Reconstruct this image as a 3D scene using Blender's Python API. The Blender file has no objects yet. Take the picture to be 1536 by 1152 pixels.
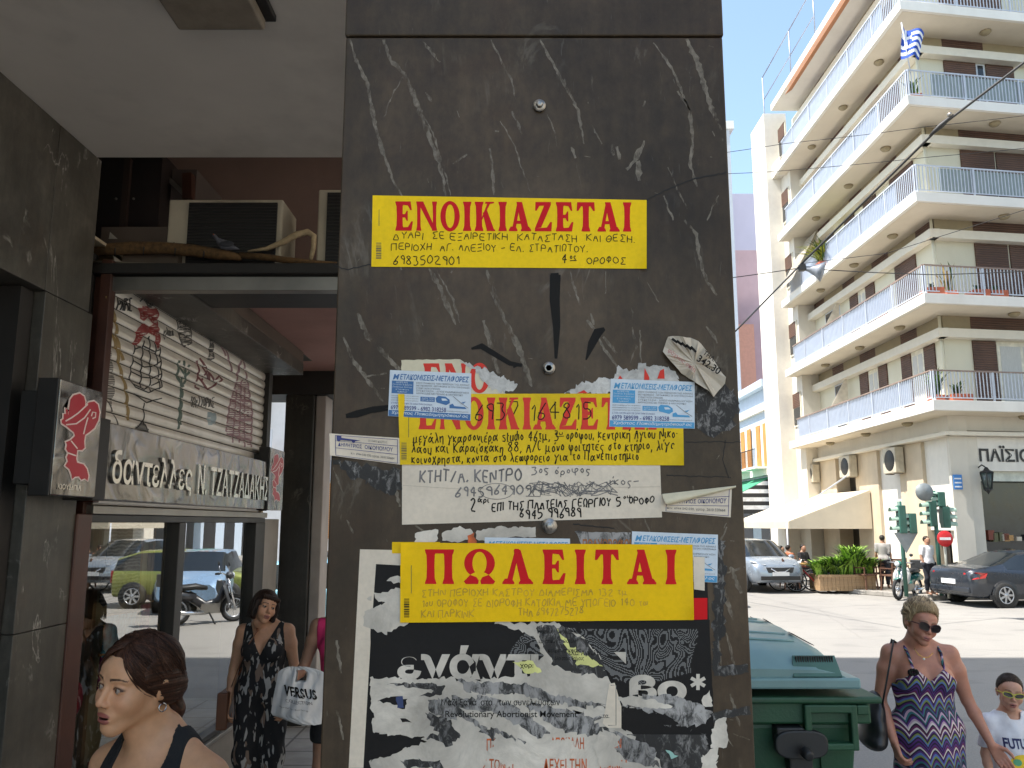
import bpy, bmesh, math, random
import numpy as np
from mathutils import Vector, Matrix, Euler, noise as mnoise
from mathutils.geometry import tessellate_polygon
R = math.radians
SC = bpy.context.scene
COL = SC.collection
# ---------------------------------------------------------------- camera
FPX = 1180.0
TILT = math.atan(185 / 1180)
CT, ST, CH = math.cos(TILT), math.sin(TILT), 1.95
cam = bpy.data.cameras.new('camera'); cam.sensor_width = 36; cam.lens = FPX / 1536 * 36
cam.shift_y = 24 / 1536
cam.clip_start = .05; cam.clip_end = 2000
camo = bpy.data.objects.new('camera', cam); COL.objects.link(camo)
camo.location = (0, 0, CH); camo.rotation_euler = (R(90) + TILT, 0, 0)
SC.camera = camo
# ---------------------------------------------------------------- sky, sun, exposure
SUN_EL, SUN_S = R(61), (-.985, -.158)
w = bpy.data.worlds.new('World'); SC.world = w; w.use_nodes = True
nt = w.node_tree; nt.nodes.clear()
sky = nt.nodes.new('ShaderNodeTexSky'); sky.sky_type = 'NISHITA'; sky.sun_disc = False
sky.sun_elevation = SUN_EL; sky.sun_rotation = math.atan2(SUN_S[0], SUN_S[1]); sky.dust_density = 1.0; sky.air_density = 1.0; sky.ozone_density = .6
bg = nt.nodes.new('ShaderNodeBackground'); bg.inputs[1].default_value = .10
wo = nt.nodes.new('ShaderNodeOutputWorld')
tint = nt.nodes.new('ShaderNodeMix'); tint.data_type = 'RGBA'; tint.blend_type = 'MULTIPLY'; tint.inputs[0].default_value = 1; tint.inputs[7].default_value = (1.02, 1.0, .90, 1)
nt.links.new(sky.outputs[0], tint.inputs[6]); nt.links.new(tint.outputs[2], bg.inputs[0]); nt.links.new(bg.outputs[0], wo.inputs[0])
sl = bpy.data.lights.new('sun', 'SUN'); sl.energy = 2.6; sl.angle = R(.5); sl.color = (1, .95, .88)
so = bpy.data.objects.new('sun', sl); COL.objects.link(so)
so.rotation_euler = Vector((SUN_S[0] * math.cos(SUN_EL), SUN_S[1] * math.cos(SUN_EL), math.sin(SUN_EL))).to_track_quat('Z', 'Y').to_euler()
SC.view_settings.view_transform = 'Standard'; SC.view_settings.look = 'None'
SC.view_settings.exposure = 2.0; SC.view_settings.gamma = 1
SC.cycles.max_bounces = 8; SC.cycles.diffuse_bounces = 5; SC.cycles.use_denoising = True
SC.cycles.caustics_reflective = False; SC.cycles.caustics_refractive = False
# ---------------------------------------------------------------- pixel (1536x1152) to world
def ray(u, v):
    x = (u - 768) / FPX; y = (600 - v) / FPX
    return Vector((x, CT - y * ST, ST + y * CT))
def PY(u, v, Y):
    r = ray(u, v); k = Y / r.y; return Vector((r.x * k, Y, CH + r.z * k))
def PX(u, v, X):
    r = ray(u, v); k = X / r.x; return Vector((X, r.y * k, CH + r.z * k))
def PZ(u, v, z):
    r = ray(u, v); k = (z - CH) / r.z; return Vector((r.x * k, r.y * k, z))
# ---------------------------------------------------------------- materials
def lin(c):
    c = c / 255
    return c / 12.92 if c <= .04045 else ((c + .055) / 1.055) ** 2.4
def S(r, g, b, k=1.0): return (lin(r) * k, lin(g) * k, lin(b) * k, 1)
class NT:
    def __init__(s, m):
        s.t = m.node_tree; s.n = s.t.nodes
    def new(s, t, **kw):
        n = s.n.new('ShaderNode' + t)
        for k, v in kw.items():
            if hasattr(n, k): setattr(n, k, v)
            else: n.inputs[k].default_value = v
        return n
    def ln(s, a, b): s.t.links.new(a, b)
def base_mat(name):
    m = bpy.data.materials.new(name); m.use_nodes = True
    t = NT(m); b = t.n['Principled BSDF']
    return m, t, b
def mixc(t, fac, a, b, mode='MIX'):
    n = t.new('Mix', data_type='RGBA', blend_type=mode)
    for sock, i in ((fac, 0), (a, 6), (b, 7)):
        if hasattr(sock, 'is_linked'): t.ln(sock, n.inputs[i])
        else: n.inputs[i].default_value = sock
    return n.outputs[2]
def ramp(t, src, stops, interp='LINEAR'):
    r = t.new('ValToRGB'); r.color_ramp.interpolation = interp
    e = r.color_ramp.elements
    while len(e) < len(stops): e.new(.5)
    for q, (p, c) in zip(e, stops):
        q.position = p; q.color = c if len(c) == 4 else (*c, 1)
    t.ln(src, r.inputs[0]); return r.outputs[0]
def obj_noise(t, scale, detail=4, stretch=(1, 1, 1), rough=.55, dist=0, off=0):
    tc = t.new('TexCoord'); mp = t.new('Mapping'); mp.inputs[3].default_value = stretch; mp.inputs[1].default_value = (off, off, off)
    t.ln(tc.outputs['Object'], mp.inputs[0])
    n = t.new('TexNoise', Scale=scale, Detail=detail, Roughness=rough, Distortion=dist)
    t.ln(mp.outputs[0], n.inputs[0]); return n.outputs[0]
MATS = {}
def M(name, col, rough=.6, metal=0, var=.18, scale=5, stretch=(1, 1, 1), bump=0, bscale=60, dirt=0, coat=0, spec=.5, emit=0, dirtcol=None):
    if name in MATS: return MATS[name]
    m, t, b = base_mat(name)
    b.inputs['Roughness'].default_value = rough; b.inputs['Metallic'].default_value = metal
    b.inputs['Coat Weight'].default_value = coat; b.inputs['Specular IOR Level'].default_value = spec
    n = obj_noise(t, scale, 5, stretch)
    lo = tuple(c * (1 - var) for c in col[:3]); hi = tuple(min(1, c * (1 + var)) for c in col[:3])
    c = ramp(t, n, [(.3, lo), (.7, hi)])
    if dirt:
        d = obj_noise(t, scale * .45, 6, (1, 1, .35), .65, off=3)
        f = ramp(t, d, [(.48, (0, 0, 0)), (.72, (dirt,) * 3)])
        c = mixc(t, f, c, dirtcol or tuple(x * .35 for x in col[:3]) + (1,))
    t.ln(c, b.inputs['Base Color'])
    rr = t.new('MapRange'); rr.inputs[3].default_value = max(0, rough - .1); rr.inputs[4].default_value = min(1, rough + .12)
    t.ln(n, rr.inputs[0]); t.ln(rr.outputs[0], b.inputs['Roughness'])
    if bump:
        bn = t.new('Bump', Strength=bump, Distance=.01); t.ln(obj_noise(t, bscale, 3), bn.inputs['Height']); t.ln(bn.outputs[0], b.inputs['Normal'])
    if emit:
        b.inputs['Emission Color'].default_value = col; b.inputs['Emission Strength'].default_value = emit
    MATS[name] = m; return m
# ---------------------------------------------------------------- objects
def tag(o, label=None, cat=None, group=None, kind=None):
    for k, v in (('label', label), ('category', cat), ('group', group), ('kind', kind)):
        if v: o[k] = v
    return o
def thing(name, label, cat, loc=(0, 0, 0), rz=0, group=None, kind=None):
    o = bpy.data.objects.new(name, None); COL.objects.link(o); o.empty_display_size = .1
    o.location = loc; o.rotation_euler = (0, 0, rz); o['m'] = 1
    del o['m']
    return tag(o, label, cat, group, kind)
def mw(o):
    m = Matrix.LocRotScale(o.location, o.rotation_euler, o.scale)
    return mw(o.parent) @ o.matrix_parent_inverse @ m if o.parent else m
class MB:
    def __init__(s): s.v = []; s.f = []; s.mi = []; s.mats = []; s.sm = []
    def slot(s, m):
        if m not in s.mats: s.mats.append(m)
        return s.mats.index(m)
    def add(s, vs, fs, m, smooth=False):
        o = len(s.v); k = s.slot(m); s.v += [tuple(p) for p in vs]
        for f in fs: s.f.append(tuple(i + o for i in f)); s.mi.append(k); s.sm.append(smooth)
    def box(s, x0, x1, y0, y1, z0, z1, m, mx=None):
        if x0 > x1: x0, x1 = x1, x0
        if y0 > y1: y0, y1 = y1, y0
        if z0 > z1: z0, z1 = z1, z0
        vs = [Vector((x, y, z)) for z in (z0, z1) for y in (y0, y1) for x in (x0, x1)]
        if mx is not None: vs = [mx @ p for p in vs]
        s.add(vs, [(0, 2, 3, 1), (4, 5, 7, 6), (0, 1, 5, 4), (2, 6, 7, 3), (0, 4, 6, 2), (1, 3, 7, 5)], m)
    def quad(s, a, b, c, d, m): s.add([a, b, c, d], [(0, 1, 2, 3)], m)
    def slab(s, poly, off, m):                       # polygon (list of 3-D points) extruded by off
        n = len(poly); off = Vector(off); a = [Vector(p) for p in poly]; vs = a + [p + off for p in a]
        fs = [tuple(range(n))[::-1], tuple(range(n, 2 * n))] + [(i, (i + 1) % n, n + (i + 1) % n, n + i) for i in range(n)]
        s.add(vs, fs, m)
    def tube(s, pts, r, m, n=8, caps=True, r2=None, flat=1):
        pts = [Vector(p) for p in pts]; k = len(pts); vs = []; fs = []
        up = None
        for i, p in enumerate(pts):
            d = (pts[min(i + 1, k - 1)] - pts[max(i - 1, 0)]).normalized()
            if up is None: up = Vector((0, 0, 1)) if abs(d.z) < .9 else Vector((1, 0, 0))
            a = d.cross(up).normalized(); up = a.cross(d).normalized()
            rr = r[i] if isinstance(r, (list, tuple)) else (r + (r2 - r) * i / (k - 1) if r2 is not None else r)
            for j in range(n):
                q = 2 * math.pi * j / n
                vs.append(p + a * math.cos(q) * rr + up * math.sin(q) * rr * flat)
        for i in range(k - 1):
            for j in range(n):
                fs.append((i * n + j, i * n + (j + 1) % n, (i + 1) * n + (j + 1) % n, (i + 1) * n + j))
        if caps: fs += [tuple(range(n))[::-1], tuple(range((k - 1) * n, k * n))]
        s.add(vs, fs, m, True)
    def bar(s, a, b, wd, m, up=(0, 0, 1), ht=None):
        a, b = Vector(a), Vector(b); d = (b - a).normalized(); up = Vector(up)
        if abs(d.dot(up)) > .95: up = Vector((1, 0, 0))
        x = d.cross(up).normalized(); y = x.cross(d).normalized(); h = (ht or wd) / 2; wd = wd / 2
        vs = [p + x * i * wd + y * j * h for p in (a, b) for i, j in ((-1, -1), (1, -1), (1, 1), (-1, 1))]
        s.add(vs, [(3, 2, 1, 0), (4, 5, 6, 7), (0, 1, 5, 4), (1, 2, 6, 5), (2, 3, 7, 6), (3, 0, 4, 7)], m)
    def lathe(s, prof, c, m, n=24, axis='z', caps=True):
        c = Vector(c); vs = []; fs = []; k = len(prof)
        for r, h in prof:
            for j in range(n):
                q = 2 * math.pi * j / n; a, b = r * math.cos(q), r * math.sin(q)
                vs.append(c + Vector({'z': (a, b, h), 'y': (a, h, b), 'x': (h, a, b)}[axis]))
        for i in range(k - 1):
            for j in range(n):
                fs.append((i * n + j, i * n + (j + 1) % n, (i + 1) * n + (j + 1) % n, (i + 1) * n + j))
        if caps: fs += [tuple(range(n))[::-1], tuple(range((k - 1) * n, k * n))]
        s.add(vs, fs, m, True)
    def ball(s, c, r, m, n=10, sc=(1, 1, 1)):
        c = Vector(c); vs = []; fs = []
        for i in range(n + 1):
            for j in range(2 * n):
                a, b = math.pi * i / n, math.pi * j / n
                vs.append(c + Vector((r * sc[0] * math.sin(a) * math.cos(b), r * sc[1] * math.sin(a) * math.sin(b), r * sc[2] * math.cos(a))))
        for i in range(n):
            for j in range(2 * n):
                fs.append((i * 2 * n + j, (i + 1) * 2 * n + j, (i + 1) * 2 * n + (j + 1) % (2 * n), i * 2 * n + (j + 1) % (2 * n)))
        s.add(vs, fs, m, True)
    def build(s, name, parent=None, local=False, bevel=0, seg=2, angle=40, label=None):
        me = bpy.data.meshes.new(name); me.from_pydata(s.v, [], s.f)
        for m in s.mats: me.materials.append(m)
        if s.f:
            me.polygons.foreach_set('material_index', s.mi); me.polygons.foreach_set('use_smooth', s.sm)
        me.update()
        bm = bmesh.new(); bm.from_mesh(me); bmesh.ops.recalc_face_normals(bm, faces=bm.faces) if bevel else None
        if bevel: bm.to_mesh(me)
        bm.free()
        o = bpy.data.objects.new(name, me); COL.objects.link(o)
        if parent:
            o.parent = parent
            if not local: o.matrix_parent_inverse = mw(parent).inverted()
        if bevel:
            b = o.modifiers.new('bevel', 'BEVEL'); b.width = bevel; b.segments = seg; b.limit_method = 'ANGLE'; b.angle_limit = R(angle)
        if label: o['label'] = label
        return o
def single(mb, name, label, cat, group=None, kind=None, **kw): return tag(mb.build(name, **kw), label, cat, group, kind)
def copy_tree(o, parent=None):
    c = o.copy(); COL.objects.link(c)
    if parent: c.parent = parent
    for ch in [x for x in o.children]: copy_tree(ch, c)
    return c
# ---------------------------------------------------------------- printed text (built-in font) as flat polygons
_tc = {}
def text_polys(txt, bold=0.0, shear=0.0, res=3):
    key = (txt, bold, shear)
    if key in _tc: return _tc[key]
    cu = bpy.data.curves.new('t', 'FONT'); cu.body = txt; cu.size = 1; cu.offset = bold; cu.shear = shear; cu.resolution_u = res; cu.fill_mode = 'FRONT'
    o = bpy.data.objects.new('t', cu); COL.objects.link(o)
    dg = bpy.context.evaluated_depsgraph_get(); me = bpy.data.meshes.new_from_object(o.evaluated_get(dg))
    vs = [(v.co.x, v.co.y) for v in me.vertices]; fs = [tuple(p.vertices) for p in me.polygons]
    bpy.data.objects.remove(o); bpy.data.curves.remove(cu); bpy.data.meshes.remove(me)
    xs = [a for a, b in vs]; ys = [b for a, b in vs]
    x0, x1, y0, y1 = min(xs), max(xs), min(ys), max(ys)
    vs = [((a - x0) / (x1 - x0), (b - y0) / (y1 - y0)) for a, b in vs]
    _tc[key] = (vs, fs, (x1 - x0) / (y1 - y0)); return _tc[key]
# ---------------------------------------------------------------- handwriting: one-stroke letters, x and y as hex digits, base line 4, cap line E
HW = {}
for ln_ in '''Α 04 3E 64;19 59|Β 04 0E 4E 5C 4A 0A;4A 66 54 04|Γ 04 0E 6E|Δ 04 3E 74 04|Ε 6E 0E 04 64;09 59|Ζ 0E 6E 04 64|Η 04 0E;64 6E;09 69|Θ 3E 0B 07 34 67 6B 3E;19 59|Ι 04 0E|Κ 04 0E;6E 09 64
Λ 04 3E 64|Μ 04 1E 47 7E 84|Ν 04 0E 64 6E|Ξ 0E 6E;19 59;04 64|Ο 3E 0B 07 34 67 6B 3E|Π 04 0E;0E 7E;6E 64|Ρ 04 0E 5E 6B 59 09|Σ 6E 0E 49 04 64|Τ 0E 6E;3E 34|Υ 0E 39 6E;39 34|Φ 3E 34;3D 1C 08 36 68 5C 3D|Χ 04 6E;0E 64|Ω 04 24 09 1D 3E 5D 69 44 64
0 3E 0B 07 34 67 6B 3E|1 1B 3E 34|2 0C 3E 5C 4A 04 64|3 0E 5E 3A 67 44 04|4 4E 08 68;4E 44|5 5E 0E 0A 4A 67 44 04|6 5E 18 05 34 56 48 08|7 0E 6E 24|8 3A 0C 3E 5C 3A 06 34 66 3A|9 59 2A 0C 3E 5C 54|. 04 15|, 15 02|- 09 59|/ 04 5E|A 04 3E 64;19 59|C 5D 2E 09 24 55
α 6A 35 14 06 19 3A 56 74|β 00 0C 2E 4C 2A 56 34 04|γ 0A 36 6A;36 20 10 36|δ 4D 1E 4A 57 34 06 0A 4A|ε 4A 1A 07 37;07 04 44|ζ 1E 4E 05 43 21|η 0A 09 04;08 3A 49 41|θ 2E 08 24 48 2E;09 49|ι 0A 05 24|κ 0A 04;4A 07 44|λ 0E 1E 54;39 04|μ 0A 01;05 24 45 4A;45 64|ν 0A 24 4A
ξ 4E 1C 3A 09 36 04 43 31|ο 2A 07 24 47 2A|π 0A 6A;1A 14;5A 54|ρ 01 08 2A 47 24 05|σ 5A 2A 07 24 47 3A|ς 4A 1A 07 35 32 11|τ 0A 4A;2A 25 44|υ 0A 05 24 45 4A|φ 0A 06 34 67 5A 39 30|χ 0A 51;4A 01|ω 1A 06 24 37 3A 37 54 67 5A|s 4A 0A 08 47 44 04|t 1D 14 34;0A 3A|u 0A 05 24 45 4A;4A 44|d 4A 1A 06 24 46;4E 44|i 0A 04|o 2A 07 24 47 2A|` 0C 2E|Y 0E 39 6E;39 34'''.replace('\n', '|').split('|'):
    HW[ln_[0]] = [[(int(q[0], 16), int(q[1], 16) - 4) for q in st.split()] for st in ln_[2:].split(';')]
ACC = dict(zip('άέήίόύώϊΐ', 'αεηιουωιι'))
def hand(txt, rng, jit=.6):
    """strokes in units of cap height 1; returns (strokes, width)"""
    out = []; x = 0
    for ch in txt:
        if ch == ' ': x += 5; continue
        acc = ch in ACC; b = ACC.get(ch, ch); g = HW.get(b)
        if not g: x += 4; continue
        wd = max(p[0] for st in g for p in st)
        dy = rng.uniform(-.5, .5); sx = rng.uniform(.88, 1.12); sh = rng.uniform(-.02, .1)
        for st in g + ([[(3, 8), (4, 10)]] if acc else []):
            p = [(x + (a + rng.uniform(-jit, jit) * .5) * sx + b_ * sh, b_ + dy + rng.uniform(-jit, jit) * .5) for a, b_ in st]
            if len(p) > 2:
                q = [p[0]]
                for k in range(len(p) - 1):
                    (ax, ay), (bx, by) = p[k], p[k + 1]
                    q += [(ax * .78 + bx * .22, ay * .78 + by * .22), (ax * .22 + bx * .78, ay * .22 + by * .78)]
                p = q + [p[-1]]
            out.append([(a / 10, b_ / 10) for a, b_ in p])
        x += wd * sx + 2.6
    return out, x / 10
def ribbon2(p, wd, taper=False):
    """2-D polyline to (verts, faces); wd may be a list"""
    vs = []; fs = []; n = len(p)
    for i in range(n):
        a, b = p[max(i - 1, 0)], p[min(i + 1, n - 1)]
        dx, dy = b[0] - a[0], b[1] - a[1]; l = math.hypot(dx, dy) or 1
        wi = wd[i] if isinstance(wd, (list, tuple)) else wd
        nx, ny = -dy / l * wi / 2, dx / l * wi / 2
        vs += [(p[i][0] + nx, p[i][1] + ny), (p[i][0] - nx, p[i][1] - ny)]
        if i: fs.append((2 * i - 2, 2 * i - 1, 2 * i + 1, 2 * i))
    return vs, fs
def jag(poly, amp, step, seed=0, closed=True):
    rng = random.Random(seed); out = []; n = len(poly)
    for i in range(n if closed else n - 1):
        a, b = poly[i], poly[(i + 1) % n]; l = math.hypot(b[0] - a[0], b[1] - a[1]); k = max(1, int(l / step))
        for j in range(k):
            t = j / k; am = amp * (.4 if j == 0 else 1)
            x, y = a[0] + (b[0] - a[0]) * t, a[1] + (b[1] - a[1]) * t
            lf = mnoise.noise(Vector((x * .05, y * .05, seed))) * amp * 1.6
            out.append((x + rng.uniform(-am, am) + lf, y + rng.uniform(-am, am) + lf))
    return out
def tess(poly):
    return [tuple(t) for t in tessellate_polygon([[Vector((a, b, 0)) for a, b in poly]])]
# ================================================================ setting: road, pavements, arcade building
XF = -2.25                                           # plane of the shop fronts in the arcade
def LX(u, v, X=XF): return PX(u, v, X)
def marble(name, a, b, warm, vein=(.30, .27, .22), amt=.5, rough=.42, veins=True, vs=2.2, bumpy=.12, spec=.5):
    m, t, bs = base_mat(name)
    n1 = obj_noise(t, 2.3, 8, rough=.62, dist=.4); c = ramp(t, n1, [(.32, a), (.52, tuple((x + y) / 2 for x, y in zip(a, b))), (.68, b)])
    n0 = obj_noise(t, 1.3, 3, off=17, dist=1.2); f0 = ramp(t, n0, [(.38, (.84, .86, .82)), (.62, (1.38, 1.36, 1.32))]); c = mixc(t, .85, c, f0, 'MULTIPLY')
    n2 = obj_noise(t, 3.1, 5, off=7, dist=.8); f2 = ramp(t, n2, [(.52, (0, 0, 0)), (.72, (.75,) * 3)]); c = mixc(t, f2, c, (*warm, 1))
    n3 = obj_noise(t, 38, 8, (1, 1, .6), .72, off=2); f3 = ramp(t, n3, [(.35, (.62,) * 3), (.68, (1.4,) * 3)]); c = mixc(t, .55, c, f3, 'MULTIPLY')
    n6 = obj_noise(t, 26, 4, (1, 1, .06), .6, off=15); f6 = ramp(t, n6, [(.4, (.75,) * 3), (.62, (1.12,) * 3)]); c = mixc(t, .45, c, f6, 'MULTIPLY')
    if veins:
        tc = t.new('TexCoord'); mp = t.new('Mapping'); mp.inputs[2].default_value = (.3, .5, .2); mp.inputs[3].default_value = (1.4, 1.4, .55); t.ln(tc.outputs['Object'], mp.inputs[0])
        nz = t.new('TexNoise', Scale=vs, Detail=9, Roughness=.6, Distortion=.9); t.ln(mp.outputs[0], nz.inputs[0])
        sb = t.new('Math', operation='SUBTRACT'); sb.inputs[1].default_value = .5; t.ln(nz.outputs[0], sb.inputs[0])
        ab = t.new('Math', operation='ABSOLUTE'); t.ln(sb.outputs[0], ab.inputs[0])
        vf = ramp(t, ab.outputs[0], [(0, (1,) * 3), (.006, (.55,) * 3), (.014, (0,) * 3)])
        n4 = obj_noise(t, 4.5, 4, off=11); gate = ramp(t, n4, [(.52, (0,) * 3), (.66, (amt,) * 3)])
        fv = mixc(t, 1.0, vf, gate, 'MULTIPLY'); c = mixc(t, fv, c, (*vein, 1))
    # fine pale scratches
    n5 = obj_noise(t, 70, 3, (1, 1, .12), .8, off=5, dist=1.5); f5 = ramp(t, n5, [(.66, (0,) * 3), (.74, (.22,) * 3)]); c = mixc(t, f5, c, (.25, .23, .2, 1))
    t.ln(c, bs.inputs['Base Color']); bs.inputs['Specular IOR Level'].default_value = spec
    rr = t.new('MapRange'); rr.inputs[3].default_value = rough - .12; rr.inputs[4].default_value = rough + .25; t.ln(n3, rr.inputs[0]); t.ln(rr.outputs[0], bs.inputs['Roughness'])
    bn = t.new('Bump', Strength=bumpy, Distance=.004); t.ln(n3, bn.inputs['Height']); t.ln(bn.outputs[0], bs.inputs['Normal'])
    return m
m_pil = marble('grey_marble', (.037, .0245, .0150), (.080, .056, .0355), (.052, .030, .017), amt=.3, rough=.36, spec=.22)
m_wallm = marble('dark_wall_marble', (.045, .040, .033), (.10, .090, .076), (.065, .052, .039), vein=(.42, .40, .36), amt=.85)
m_darkm = marble('near_black_marble', (.018, .016, .014), (.035, .031, .027), (.025, .02, .016), amt=.3, rough=.3)
def road_mat():
    m, t, b = base_mat('pale_asphalt')  # mottled pale grey over the whole road
    n = obj_noise(t, .35, 6, (1, .5, 1), .6); c = ramp(t, n, [(.3, (.225, .215, .20)), (.7, (.275, .262, .24))])
    n2 = obj_noise(t, 60, 4, off=3); f = ramp(t, n2, [(.3, (.75,) * 3), (.7, (1.15,) * 3)]); c = mixc(t, .8, c, f, 'MULTIPLY')
    v = t.new('TexVoronoi', feature='DISTANCE_TO_EDGE', Scale=.13); tc = t.new('TexCoord')
    nz = t.new('TexNoise', Scale=1.2, Detail=4); t.ln(tc.outputs['Object'], nz.inputs[0])
    mx = mixc(t, .12, tc.outputs['Object'], nz.outputs['Color']); t.ln(mx, v.inputs['Vector'])
    f = ramp(t, v.outputs['Distance'], [(0, (.3,) * 3), (.003, (0,) * 3)]); c = mixc(t, f, c, (.13, .125, .12, 1))
    n3 = obj_noise(t, .9, 5, (1, 2.5, 1), .6, off=9); f = ramp(t, n3, [(.54, (0,) * 3), (.70, (.6,) * 3)]); c = mixc(t, f, c, (.14, .135, .13, 1))
    t.ln(c, b.inputs['Base Color']); b.inputs['Roughness'].default_value = .85
    bn = t.new('Bump', Strength=.25, Distance=.01); t.ln(n2, bn.inputs['Height']); t.ln(bn.outputs[0], b.inputs['Normal']); return m
m_road = road_mat()
def tile_mat(name, a, b, grout, w, h, gap=.012):
    m, t, bs = base_mat(name)
    tc = t.new('TexCoord'); br = t.new('TexBrick', Scale=1.0); br.offset = 0; t.ln(tc.outputs['Object'], br.inputs[0])
    br.inputs['Color1'].default_value = (*a, 1); br.inputs['Color2'].default_value = (*b, 1); br.inputs['Mortar'].default_value = (*grout, 1)
    br.inputs['Mortar Size'].default_value = gap; br.inputs['Brick Width'].default_value = w; br.inputs['Row Height'].default_value = h
    n = obj_noise(t, 6, 6, rough=.65); f = ramp(t, n, [(.3, (.7,) * 3), (.7, (1.15,) * 3)]); c = mixc(t, .8, br.outputs[0], f, 'MULTIPLY')
    t.ln(c, bs.inputs['Base Color']); bs.inputs['Roughness'].default_value = .55
    bn = t.new('Bump', Strength=.3, Distance=.006); t.ln(br.outputs['Fac'], bn.inputs['Height']); bn.invert = True; t.ln(bn.outputs[0], bs.inputs['Normal']); return m
m_tile = tile_mat('pavement_tiles', (.30, .28, .25), (.36, .335, .30), (.12, .11, .10), .4, .4)
m_kerb = M('kerb_concrete', S(170, 165, 155), .85, var=.15, dirt=.5, bump=.2)
m_conc = M('ceiling_paint', S(222, 214, 204), .85, var=.10, scale=1.2, dirt=.5, dirtcol=(.20, .18, .155, 1))
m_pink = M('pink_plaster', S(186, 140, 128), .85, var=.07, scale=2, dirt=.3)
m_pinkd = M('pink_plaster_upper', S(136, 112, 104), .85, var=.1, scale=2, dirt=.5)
m_dark = M('dark_paint', (.018, .015, .013, 1), .55, var=.3)
m_steel = M('dull_steel', S(150, 145, 138), .38, .85, var=.2, scale=3, dirt=.3)
m_brown = M('brown_metal', S(78, 48, 38), .45, .2, var=.25, dirt=.4)
m_white = M('white_render', S(225, 220, 208), .8, var=.06, scale=.6, dirt=.25, dirtcol=S(170, 160, 145))

g = MB(); g.quad((-400, -400, -.15), (400, -400, -.15), (400, 400, -.15), (-400, 400, -.15), m_road)
tag(g.build('road'), kind='structure')
p = MB(); p.box(-16, .6, -12, 9.2, -.146, 0, m_tile); p.box(.6, .72, -12, 9.32, -.146, -.004, m_kerb); p.box(-16, .6, 9.2, 9.32, -.146, -.004, m_kerb)
tag(p.build('arcade_pavement', bevel=.012), kind='structure')

B = thing('arcade_building', 'dark marble clad building whose arcade ceiling and shop wall fill the shaded side', 'building', (-2.27, 4, 0))
z_c = 3.915
mb = MB(); mb.box(-2.27, .40, 1.34, 4.02, z_c, 4.95, m_conc); mb.build('ceiling', B)
mb = MB(); mb.box(-16, .42, 1.32, 11.0, 4.952, 22, m_white); mb.box(-16, -2.6, -3, 1.318, z_c + .02, 22, m_white); mb.build('shading_upper_storeys', B)  # unseen mass; overhang and rear wing sized for the shade they cast
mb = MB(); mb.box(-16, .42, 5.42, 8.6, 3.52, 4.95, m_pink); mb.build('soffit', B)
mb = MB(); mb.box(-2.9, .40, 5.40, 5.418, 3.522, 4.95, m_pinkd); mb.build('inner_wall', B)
mb = MB(); mb.box(-4.5, .42, 8.05, 8.6, 3.27, 3.518, m_dark); mb.build('lintel', B)
# upper marble wall over the recess, its joint lines, and the pilaster beside the shop
mb = MB()
mb.box(-2.6, XF, -3, 2.2, 3.06, z_c, m_wallm)
for a, b in ((2.204, 3.66), (3.664, 4.06)): mb.box(-2.6, XF, a, b, 3.06, z_c - .002, m_wallm)
mb.build('marble_wall', B, bevel=.003)
mb = MB(); mb.box(-2.6, XF, 3.67, 4.1, 0, 1.45, m_wallm); mb.box(-2.6, XF, 3.67, 4.1, 1.454, 3.056, m_wallm); mb.build('pilaster', B, bevel=.003)
mb = MB(); mb.box(-2.56, -2.52, -3, 3.664, 0, 3.055, m_darkm); mb.box(-2.515, -2.3, 3.56, 3.66, 0, 3.05, m_dark); mb.build('recess_door', B)
mb = MB(); mb.box(-5.3, -2.6, -3, 2.2, 0, z_c, m_dark); mb.box(-16, -5.3, -3, 8.3, 0, z_c, m_white); mb.build('rear_wall', B)
mb = MB(); mb.box(-2.34, XF + .012, 4.1, 4.245, 0, 2.0, m_brown); mb.build('window_post', B, bevel=.006)
# portal across the arcade: post, steel fascia, dark beam
yp = 4.2
def FX(u, v=420): return PY(u, v, yp)
mb = MB(); mb.box(FX(127).x, FX(139).x, yp, yp + .1, 2.0, FX(130, 405).z, m_dark); mb.box(FX(139).x + .002, FX(151).x, yp + .02, yp + .1, 2.0, FX(130, 413).z, m_brown); mb.build('portal_post', B, bevel=.004)
mb = MB(); mb.box(FX(151).x + .002, -.35, yp + .02, yp + .09, FX(300, 434).z, FX(300, 413).z, m_steel); mb.build('portal_fascia', B, bevel=.003)
mb = MB(); mb.box(FX(127).x, -.35, yp - .02, yp + .7, FX(300, 411).z, FX(300, 396).z, m_dark); mb.build('portal_beam', B, bevel=.004)
zl = FX(300, 396).z                                   # top of the ledge
# dark column and the pale post at the end of the passage
mb = MB(); a, b = PY(424, 700, 8.05), PY(468, 700, 8.05); mb.box(a.x, b.x, 8.05, 8.45, 0, 3.268, m_darkm); mb.box(b.x + .003, b.x + .11, 8.1, 8.4, 0, 3.268, M('pale_post_paint', S(165, 155, 148), .6, var=.12, dirt=.4)); mb.build('column', B, bevel=.01)
mb = MB(); mb.box(-.33, .40, 5.2, 5.9, 0, 3.518, m_darkm); mb.build('column', B, bevel=.01)  # hidden outer column, added to hold some light out of the arcade
mb = MB(); a = LX(392, 900); b = LX(413, 900); mb.box(-2.6, XF, a.y, b.y, 0, 1.99, M('pale_marble', S(140, 132, 124), .45, var=.15, scale=6, dirt=.4)); mb.build('end_pilaster', B, bevel=.004)
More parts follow.
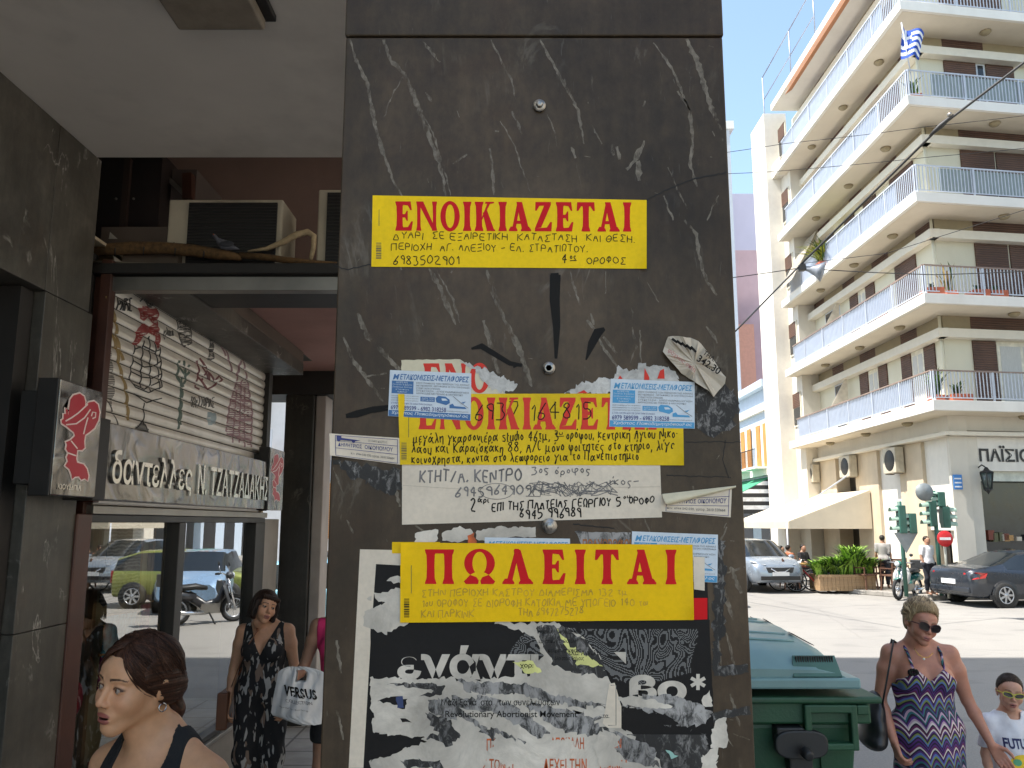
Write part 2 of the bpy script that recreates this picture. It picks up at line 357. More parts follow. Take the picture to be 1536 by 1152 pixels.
# shop interior
m_room = M('shop_room', S(190, 175, 150), .8, var=.1)
mb = MB(); mb.box(-5.2, -5.15, 4.1, 7.45, 0, 3.5, m_room); mb.box(-5.15, -2.35, 4.05, 4.1, 0, 3.5, m_room); mb.box(-5.15, -2.35, 7.45, 7.5, 0, 3.5, m_room); mb.box(-5.2, -2.3, 4.05, 7.5, 3.5, 3.518, m_room); mb.build('shop_room', B)
mb = MB(); mb.box(-5.15, -2.36, 4.1, 7.45, .33, .36, m_room); mb.build('display_floor', B)
# plinth, sill
mb = MB(); mb.box(-2.40, XF, 4.247, 7.3, 0, .33, tile_mat('plinth_tiles', (.33, .30, .26), (.36, .33, .29), (.18, .16, .14), .45, .3)); mb.build('plinth', B)
mb = MB(); mb.box(-2.36, XF + .03, 4.247, 7.3, .332, .362, m_steel); mb.build('window_sill', B, bevel=.004)
# lamp box on the ceiling
L = thing('ceiling_lamp', 'flat dusty rectangular ceiling lamp with a dark rim above the arcade', 'lamp', (-1.15, 2.75, z_c - .001))
q = [PZ(u, v, z_c - .07) for u, v in ((236, -8), (268, 45), (400, 47), (384, -8))]
q = [Vector((q[0].x, q[0].y - .3, q[0].z)), q[1], q[2], Vector((q[3].x, q[3].y - .3, q[3].z))]
x0, x1, y0, y1 = q[1].x, q[2].x, q[0].y, q[1].y
mb = MB(); mb.box(x0, x1, y0, y1, z_c - .075, z_c - .03, M('dusty_diffuser', S(150, 138, 122), .6, var=.14, scale=14, dirt=.5)); mb.build('diffuser', L, bevel=.012, seg=3)
mb = MB(); mb.box(x0 + .01, x1 + .035, y0 - .02, y1 + .012, z_c - .029, z_c - .001, m_dark); mb.build('housing', L, bevel=.004)
# ================================================================ the poster pillar
YP = 1.45
PILW0, PILW1 = -.334, .4235
PL = thing('stone_pillar', 'broad grey marble pillar with pale veins, plastered with posters', 'pillar', (.045, 1.78, 0))
m_crack = M('crack_dark', (.012, .011, .01, 1), .8)
zj = PY(800, 55, YP).z
mb = MB(); mb.box(PILW0, PILW1, YP, 2.1, 0, zj - .0015, m_pil); mb.box(PILW0 - .002, PILW1 + .002, YP - .002, 2.102, zj + .0015, 4.94, m_pil)
mb.box(PILW0 + .004, PILW1 - .004, YP + .006, 2.09, zj - .003, zj + .003, m_crack)
pilbody = mb.build('shaft', PL, bevel=.004)
def wav(u, v, k): return 0
class Sheet:
    """flat or gently wavy paper on the pillar; all drawing is in photo pixels mapped on the pillar's face"""
    def __init__(s, off, amp=.0, seed=0): s.mb = MB(); s.off = off; s.amp = amp; s.seed = seed; s.k = 0
    def P(s, u, v, o=0.0):
        b = s.amp * (mnoise.noise(Vector((u / 160, v / 160, s.seed))) + .35)
        return PY(u, v, YP - s.off - o - max(b, -s.off * .6))
    def poly(s, pts, m, o=None):
        s.k += 1; o = (.00004 * s.k) if o is None else o + .000004 * (s.k % 60)
        s.mb.add([s.P(u, v, o) for u, v in pts], tess(pts), m)
    def grid(s, c, m, nx=24, ny=8, lift=None):          # corners tl, tr, br, bl
        vs = []; fs = []
        for j in range(ny + 1):
            for i in range(nx + 1):
                a, b = i / nx, j / ny
                u = (c[0][0] * (1 - a) + c[1][0] * a) * (1 - b) + (c[3][0] * (1 - a) + c[2][0] * a) * b
                v = (c[0][1] * (1 - a) + c[1][1] * a) * (1 - b) + (c[3][1] * (1 - a) + c[2][1] * a) * b
                vs.append(s.P(u, v, lift(a, b) if lift else 0))
        for j in range(ny):
            for i in range(nx):
                k = j * (nx + 1) + i; fs.append((k, k + 1, k + nx + 2, k + nx + 1))
        s.mb.add(vs, fs, m, True)
    def text(s, txt, x0, y0, x1, y1, m, bold=0, shear=0, dy=0, skip=None):
        """printed text filling the box x0..x1, y0 (top)..y1 (bottom); dy = drop of the right end"""
        s.k += 1; vs, fs, _ = text_polys(txt, bold, shear); o = .00004 * s.k + .00015
        s.mb.add([s.P(x0 + (x1 - x0) * a, y1 - (y1 - y0) * b + dy * a, o) for a, b in vs], fs, m)
    def write(s, txt, x0, y0, x1, h, m, wd=2.0, dy=0, seed=0, jit=.6, maxw=None):
        """handwriting: baseline from (x0,y0), fitted to end at x1, cap height h"""
        rng = random.Random(seed + len(txt)); st, W = hand(txt, rng, jit); kx = (x1 - x0) / W if x1 else h * .9
        for p in st:
            q = [(x0 + a * kx, y0 - b * h + dy * (a / W) + 1.2 * math.sin(a * 1.7 + seed)) for a, b in p]
            s.line(q, wd, m)
    def line(s, q, wd, m, o=None):
        s.k += 1; r = ribbon2(q, wd); o = .00004 * (s.k % 9) + .0003 if o is None else o
        s.mb.add([s.P(u, v, o) for u, v in r[0]], r[1], m)
def paper(name, col, stain=.12, rough=.5, crease=.15):
    m, t, b = base_mat(name)
    n = obj_noise(t, 9, 6, rough=.6); f = ramp(t, n, [(.35, (1 - stain,) * 3), (.65, (1.0,) * 3)]); c = mixc(t, 1.0, (*col[:3], 1), f, 'MULTIPLY')
    n2 = obj_noise(t, 120, 3); f = ramp(t, n2, [(.3, (.93,) * 3), (.6, (1.0,) * 3)]); c = mixc(t, 1.0, c, f, 'MULTIPLY')
    t.ln(c, b.inputs['Base Color']); b.inputs['Roughness'].default_value = rough; b.inputs['Specular IOR Level'].default_value = .14
    n3 = obj_noise(t, 16, 2, dist=1.2, off=8); n = mixc(t, .6, n, n3); bn = t.new('Bump', Strength=crease * 2.2, Distance=.006); t.ln(n, bn.inputs['Height']); t.ln(bn.outputs[0], b.inputs['Normal']); return m
m_yel = paper('yellow_glossy_paper', (.90, .60, .0015), .06, .32)
m_yel2 = paper('yellow_dirty_paper', (.80, .54, .010), .15, .4)
m_yel3 = paper('amber_yellow_paper', (.86, .53, .0015), .06, .38)
m_wh = paper('white_paper', S(224, 210, 190), .15)
m_wh2 = paper('grey_white_paper', S(200, 188, 170), .2)
m_cream = paper('cream_paper', S(216, 206, 178), .15)
m_cardw = paper('card_white', S(205, 214, 222), .06)
m_red = M('poster_red', (.56, .006, .010, 1), .45, var=.06, spec=.15)
m_red2 = M('poster_red_faded', (.60, .045, .03, 1), .5, var=.1, spec=.15)
m_ink = M('black_ink', (.012, .011, .010, 1), .6, spec=.12)
m_inkg = M('faded_ink', (.13, .12, .115, 1), .6, var=.6, scale=30)
m_penc = M('thin_pen_on_yellow', (.52, .30, .003, 1), .5, var=.3, scale=30)
m_blue = M('card_blue', (.028, .12, .30, 1), .4, var=.08)
m_blue2 = M('card_light_blue', (.05, .27, .50, 1), .4, var=.08)
m_navy = M('flyer_navy', (.03, .035, .16, 1), .5)
m_pblack = paper('poster_black', (.014, .013, .013), .2, .5)
m_pgrey = M('poster_grey', (.10, .098, .097, 1), .5, var=.1)
m_orange = M('poster_orange_letters', (.50, .10, .02, 1), .6, var=.5, scale=60)
m_bargrey = M('barcode_brown', (.16, .12, .02, 1), .5)
def resid(name, a, b, scale=55, lo=.42, hi=.56, st=(1, 1, .55), c3=None):
    """thin paper fibres left on the stone"""
    m, t, bs = base_mat(name)
    n = obj_noise(t, scale, 7, st, .72, dist=.6); c = ramp(t, n, [(lo, a), (hi, b)])
    n2 = obj_noise(t, 7, 5, off=4); f = ramp(t, n2, [(.4, (.55,) * 3), (.65, (1.05,) * 3)]); c = mixc(t, .8, c, f, 'MULTIPLY')
    t.ln(c, bs.inputs['Base Color']); bs.inputs['Roughness'].default_value = .85
    bn = t.new('Bump', Strength=.5, Distance=.003); t.ln(n, bn.inputs['Height']); t.ln(bn.outputs[0], bs.inputs['Normal']); return m
m_fib = resid('paper_fibres', (.05, .048, .045), (.40, .38, .36))
m_fibd = resid('paper_fibres_dark', (.035, .033, .031), (.30, .285, .27), 70, .5, .66)
m_torn = resid('torn_white_paper', (.50, .45, .38), (.74, .67, .57), 14, .3, .6, (1, 1, 1))
m_fluff = resid('torn_fluffy_edge', (.40, .38, .35), (.66, .64, .60), 60, .3, .62, (1, 1, 1))
# --- veins, cracks and marker strokes are marks in the shaft's own face
def vein_mat():
    m = m_pil.copy(); m.name = 'pillar_vein'; t = NT(m); bs = t.n['Principled BSDF']; src = bs.inputs['Base Color'].links[0].from_socket
    n = mixc(t, .5, obj_noise(t, 22, 6, (1, 1, .5), .7, off=21), obj_noise(t, 95, 4, (1, 1, .4), .7, off=31)); f = ramp(t, n, [(.42, (.0,) * 3), (.54, (.9,) * 3)])
    n2 = obj_noise(t, 90, 3, off=9); cc = ramp(t, n2, [(.3, (.11, .092, .068)), (.7, (.235, .20, .155))])
    t.ln(mixc(t, f, src, cc), bs.inputs['Base Color']); return m
m_vein = vein_mat()
VM = Sheet(.00025)
def cr4(s): # points in the enlarged crop of the upper pillar
    return [(480 + int(a.split(',')[0]) * .4237, int(a.split(',')[1]) * .4237) for a in s.split()]
rng = random.Random(4)
def inpil(q): return [(min(max(u, 516 - 33 * v / 1152), 1080 + 54 * v / 1152), v) for u, v in q]
def vein(pts, wd):
    # jittered, tapered ribbon
    q = inpil(jag(pts, 1.0, 5, rng.randint(0, 999), closed=False) + [pts[-1]])
    n = len(q); w = [wd * 1.5 * (.35 + .65 * math.sin(math.pi * min(1, (i + .5) / n * 1.02)) ** .6) * rng.uniform(.45, 1.35) for i in range(n)]
    VM.line(q, w, m_vein, .00002 * rng.randint(1, 9))
for s_, wd in (('105,135 130,215 170,300 190,420 215,520 260,640 292,695', 5), ('225,140 250,215 300,262 345,370 385,480 425,580 445,695', 6.5), ('300,265 262,320 225,415', 1.8),
        ('345,370 400,470 430,560 462,692', 2.2), ('605,140 640,215 672,270 698,360', 2.6), ('780,140 820,215 860,290 915,390 935,510', 4), ('730,290 750,350', 2), ('680,395 715,475', 3.6),
        ('600,525 612,600 615,690', 4), ('640,430 690,520 745,680', 2), ('555,230 590,300', 2), ('565,420 565,540', 2), ('1295,135 1340,230 1380,370 1420,460', 7), ('1180,150 1250,250 1310,390', 3), ('1265,320 1310,390 1320,500 1310,580 1335,660', 4.5),
        ('1150,500 1120,560 1085,600', 6), ('1125,570 1130,640', 7), ('1035,510 1040,550', 7), ('1050,520 1060,565', 4), ('965,445 998,510', 2.5), ('805,405 835,470 838,520', 2.2), ('890,520 905,560', 3.5),
        ('1230,590 1280,700 1300,740', 2), ('1290,780 1335,830 1340,900 1370,1000 1405,1045', 4.5), ('1410,690 1370,780', 2.4), ('1215,690 1250,780', 2.6), ('385,950 430,1030 460,1100 480,1150', 6), ('415,960 470,1060 500,1150', 2.6),
        ('590,955 620,1050 660,1150', 6), ('610,960 660,1070', 2), ('885,960 920,1080', 3), ('1010,960 1010,1040', 1.8), ('255,505 290,560', 2), ('365,145 395,185 425,220', 3), ('520,545 470,580', 2.5), ('375,325 395,360', 4),
        ('720,40 760,20 765,8', 4), ('620,110 660,92', 3), ('1180,120 1240,90', 2.5), ('1060,70 1110,20', 3), ('880,990 905,1040', 1.6), ('1160,1000 1200,1070', 1.6), ('960,1110 970,1150', 3), ('180,950 210,1030', 1.6), ('105,60 130,110', 1.6)):
    (wd > 2.1 or len(s_) > 16) and vein(cr4(s_), wd * .8)
for s_, wd in (('536,470 552,505 575,530 600,555', 6), ('515,505 530,540 548,565 575,602', 4), ('548,565 580,560', 2), ('725,480 742,540 750,560', 5), ('757,480 778,520 798,580', 6.5), ('740,535 747,560', 3),
        ('890,495 905,520 932,560', 3), ('905,505 925,530', 4.5), ('948,490 955,520 945,545', 2), ('960,495 962,545', 1.8), ('880,480 893,495', 4), ('1060,490 1076,515', 3), ('780,790 785,815', 2), ('1075,610 1085,650', 4), ('1040,730 1052,760', 3),
        ('620,785 640,800', 2), ('1085,880 1100,930', 4), ('1095,850 1112,890', 5), ('1086,860 1118,850', 2.5), ('1090,950 1105,1010', 2.5), ('1075,930 1082,1000', 1.8), ('965,775 975,800', 2), ('1090,790 1080,812', 2),
        ('500,700 515,740', 1.8), ('590,725 600,760', 4), ('505,960 512,1010', 3), ('520,780 530,800', 2), ('505,1060 515,1110', 2.5), ('1095,1040 1110,1090', 3), ('1100,1100 1125,1110', 2), ('1080,1090 1100,1120', 2)):
    vein([tuple(map(int, a.split(','))) for a in s_.split()], wd)
for k in range(80):                                   # flecks and short scratches
    u, v = rng.uniform(505, 1100), rng.uniform(5, 1145); l = rng.uniform(2, 11); a = rng.choice((1.1, 1.25, 1.4, .2, 2.0)) + rng.uniform(-.2, .2)
    u = min(u, 1060 + 50 * v / 1152)
    VM.line([(u, v), (u + l * .5 * math.cos(a) + rng.uniform(-1, 1), v + l * .5 * math.sin(a)), (u + l * math.cos(a), v + l * math.sin(a))], rng.choice((.7, .9, 1.4, 2.4)), m_vein, .00002 * rng.randint(1, 9))
def crack(s_, wd): VM.line(jag([tuple(map(int, a.split(','))) for a in s_.split()], .8, 4, 3, False), wd, m_crack, .0003)
crack('970,300 1000,285 1040,268 1094,258', 2.0); crack('500,398 522,405 548,398 560,396', 1.6); crack('498,686 560,684 600,690', 1.5); crack('1030,664 1075,662 1115,664', 1.2); crack('1000,713 1100,716', 1.3); crack('860,786 900,790 925,792', 1.6)
crack('1088,660 1084,690 1094,720', 1.2)
def mark(s_, wd, m=None, o=.0005): VM.line([tuple(map(float, a.split(','))) for a in s_.split()], wd, m or m_ink, o)
mark('833,412 832,450 835,490 834,538', [16, 15, 11, 4]); mark('826,412 838,411', 4, o=.0006)
mark('707,523 722,519 745,533 765,545 783,548', [3, 9, 8, 7, 5]); mark('770,551 780,546', 3, o=.0006)
mark('907,493 897,498 888,515 879,540', [5, 14, 12, 2])
mark('519,624 535,621 560,614 585,609', [6, 11, 9, 4]); mark('560,618 600,611', 3, o=.0007)
# rubbed paper fibres straight on the stone
def scrape(c, m, amp=4, seed=1, o=.0003): VM.poly(jag(c, amp, 5, seed), m, o)
scrape([(500, 690), (560, 700), (600, 705), (602, 735), (585, 745), (560, 730), (520, 712)], m_fibd, 4, 3)
scrape([(1040, 580), (1090, 578), (1108, 600), (1105, 640), (1060, 655), (1045, 640)], m_fibd, 5, 4)
scrape([(1072, 805), (1086, 808), (1088, 900), (1080, 1000), (1070, 1000)], m_fibd, 3, 5)
scrape([(1066, 1000), (1120, 995), (1125, 1010), (1070, 1014)], m_fibd, 2, 6); scrape([(1066, 1070), (1124, 1060), (1126, 1070), (1070, 1084)], m_fibd, 2, 7)
vm = VM.mb.build('stone_veins', PL)
# the three bolts
for k, (u, v, r, hexa) in enumerate(((809, 160, 10, 1), (823, 553, 9.5, 0), (824, 789, 11, 1))):
    c = PY(u, v, YP); r_ = r / FPX * 1.47
    m_b = M('worn_bolt_steel', S(150, 145, 138), .32, .9, var=.3, scale=60)
    mb = MB(); mb.lathe([(r_ * .2, -.006), (r_, -.006), (r_ * 1.02, -.0045), (r_ * .98, .001)][::-1], c, m_b, 28, 'y')
    if hexa: mb.lathe([(.0001, -.0135), (r_ * .5, -.0135), (r_ * .56, -.0125), (r_ * .56, -.005)], c, m_b, 6, 'y')
    else:
        mb.lathe([(r_ * .5, -.0085), (r_ * .82, -.0085), (r_ * .86, -.0055), (r_ * .86, -.003)], c, m_b, 28, 'y'); mb.lathe([(.0001, -.0068), (r_ * .5, -.0068), (r_ * .52, -.0085)], c, M('bolt_inside', S(100, 95, 88), .5, .8), 6, 'y')
    mb.build('bolt', PL)
# --- heavy red serif letters from flared strokes, unit height
def stem(x, w_, y0=0, y1=1, f=.10):
    n = .17
    L = [(x - f * w_ * 1.6, y0), (x - f * w_ * 1.6, y0 + .04), (x + .02 * w_, y0 + n), (x + .06 * w_, (y0 + y1) / 2), (x + .02 * w_, y1 - n), (x - f * w_ * 1.6, y1 - .04), (x - f * w_ * 1.6, y1)]
    return L + [(2 * x + w_ - a, b) for a, b in L[::-1]]
def diag(xa, xb, wa, wb, y0=0, y1=1): return [(xa - wa / 2, y0), (xa + wa / 2, y0), (xb + wb / 2, y1), (xb - wb / 2, y1)]
def foot(x, w_, y0=0): return [(x - w_ / 2, y0), (x + w_ / 2, y0), (x + w_ / 2, y0 + .05), (x + w_ * .28, y0 + .16), (x - w_ * .28, y0 + .16), (x - w_ / 2, y0 + .05)]
def flip(p): return [(a, 1 - b) for a, b in p]
def arc(cx, cy, rx, ry, a0, a1, n=14): return [(cx + rx * math.cos(R(a0 + (a1 - a0) * i / n)), cy + ry * math.sin(R(a0 + (a1 - a0) * i / n))) for i in range(n + 1)]
def ring(cx, cy, rx, ry, ix, iy, a0=0, a1=360, n=28): return arc(cx, cy, rx, ry, a0, a1, n) + arc(cx, cy, ix, iy, a1, a0, n)
GL = {
 'Ι': ([stem(.06, .22)], .34),
 'Ε': ([stem(.06, .23), [(.2, 1), (.56, 1), (.6, .70), (.55, .70), (.46, .86), (.2, .89)], [(.2, .57), (.36, .57), (.42, .68), (.46, .68), (.46, .34), (.42, .34), (.36, .45), (.2, .45)], [(.2, .11), (.47, .13), (.58, .32), (.64, .32), (.59, 0), (.2, 0)]], .66),
 'Ν': ([stem(.05, .13), stem(.60, .13), [(.02, 1), (.27, 1), (.73, 0), (.60, 0), (.12, .9)]], .80),
 'Ο': ([ring(.34, .5, .34, .52, .155, .40)], .70),
 'Κ': ([stem(.06, .23), [(.27, .46), (.27, .36), (.56, .93), (.46, .93)], [(.40, 1), (.70, 1), (.70, .95), (.60, .93), (.38, .93)], [(.30, .62), (.45, .72), (.70, .06), (.74, .05), (.74, 0), (.44, 0), (.44, .05)]], .76),
 'Α': ([diag(.14, .32, .13, .10, 0, .95), [(.24, 1.0), (.44, 1.0), (.70, .0), (.45, .0)], [(.2, .36), (.52, .36), (.54, .25), (.18, .25)], foot(.13, .30), foot(.58, .36)], .78),
 'Ζ': ([[(.06, 1), (.60, 1), (.60, .9), (.26, .13), (.06, .10), (.04, .1), (.36, .87), (.06, .87)], [(.06, 1), (.20, .87), (.10, .70), (.05, .70)], [(.04, 0), (.62, 0), (.64, .32), (.58, .32), (.46, .13), (.04, .10)]], .68),
 'Τ': ([stem(.23, .23), [(.02, .70), (.08, .70), (.18, .86), (.50, .86), (.60, .70), (.66, .70), (.64, 1), (.04, 1)]], .70),
 'Π': ([stem(.08, .23), stem(.55, .23), [(.04, 1), (.82, 1), (.80, .88), (.06, .88)]], .88),
 'Λ': ([diag(.14, .36, .15, .12, 0, .95), [(.27, .97), (.30, 1.02), (.40, 1.02), (.46, .97), (.72, 0), (.47, 0)], foot(.13, .32), foot(.60, .38)], .82),
 'Ω': ([ring(.42, .60, .41, .42, .19, .33, -52, 232, 26), [(.06, .14), (.17, .27), (.34, .20), (.40, .10), (.38, 0), (.05, 0), (.0, .08)], [(.78, .14), (.67, .27), (.50, .20), (.44, .10), (.46, 0), (.79, 0), (.84, .08)]], .86),
}
def serif(sh, txt, x0, y0, x1, y1, m, dy=0, space=.07):
    W = sum(GL[c][1] + space for c in txt) - space; x = 0
    for c in txt:
        for j, p in enumerate(GL[c][0]):
            sh.k += 1
            pts = [(x0 + (x + a) / W * (x1 - x0), y1 - b * (y1 - y0) + dy * (x + a) / W) for a, b in p]
            sh.poly(pts, m, .0002 + .00002 * j)
        x += GL[c][1] + space
def barcode(sh, x, y0, y1, m, n=16):
    r_ = random.Random(2); y = y0
    while y < y1:
        h = r_.choice((.8, 1.2, 2)); sh.poly([(x, y), (x + 8, y), (x + 8, y + h), (x, y + h)], m, .0002); y += h + r_.choice((.8, 1.2))
    sh.poly([(x + 10.5, y0 - 8), (x + 11.5, y0 - 8), (x + 11.5, y0 - 50), (x + 10.5, y0 - 50)], m_bargrey, .0002) if y0 > 500 else sh.poly([(x + 4, y0 - 50), (x + 5, y0 - 50), (x + 5, y0 - 25), (x + 4, y0 - 25)], m_bargrey, .0002)
def poster(sh, name, label, cat='poster', group=None): return tag(sh.mb.build(name), label, cat, group)
def curl(a, b): return .009 * max(0, (a - .955) / .045) ** 2 * max(0, (b - .5) / .5) + .006 * max(0, (.03 - a) / .03) ** 2 * max(0, (.5 - b) / .5)
GY = 'yellow property notices on the pillar'
# 1: top rental notice
A = Sheet(.0012, .0016, 1); A.grid([(559, 293), (970, 300), (970, 403), (557, 400)], m_yel, 40, 10, curl)
serif(A, 'ΕΝΟΙΚΙΑΖΕΤΑΙ', 592, 302, 948, 346, m_red, 1.5)
A.write('ΔΥΑΡΙ  ΣΕ ΕΞΑΙΡΕΤΙΚΗ  ΚΑΤΑΣΤΑΣΗ  ΚΑΙ ΘΕΣΗ.', 590, 358, 955, 10, m_ink, 1.2, 5, 1); A.write('ΠΕΡΙΟΧΗ  ΑΓ. ΑΛΕΞΙΟΥ - ΕΛ. ΣΤΡΑΤΙΩΤΟΥ.', 587, 375, 884, 10, m_ink, 1.2, 3, 2)
A.write('6983502901', 590, 397, 692, 13, m_ink, 1.4, -1, 3); A.write('4', 842, 396, 853, 13, m_ink, 1.7, 0, 4); A.write('ος', 855, 389, 866, 8, m_ink, 1.3, 0, 5); A.line([(855, 391), (865, 390.5)], 1.2, m_ink); A.write('ΟΡΟΦΟΣ', 880, 396, 941, 10, m_ink, 1.3, -1, 6)
barcode(A, 564, 364, 387, m_bargrey)
poster(A, 'rental_notice', 'clean bright yellow rental notice alone near the top of the pillar', group=GY)
# 2: older notice whose torn top shows behind the second yellow sheet
A = Sheet(.0005); A.poly(jag([(602, 540), (690, 539), (715, 556), (745, 578), (760, 592), (735, 600), (602, 600)], .6, 6, 1), m_cream, 0)
def clip_serif(sh, txt, box, ylo, m): serif(sh, txt, *box, m)
serif(A, 'ΕΝΟ', 634, 545, 735, 589, m_red2)
A.poly(jag([(688, 540), (712, 548), (742, 560), (765, 570), (778, 578), (770, 588), (748, 590), (735, 580), (718, 560), (700, 548)], 3, 3, 2), m_fluff, .0006)
A.poly(jag([(846, 590), (880, 570), (920, 565), (928, 552), (950, 556), (962, 546), (985, 548), (1010, 556), (1022, 575), (960, 582), (900, 592)], 3, 3, 3), m_fluff, .0003)
A.poly([(967, 552), (974, 566), (974, 570), (966, 570)], m_red2, .0007); A.poly([(990, 556), (996, 553), (997, 568), (986, 568)], m_red2, .0007); A.poly([(930, 563), (934, 568), (926, 570)], m_red2, .0007); A.poly([(865, 590), (876, 585), (882, 590)], m_red2, .0007)
poster(A, 'torn_notice', 'faded cream notice torn off along its fluffy white upper edge', group=None)
# 4: white handwritten sheet under it
A = Sheet(.0007, .0005, 4); A.grid([(603, 690), (990, 690), (993, 776), (603, 787)], m_wh, 30, 8)
A.write('ΚΤΗΤ/Α. ΚΕΝΤΡΟ', 630, 724, 785, 18, m_inkg, 2.4, -2, 1); A.write('3ος όροφος', 797, 711, 888, 11, m_inkg, 1.5, -1, 2)
A.write('6945964909', 683, 746, 800, 14, m_inkg, 2.2, -6, 3)
r_ = random.Random(8)
for k in range(8): A.line([(788 + r_.uniform(0, 20) + i * 7, 733 + r_.uniform(-12, 12)) for i in range(18)], r_.uniform(.8, 1.8), m_inkg)
A.line([(745 + 25 * math.cos(a / 3), 737 + 12 * math.sin(a / 3)) for a in range(20)], .9, m_inkg)
A.write('ίκος-', 915, 728, 962, 12, m_inkg, 1.5, -1, 4)
A.write('2', 706, 768, 716, 20, m_ink, 2.2, 0, 5); A.write('αρι', 717, 753, 736, 9, m_ink, 1.7, 0, 6); A.write('ΕΠΙ ΤΗΣ ΠΛΑΤΕΙΑΣ ΓΕΩΡΓΙΟΥ', 738, 766, 918, 12, m_ink, 2.0, -7, 7); A.write('5', 925, 758, 934, 13, m_ink, 2, 0, 8); A.write('ου', 935, 748, 947, 6, m_ink, 1.4, 0, 9); A.write('ΟΡΟΦΟ', 944, 757, 983, 10, m_ink, 1.8, -2, 10)
A.write('6945 996989', 780, 778, 874, 14, m_ink, 2.1, -3, 11)
A.line([(604, 728), (700, 734), (990, 730)], .7, m_wh2)
poster(A, 'handwritten_sheet', 'white sheet of scribbled black handwriting below the middle yellow notice')
# 3: middle yellow notice
A = Sheet(.0014, .0009, 7); A.grid([(597, 591), (1024, 590), (1026, 698), (600, 697)], m_yel2, 40, 10, curl)
serif(A, 'ΕΝΟΙΚΙΑΖΕΤΑΙ', 627, 596, 986, 644, m_red2, .5)
A.write('6937 164815', 712, 630, 892, 25, m_ink, 1.7, -2, 1, .8)
A.write('μεγάλη γκαρσονιέρα studio 46τμ, 3', 620, 664, 840, 15, m_ink, 1.6, -4, 2, .5); A.write('ου', 832, 653, 846, 6, m_ink, 1.3, 0, 3); A.line([(834, 655), (846, 654)], 1, m_ink); A.write('ορόφου, κεντρική Αγίου Νικο-', 850, 659, 1022, 15, m_ink, 1.6, -2, 3, .5)
A.write('λάου και Καραϊσκάκη 88, A/C μόνο φοιτητές στο κτήριο, λίγα', 618, 680, 1017, 15, m_ink, 1.6, -6, 4, .5); A.write('κοινόχρηστα, κοντά στο λεωφορείο για το Πανεπιστήμιο', 618, 695, 960, 14, m_ink, 1.6, -6, 5, .5)
barcode(A, 602, 664, 690, m_bargrey)
poster(A, 'rental_notice', 'worn yellow rental notice with handwriting across it, half under blue cards', group=GY)
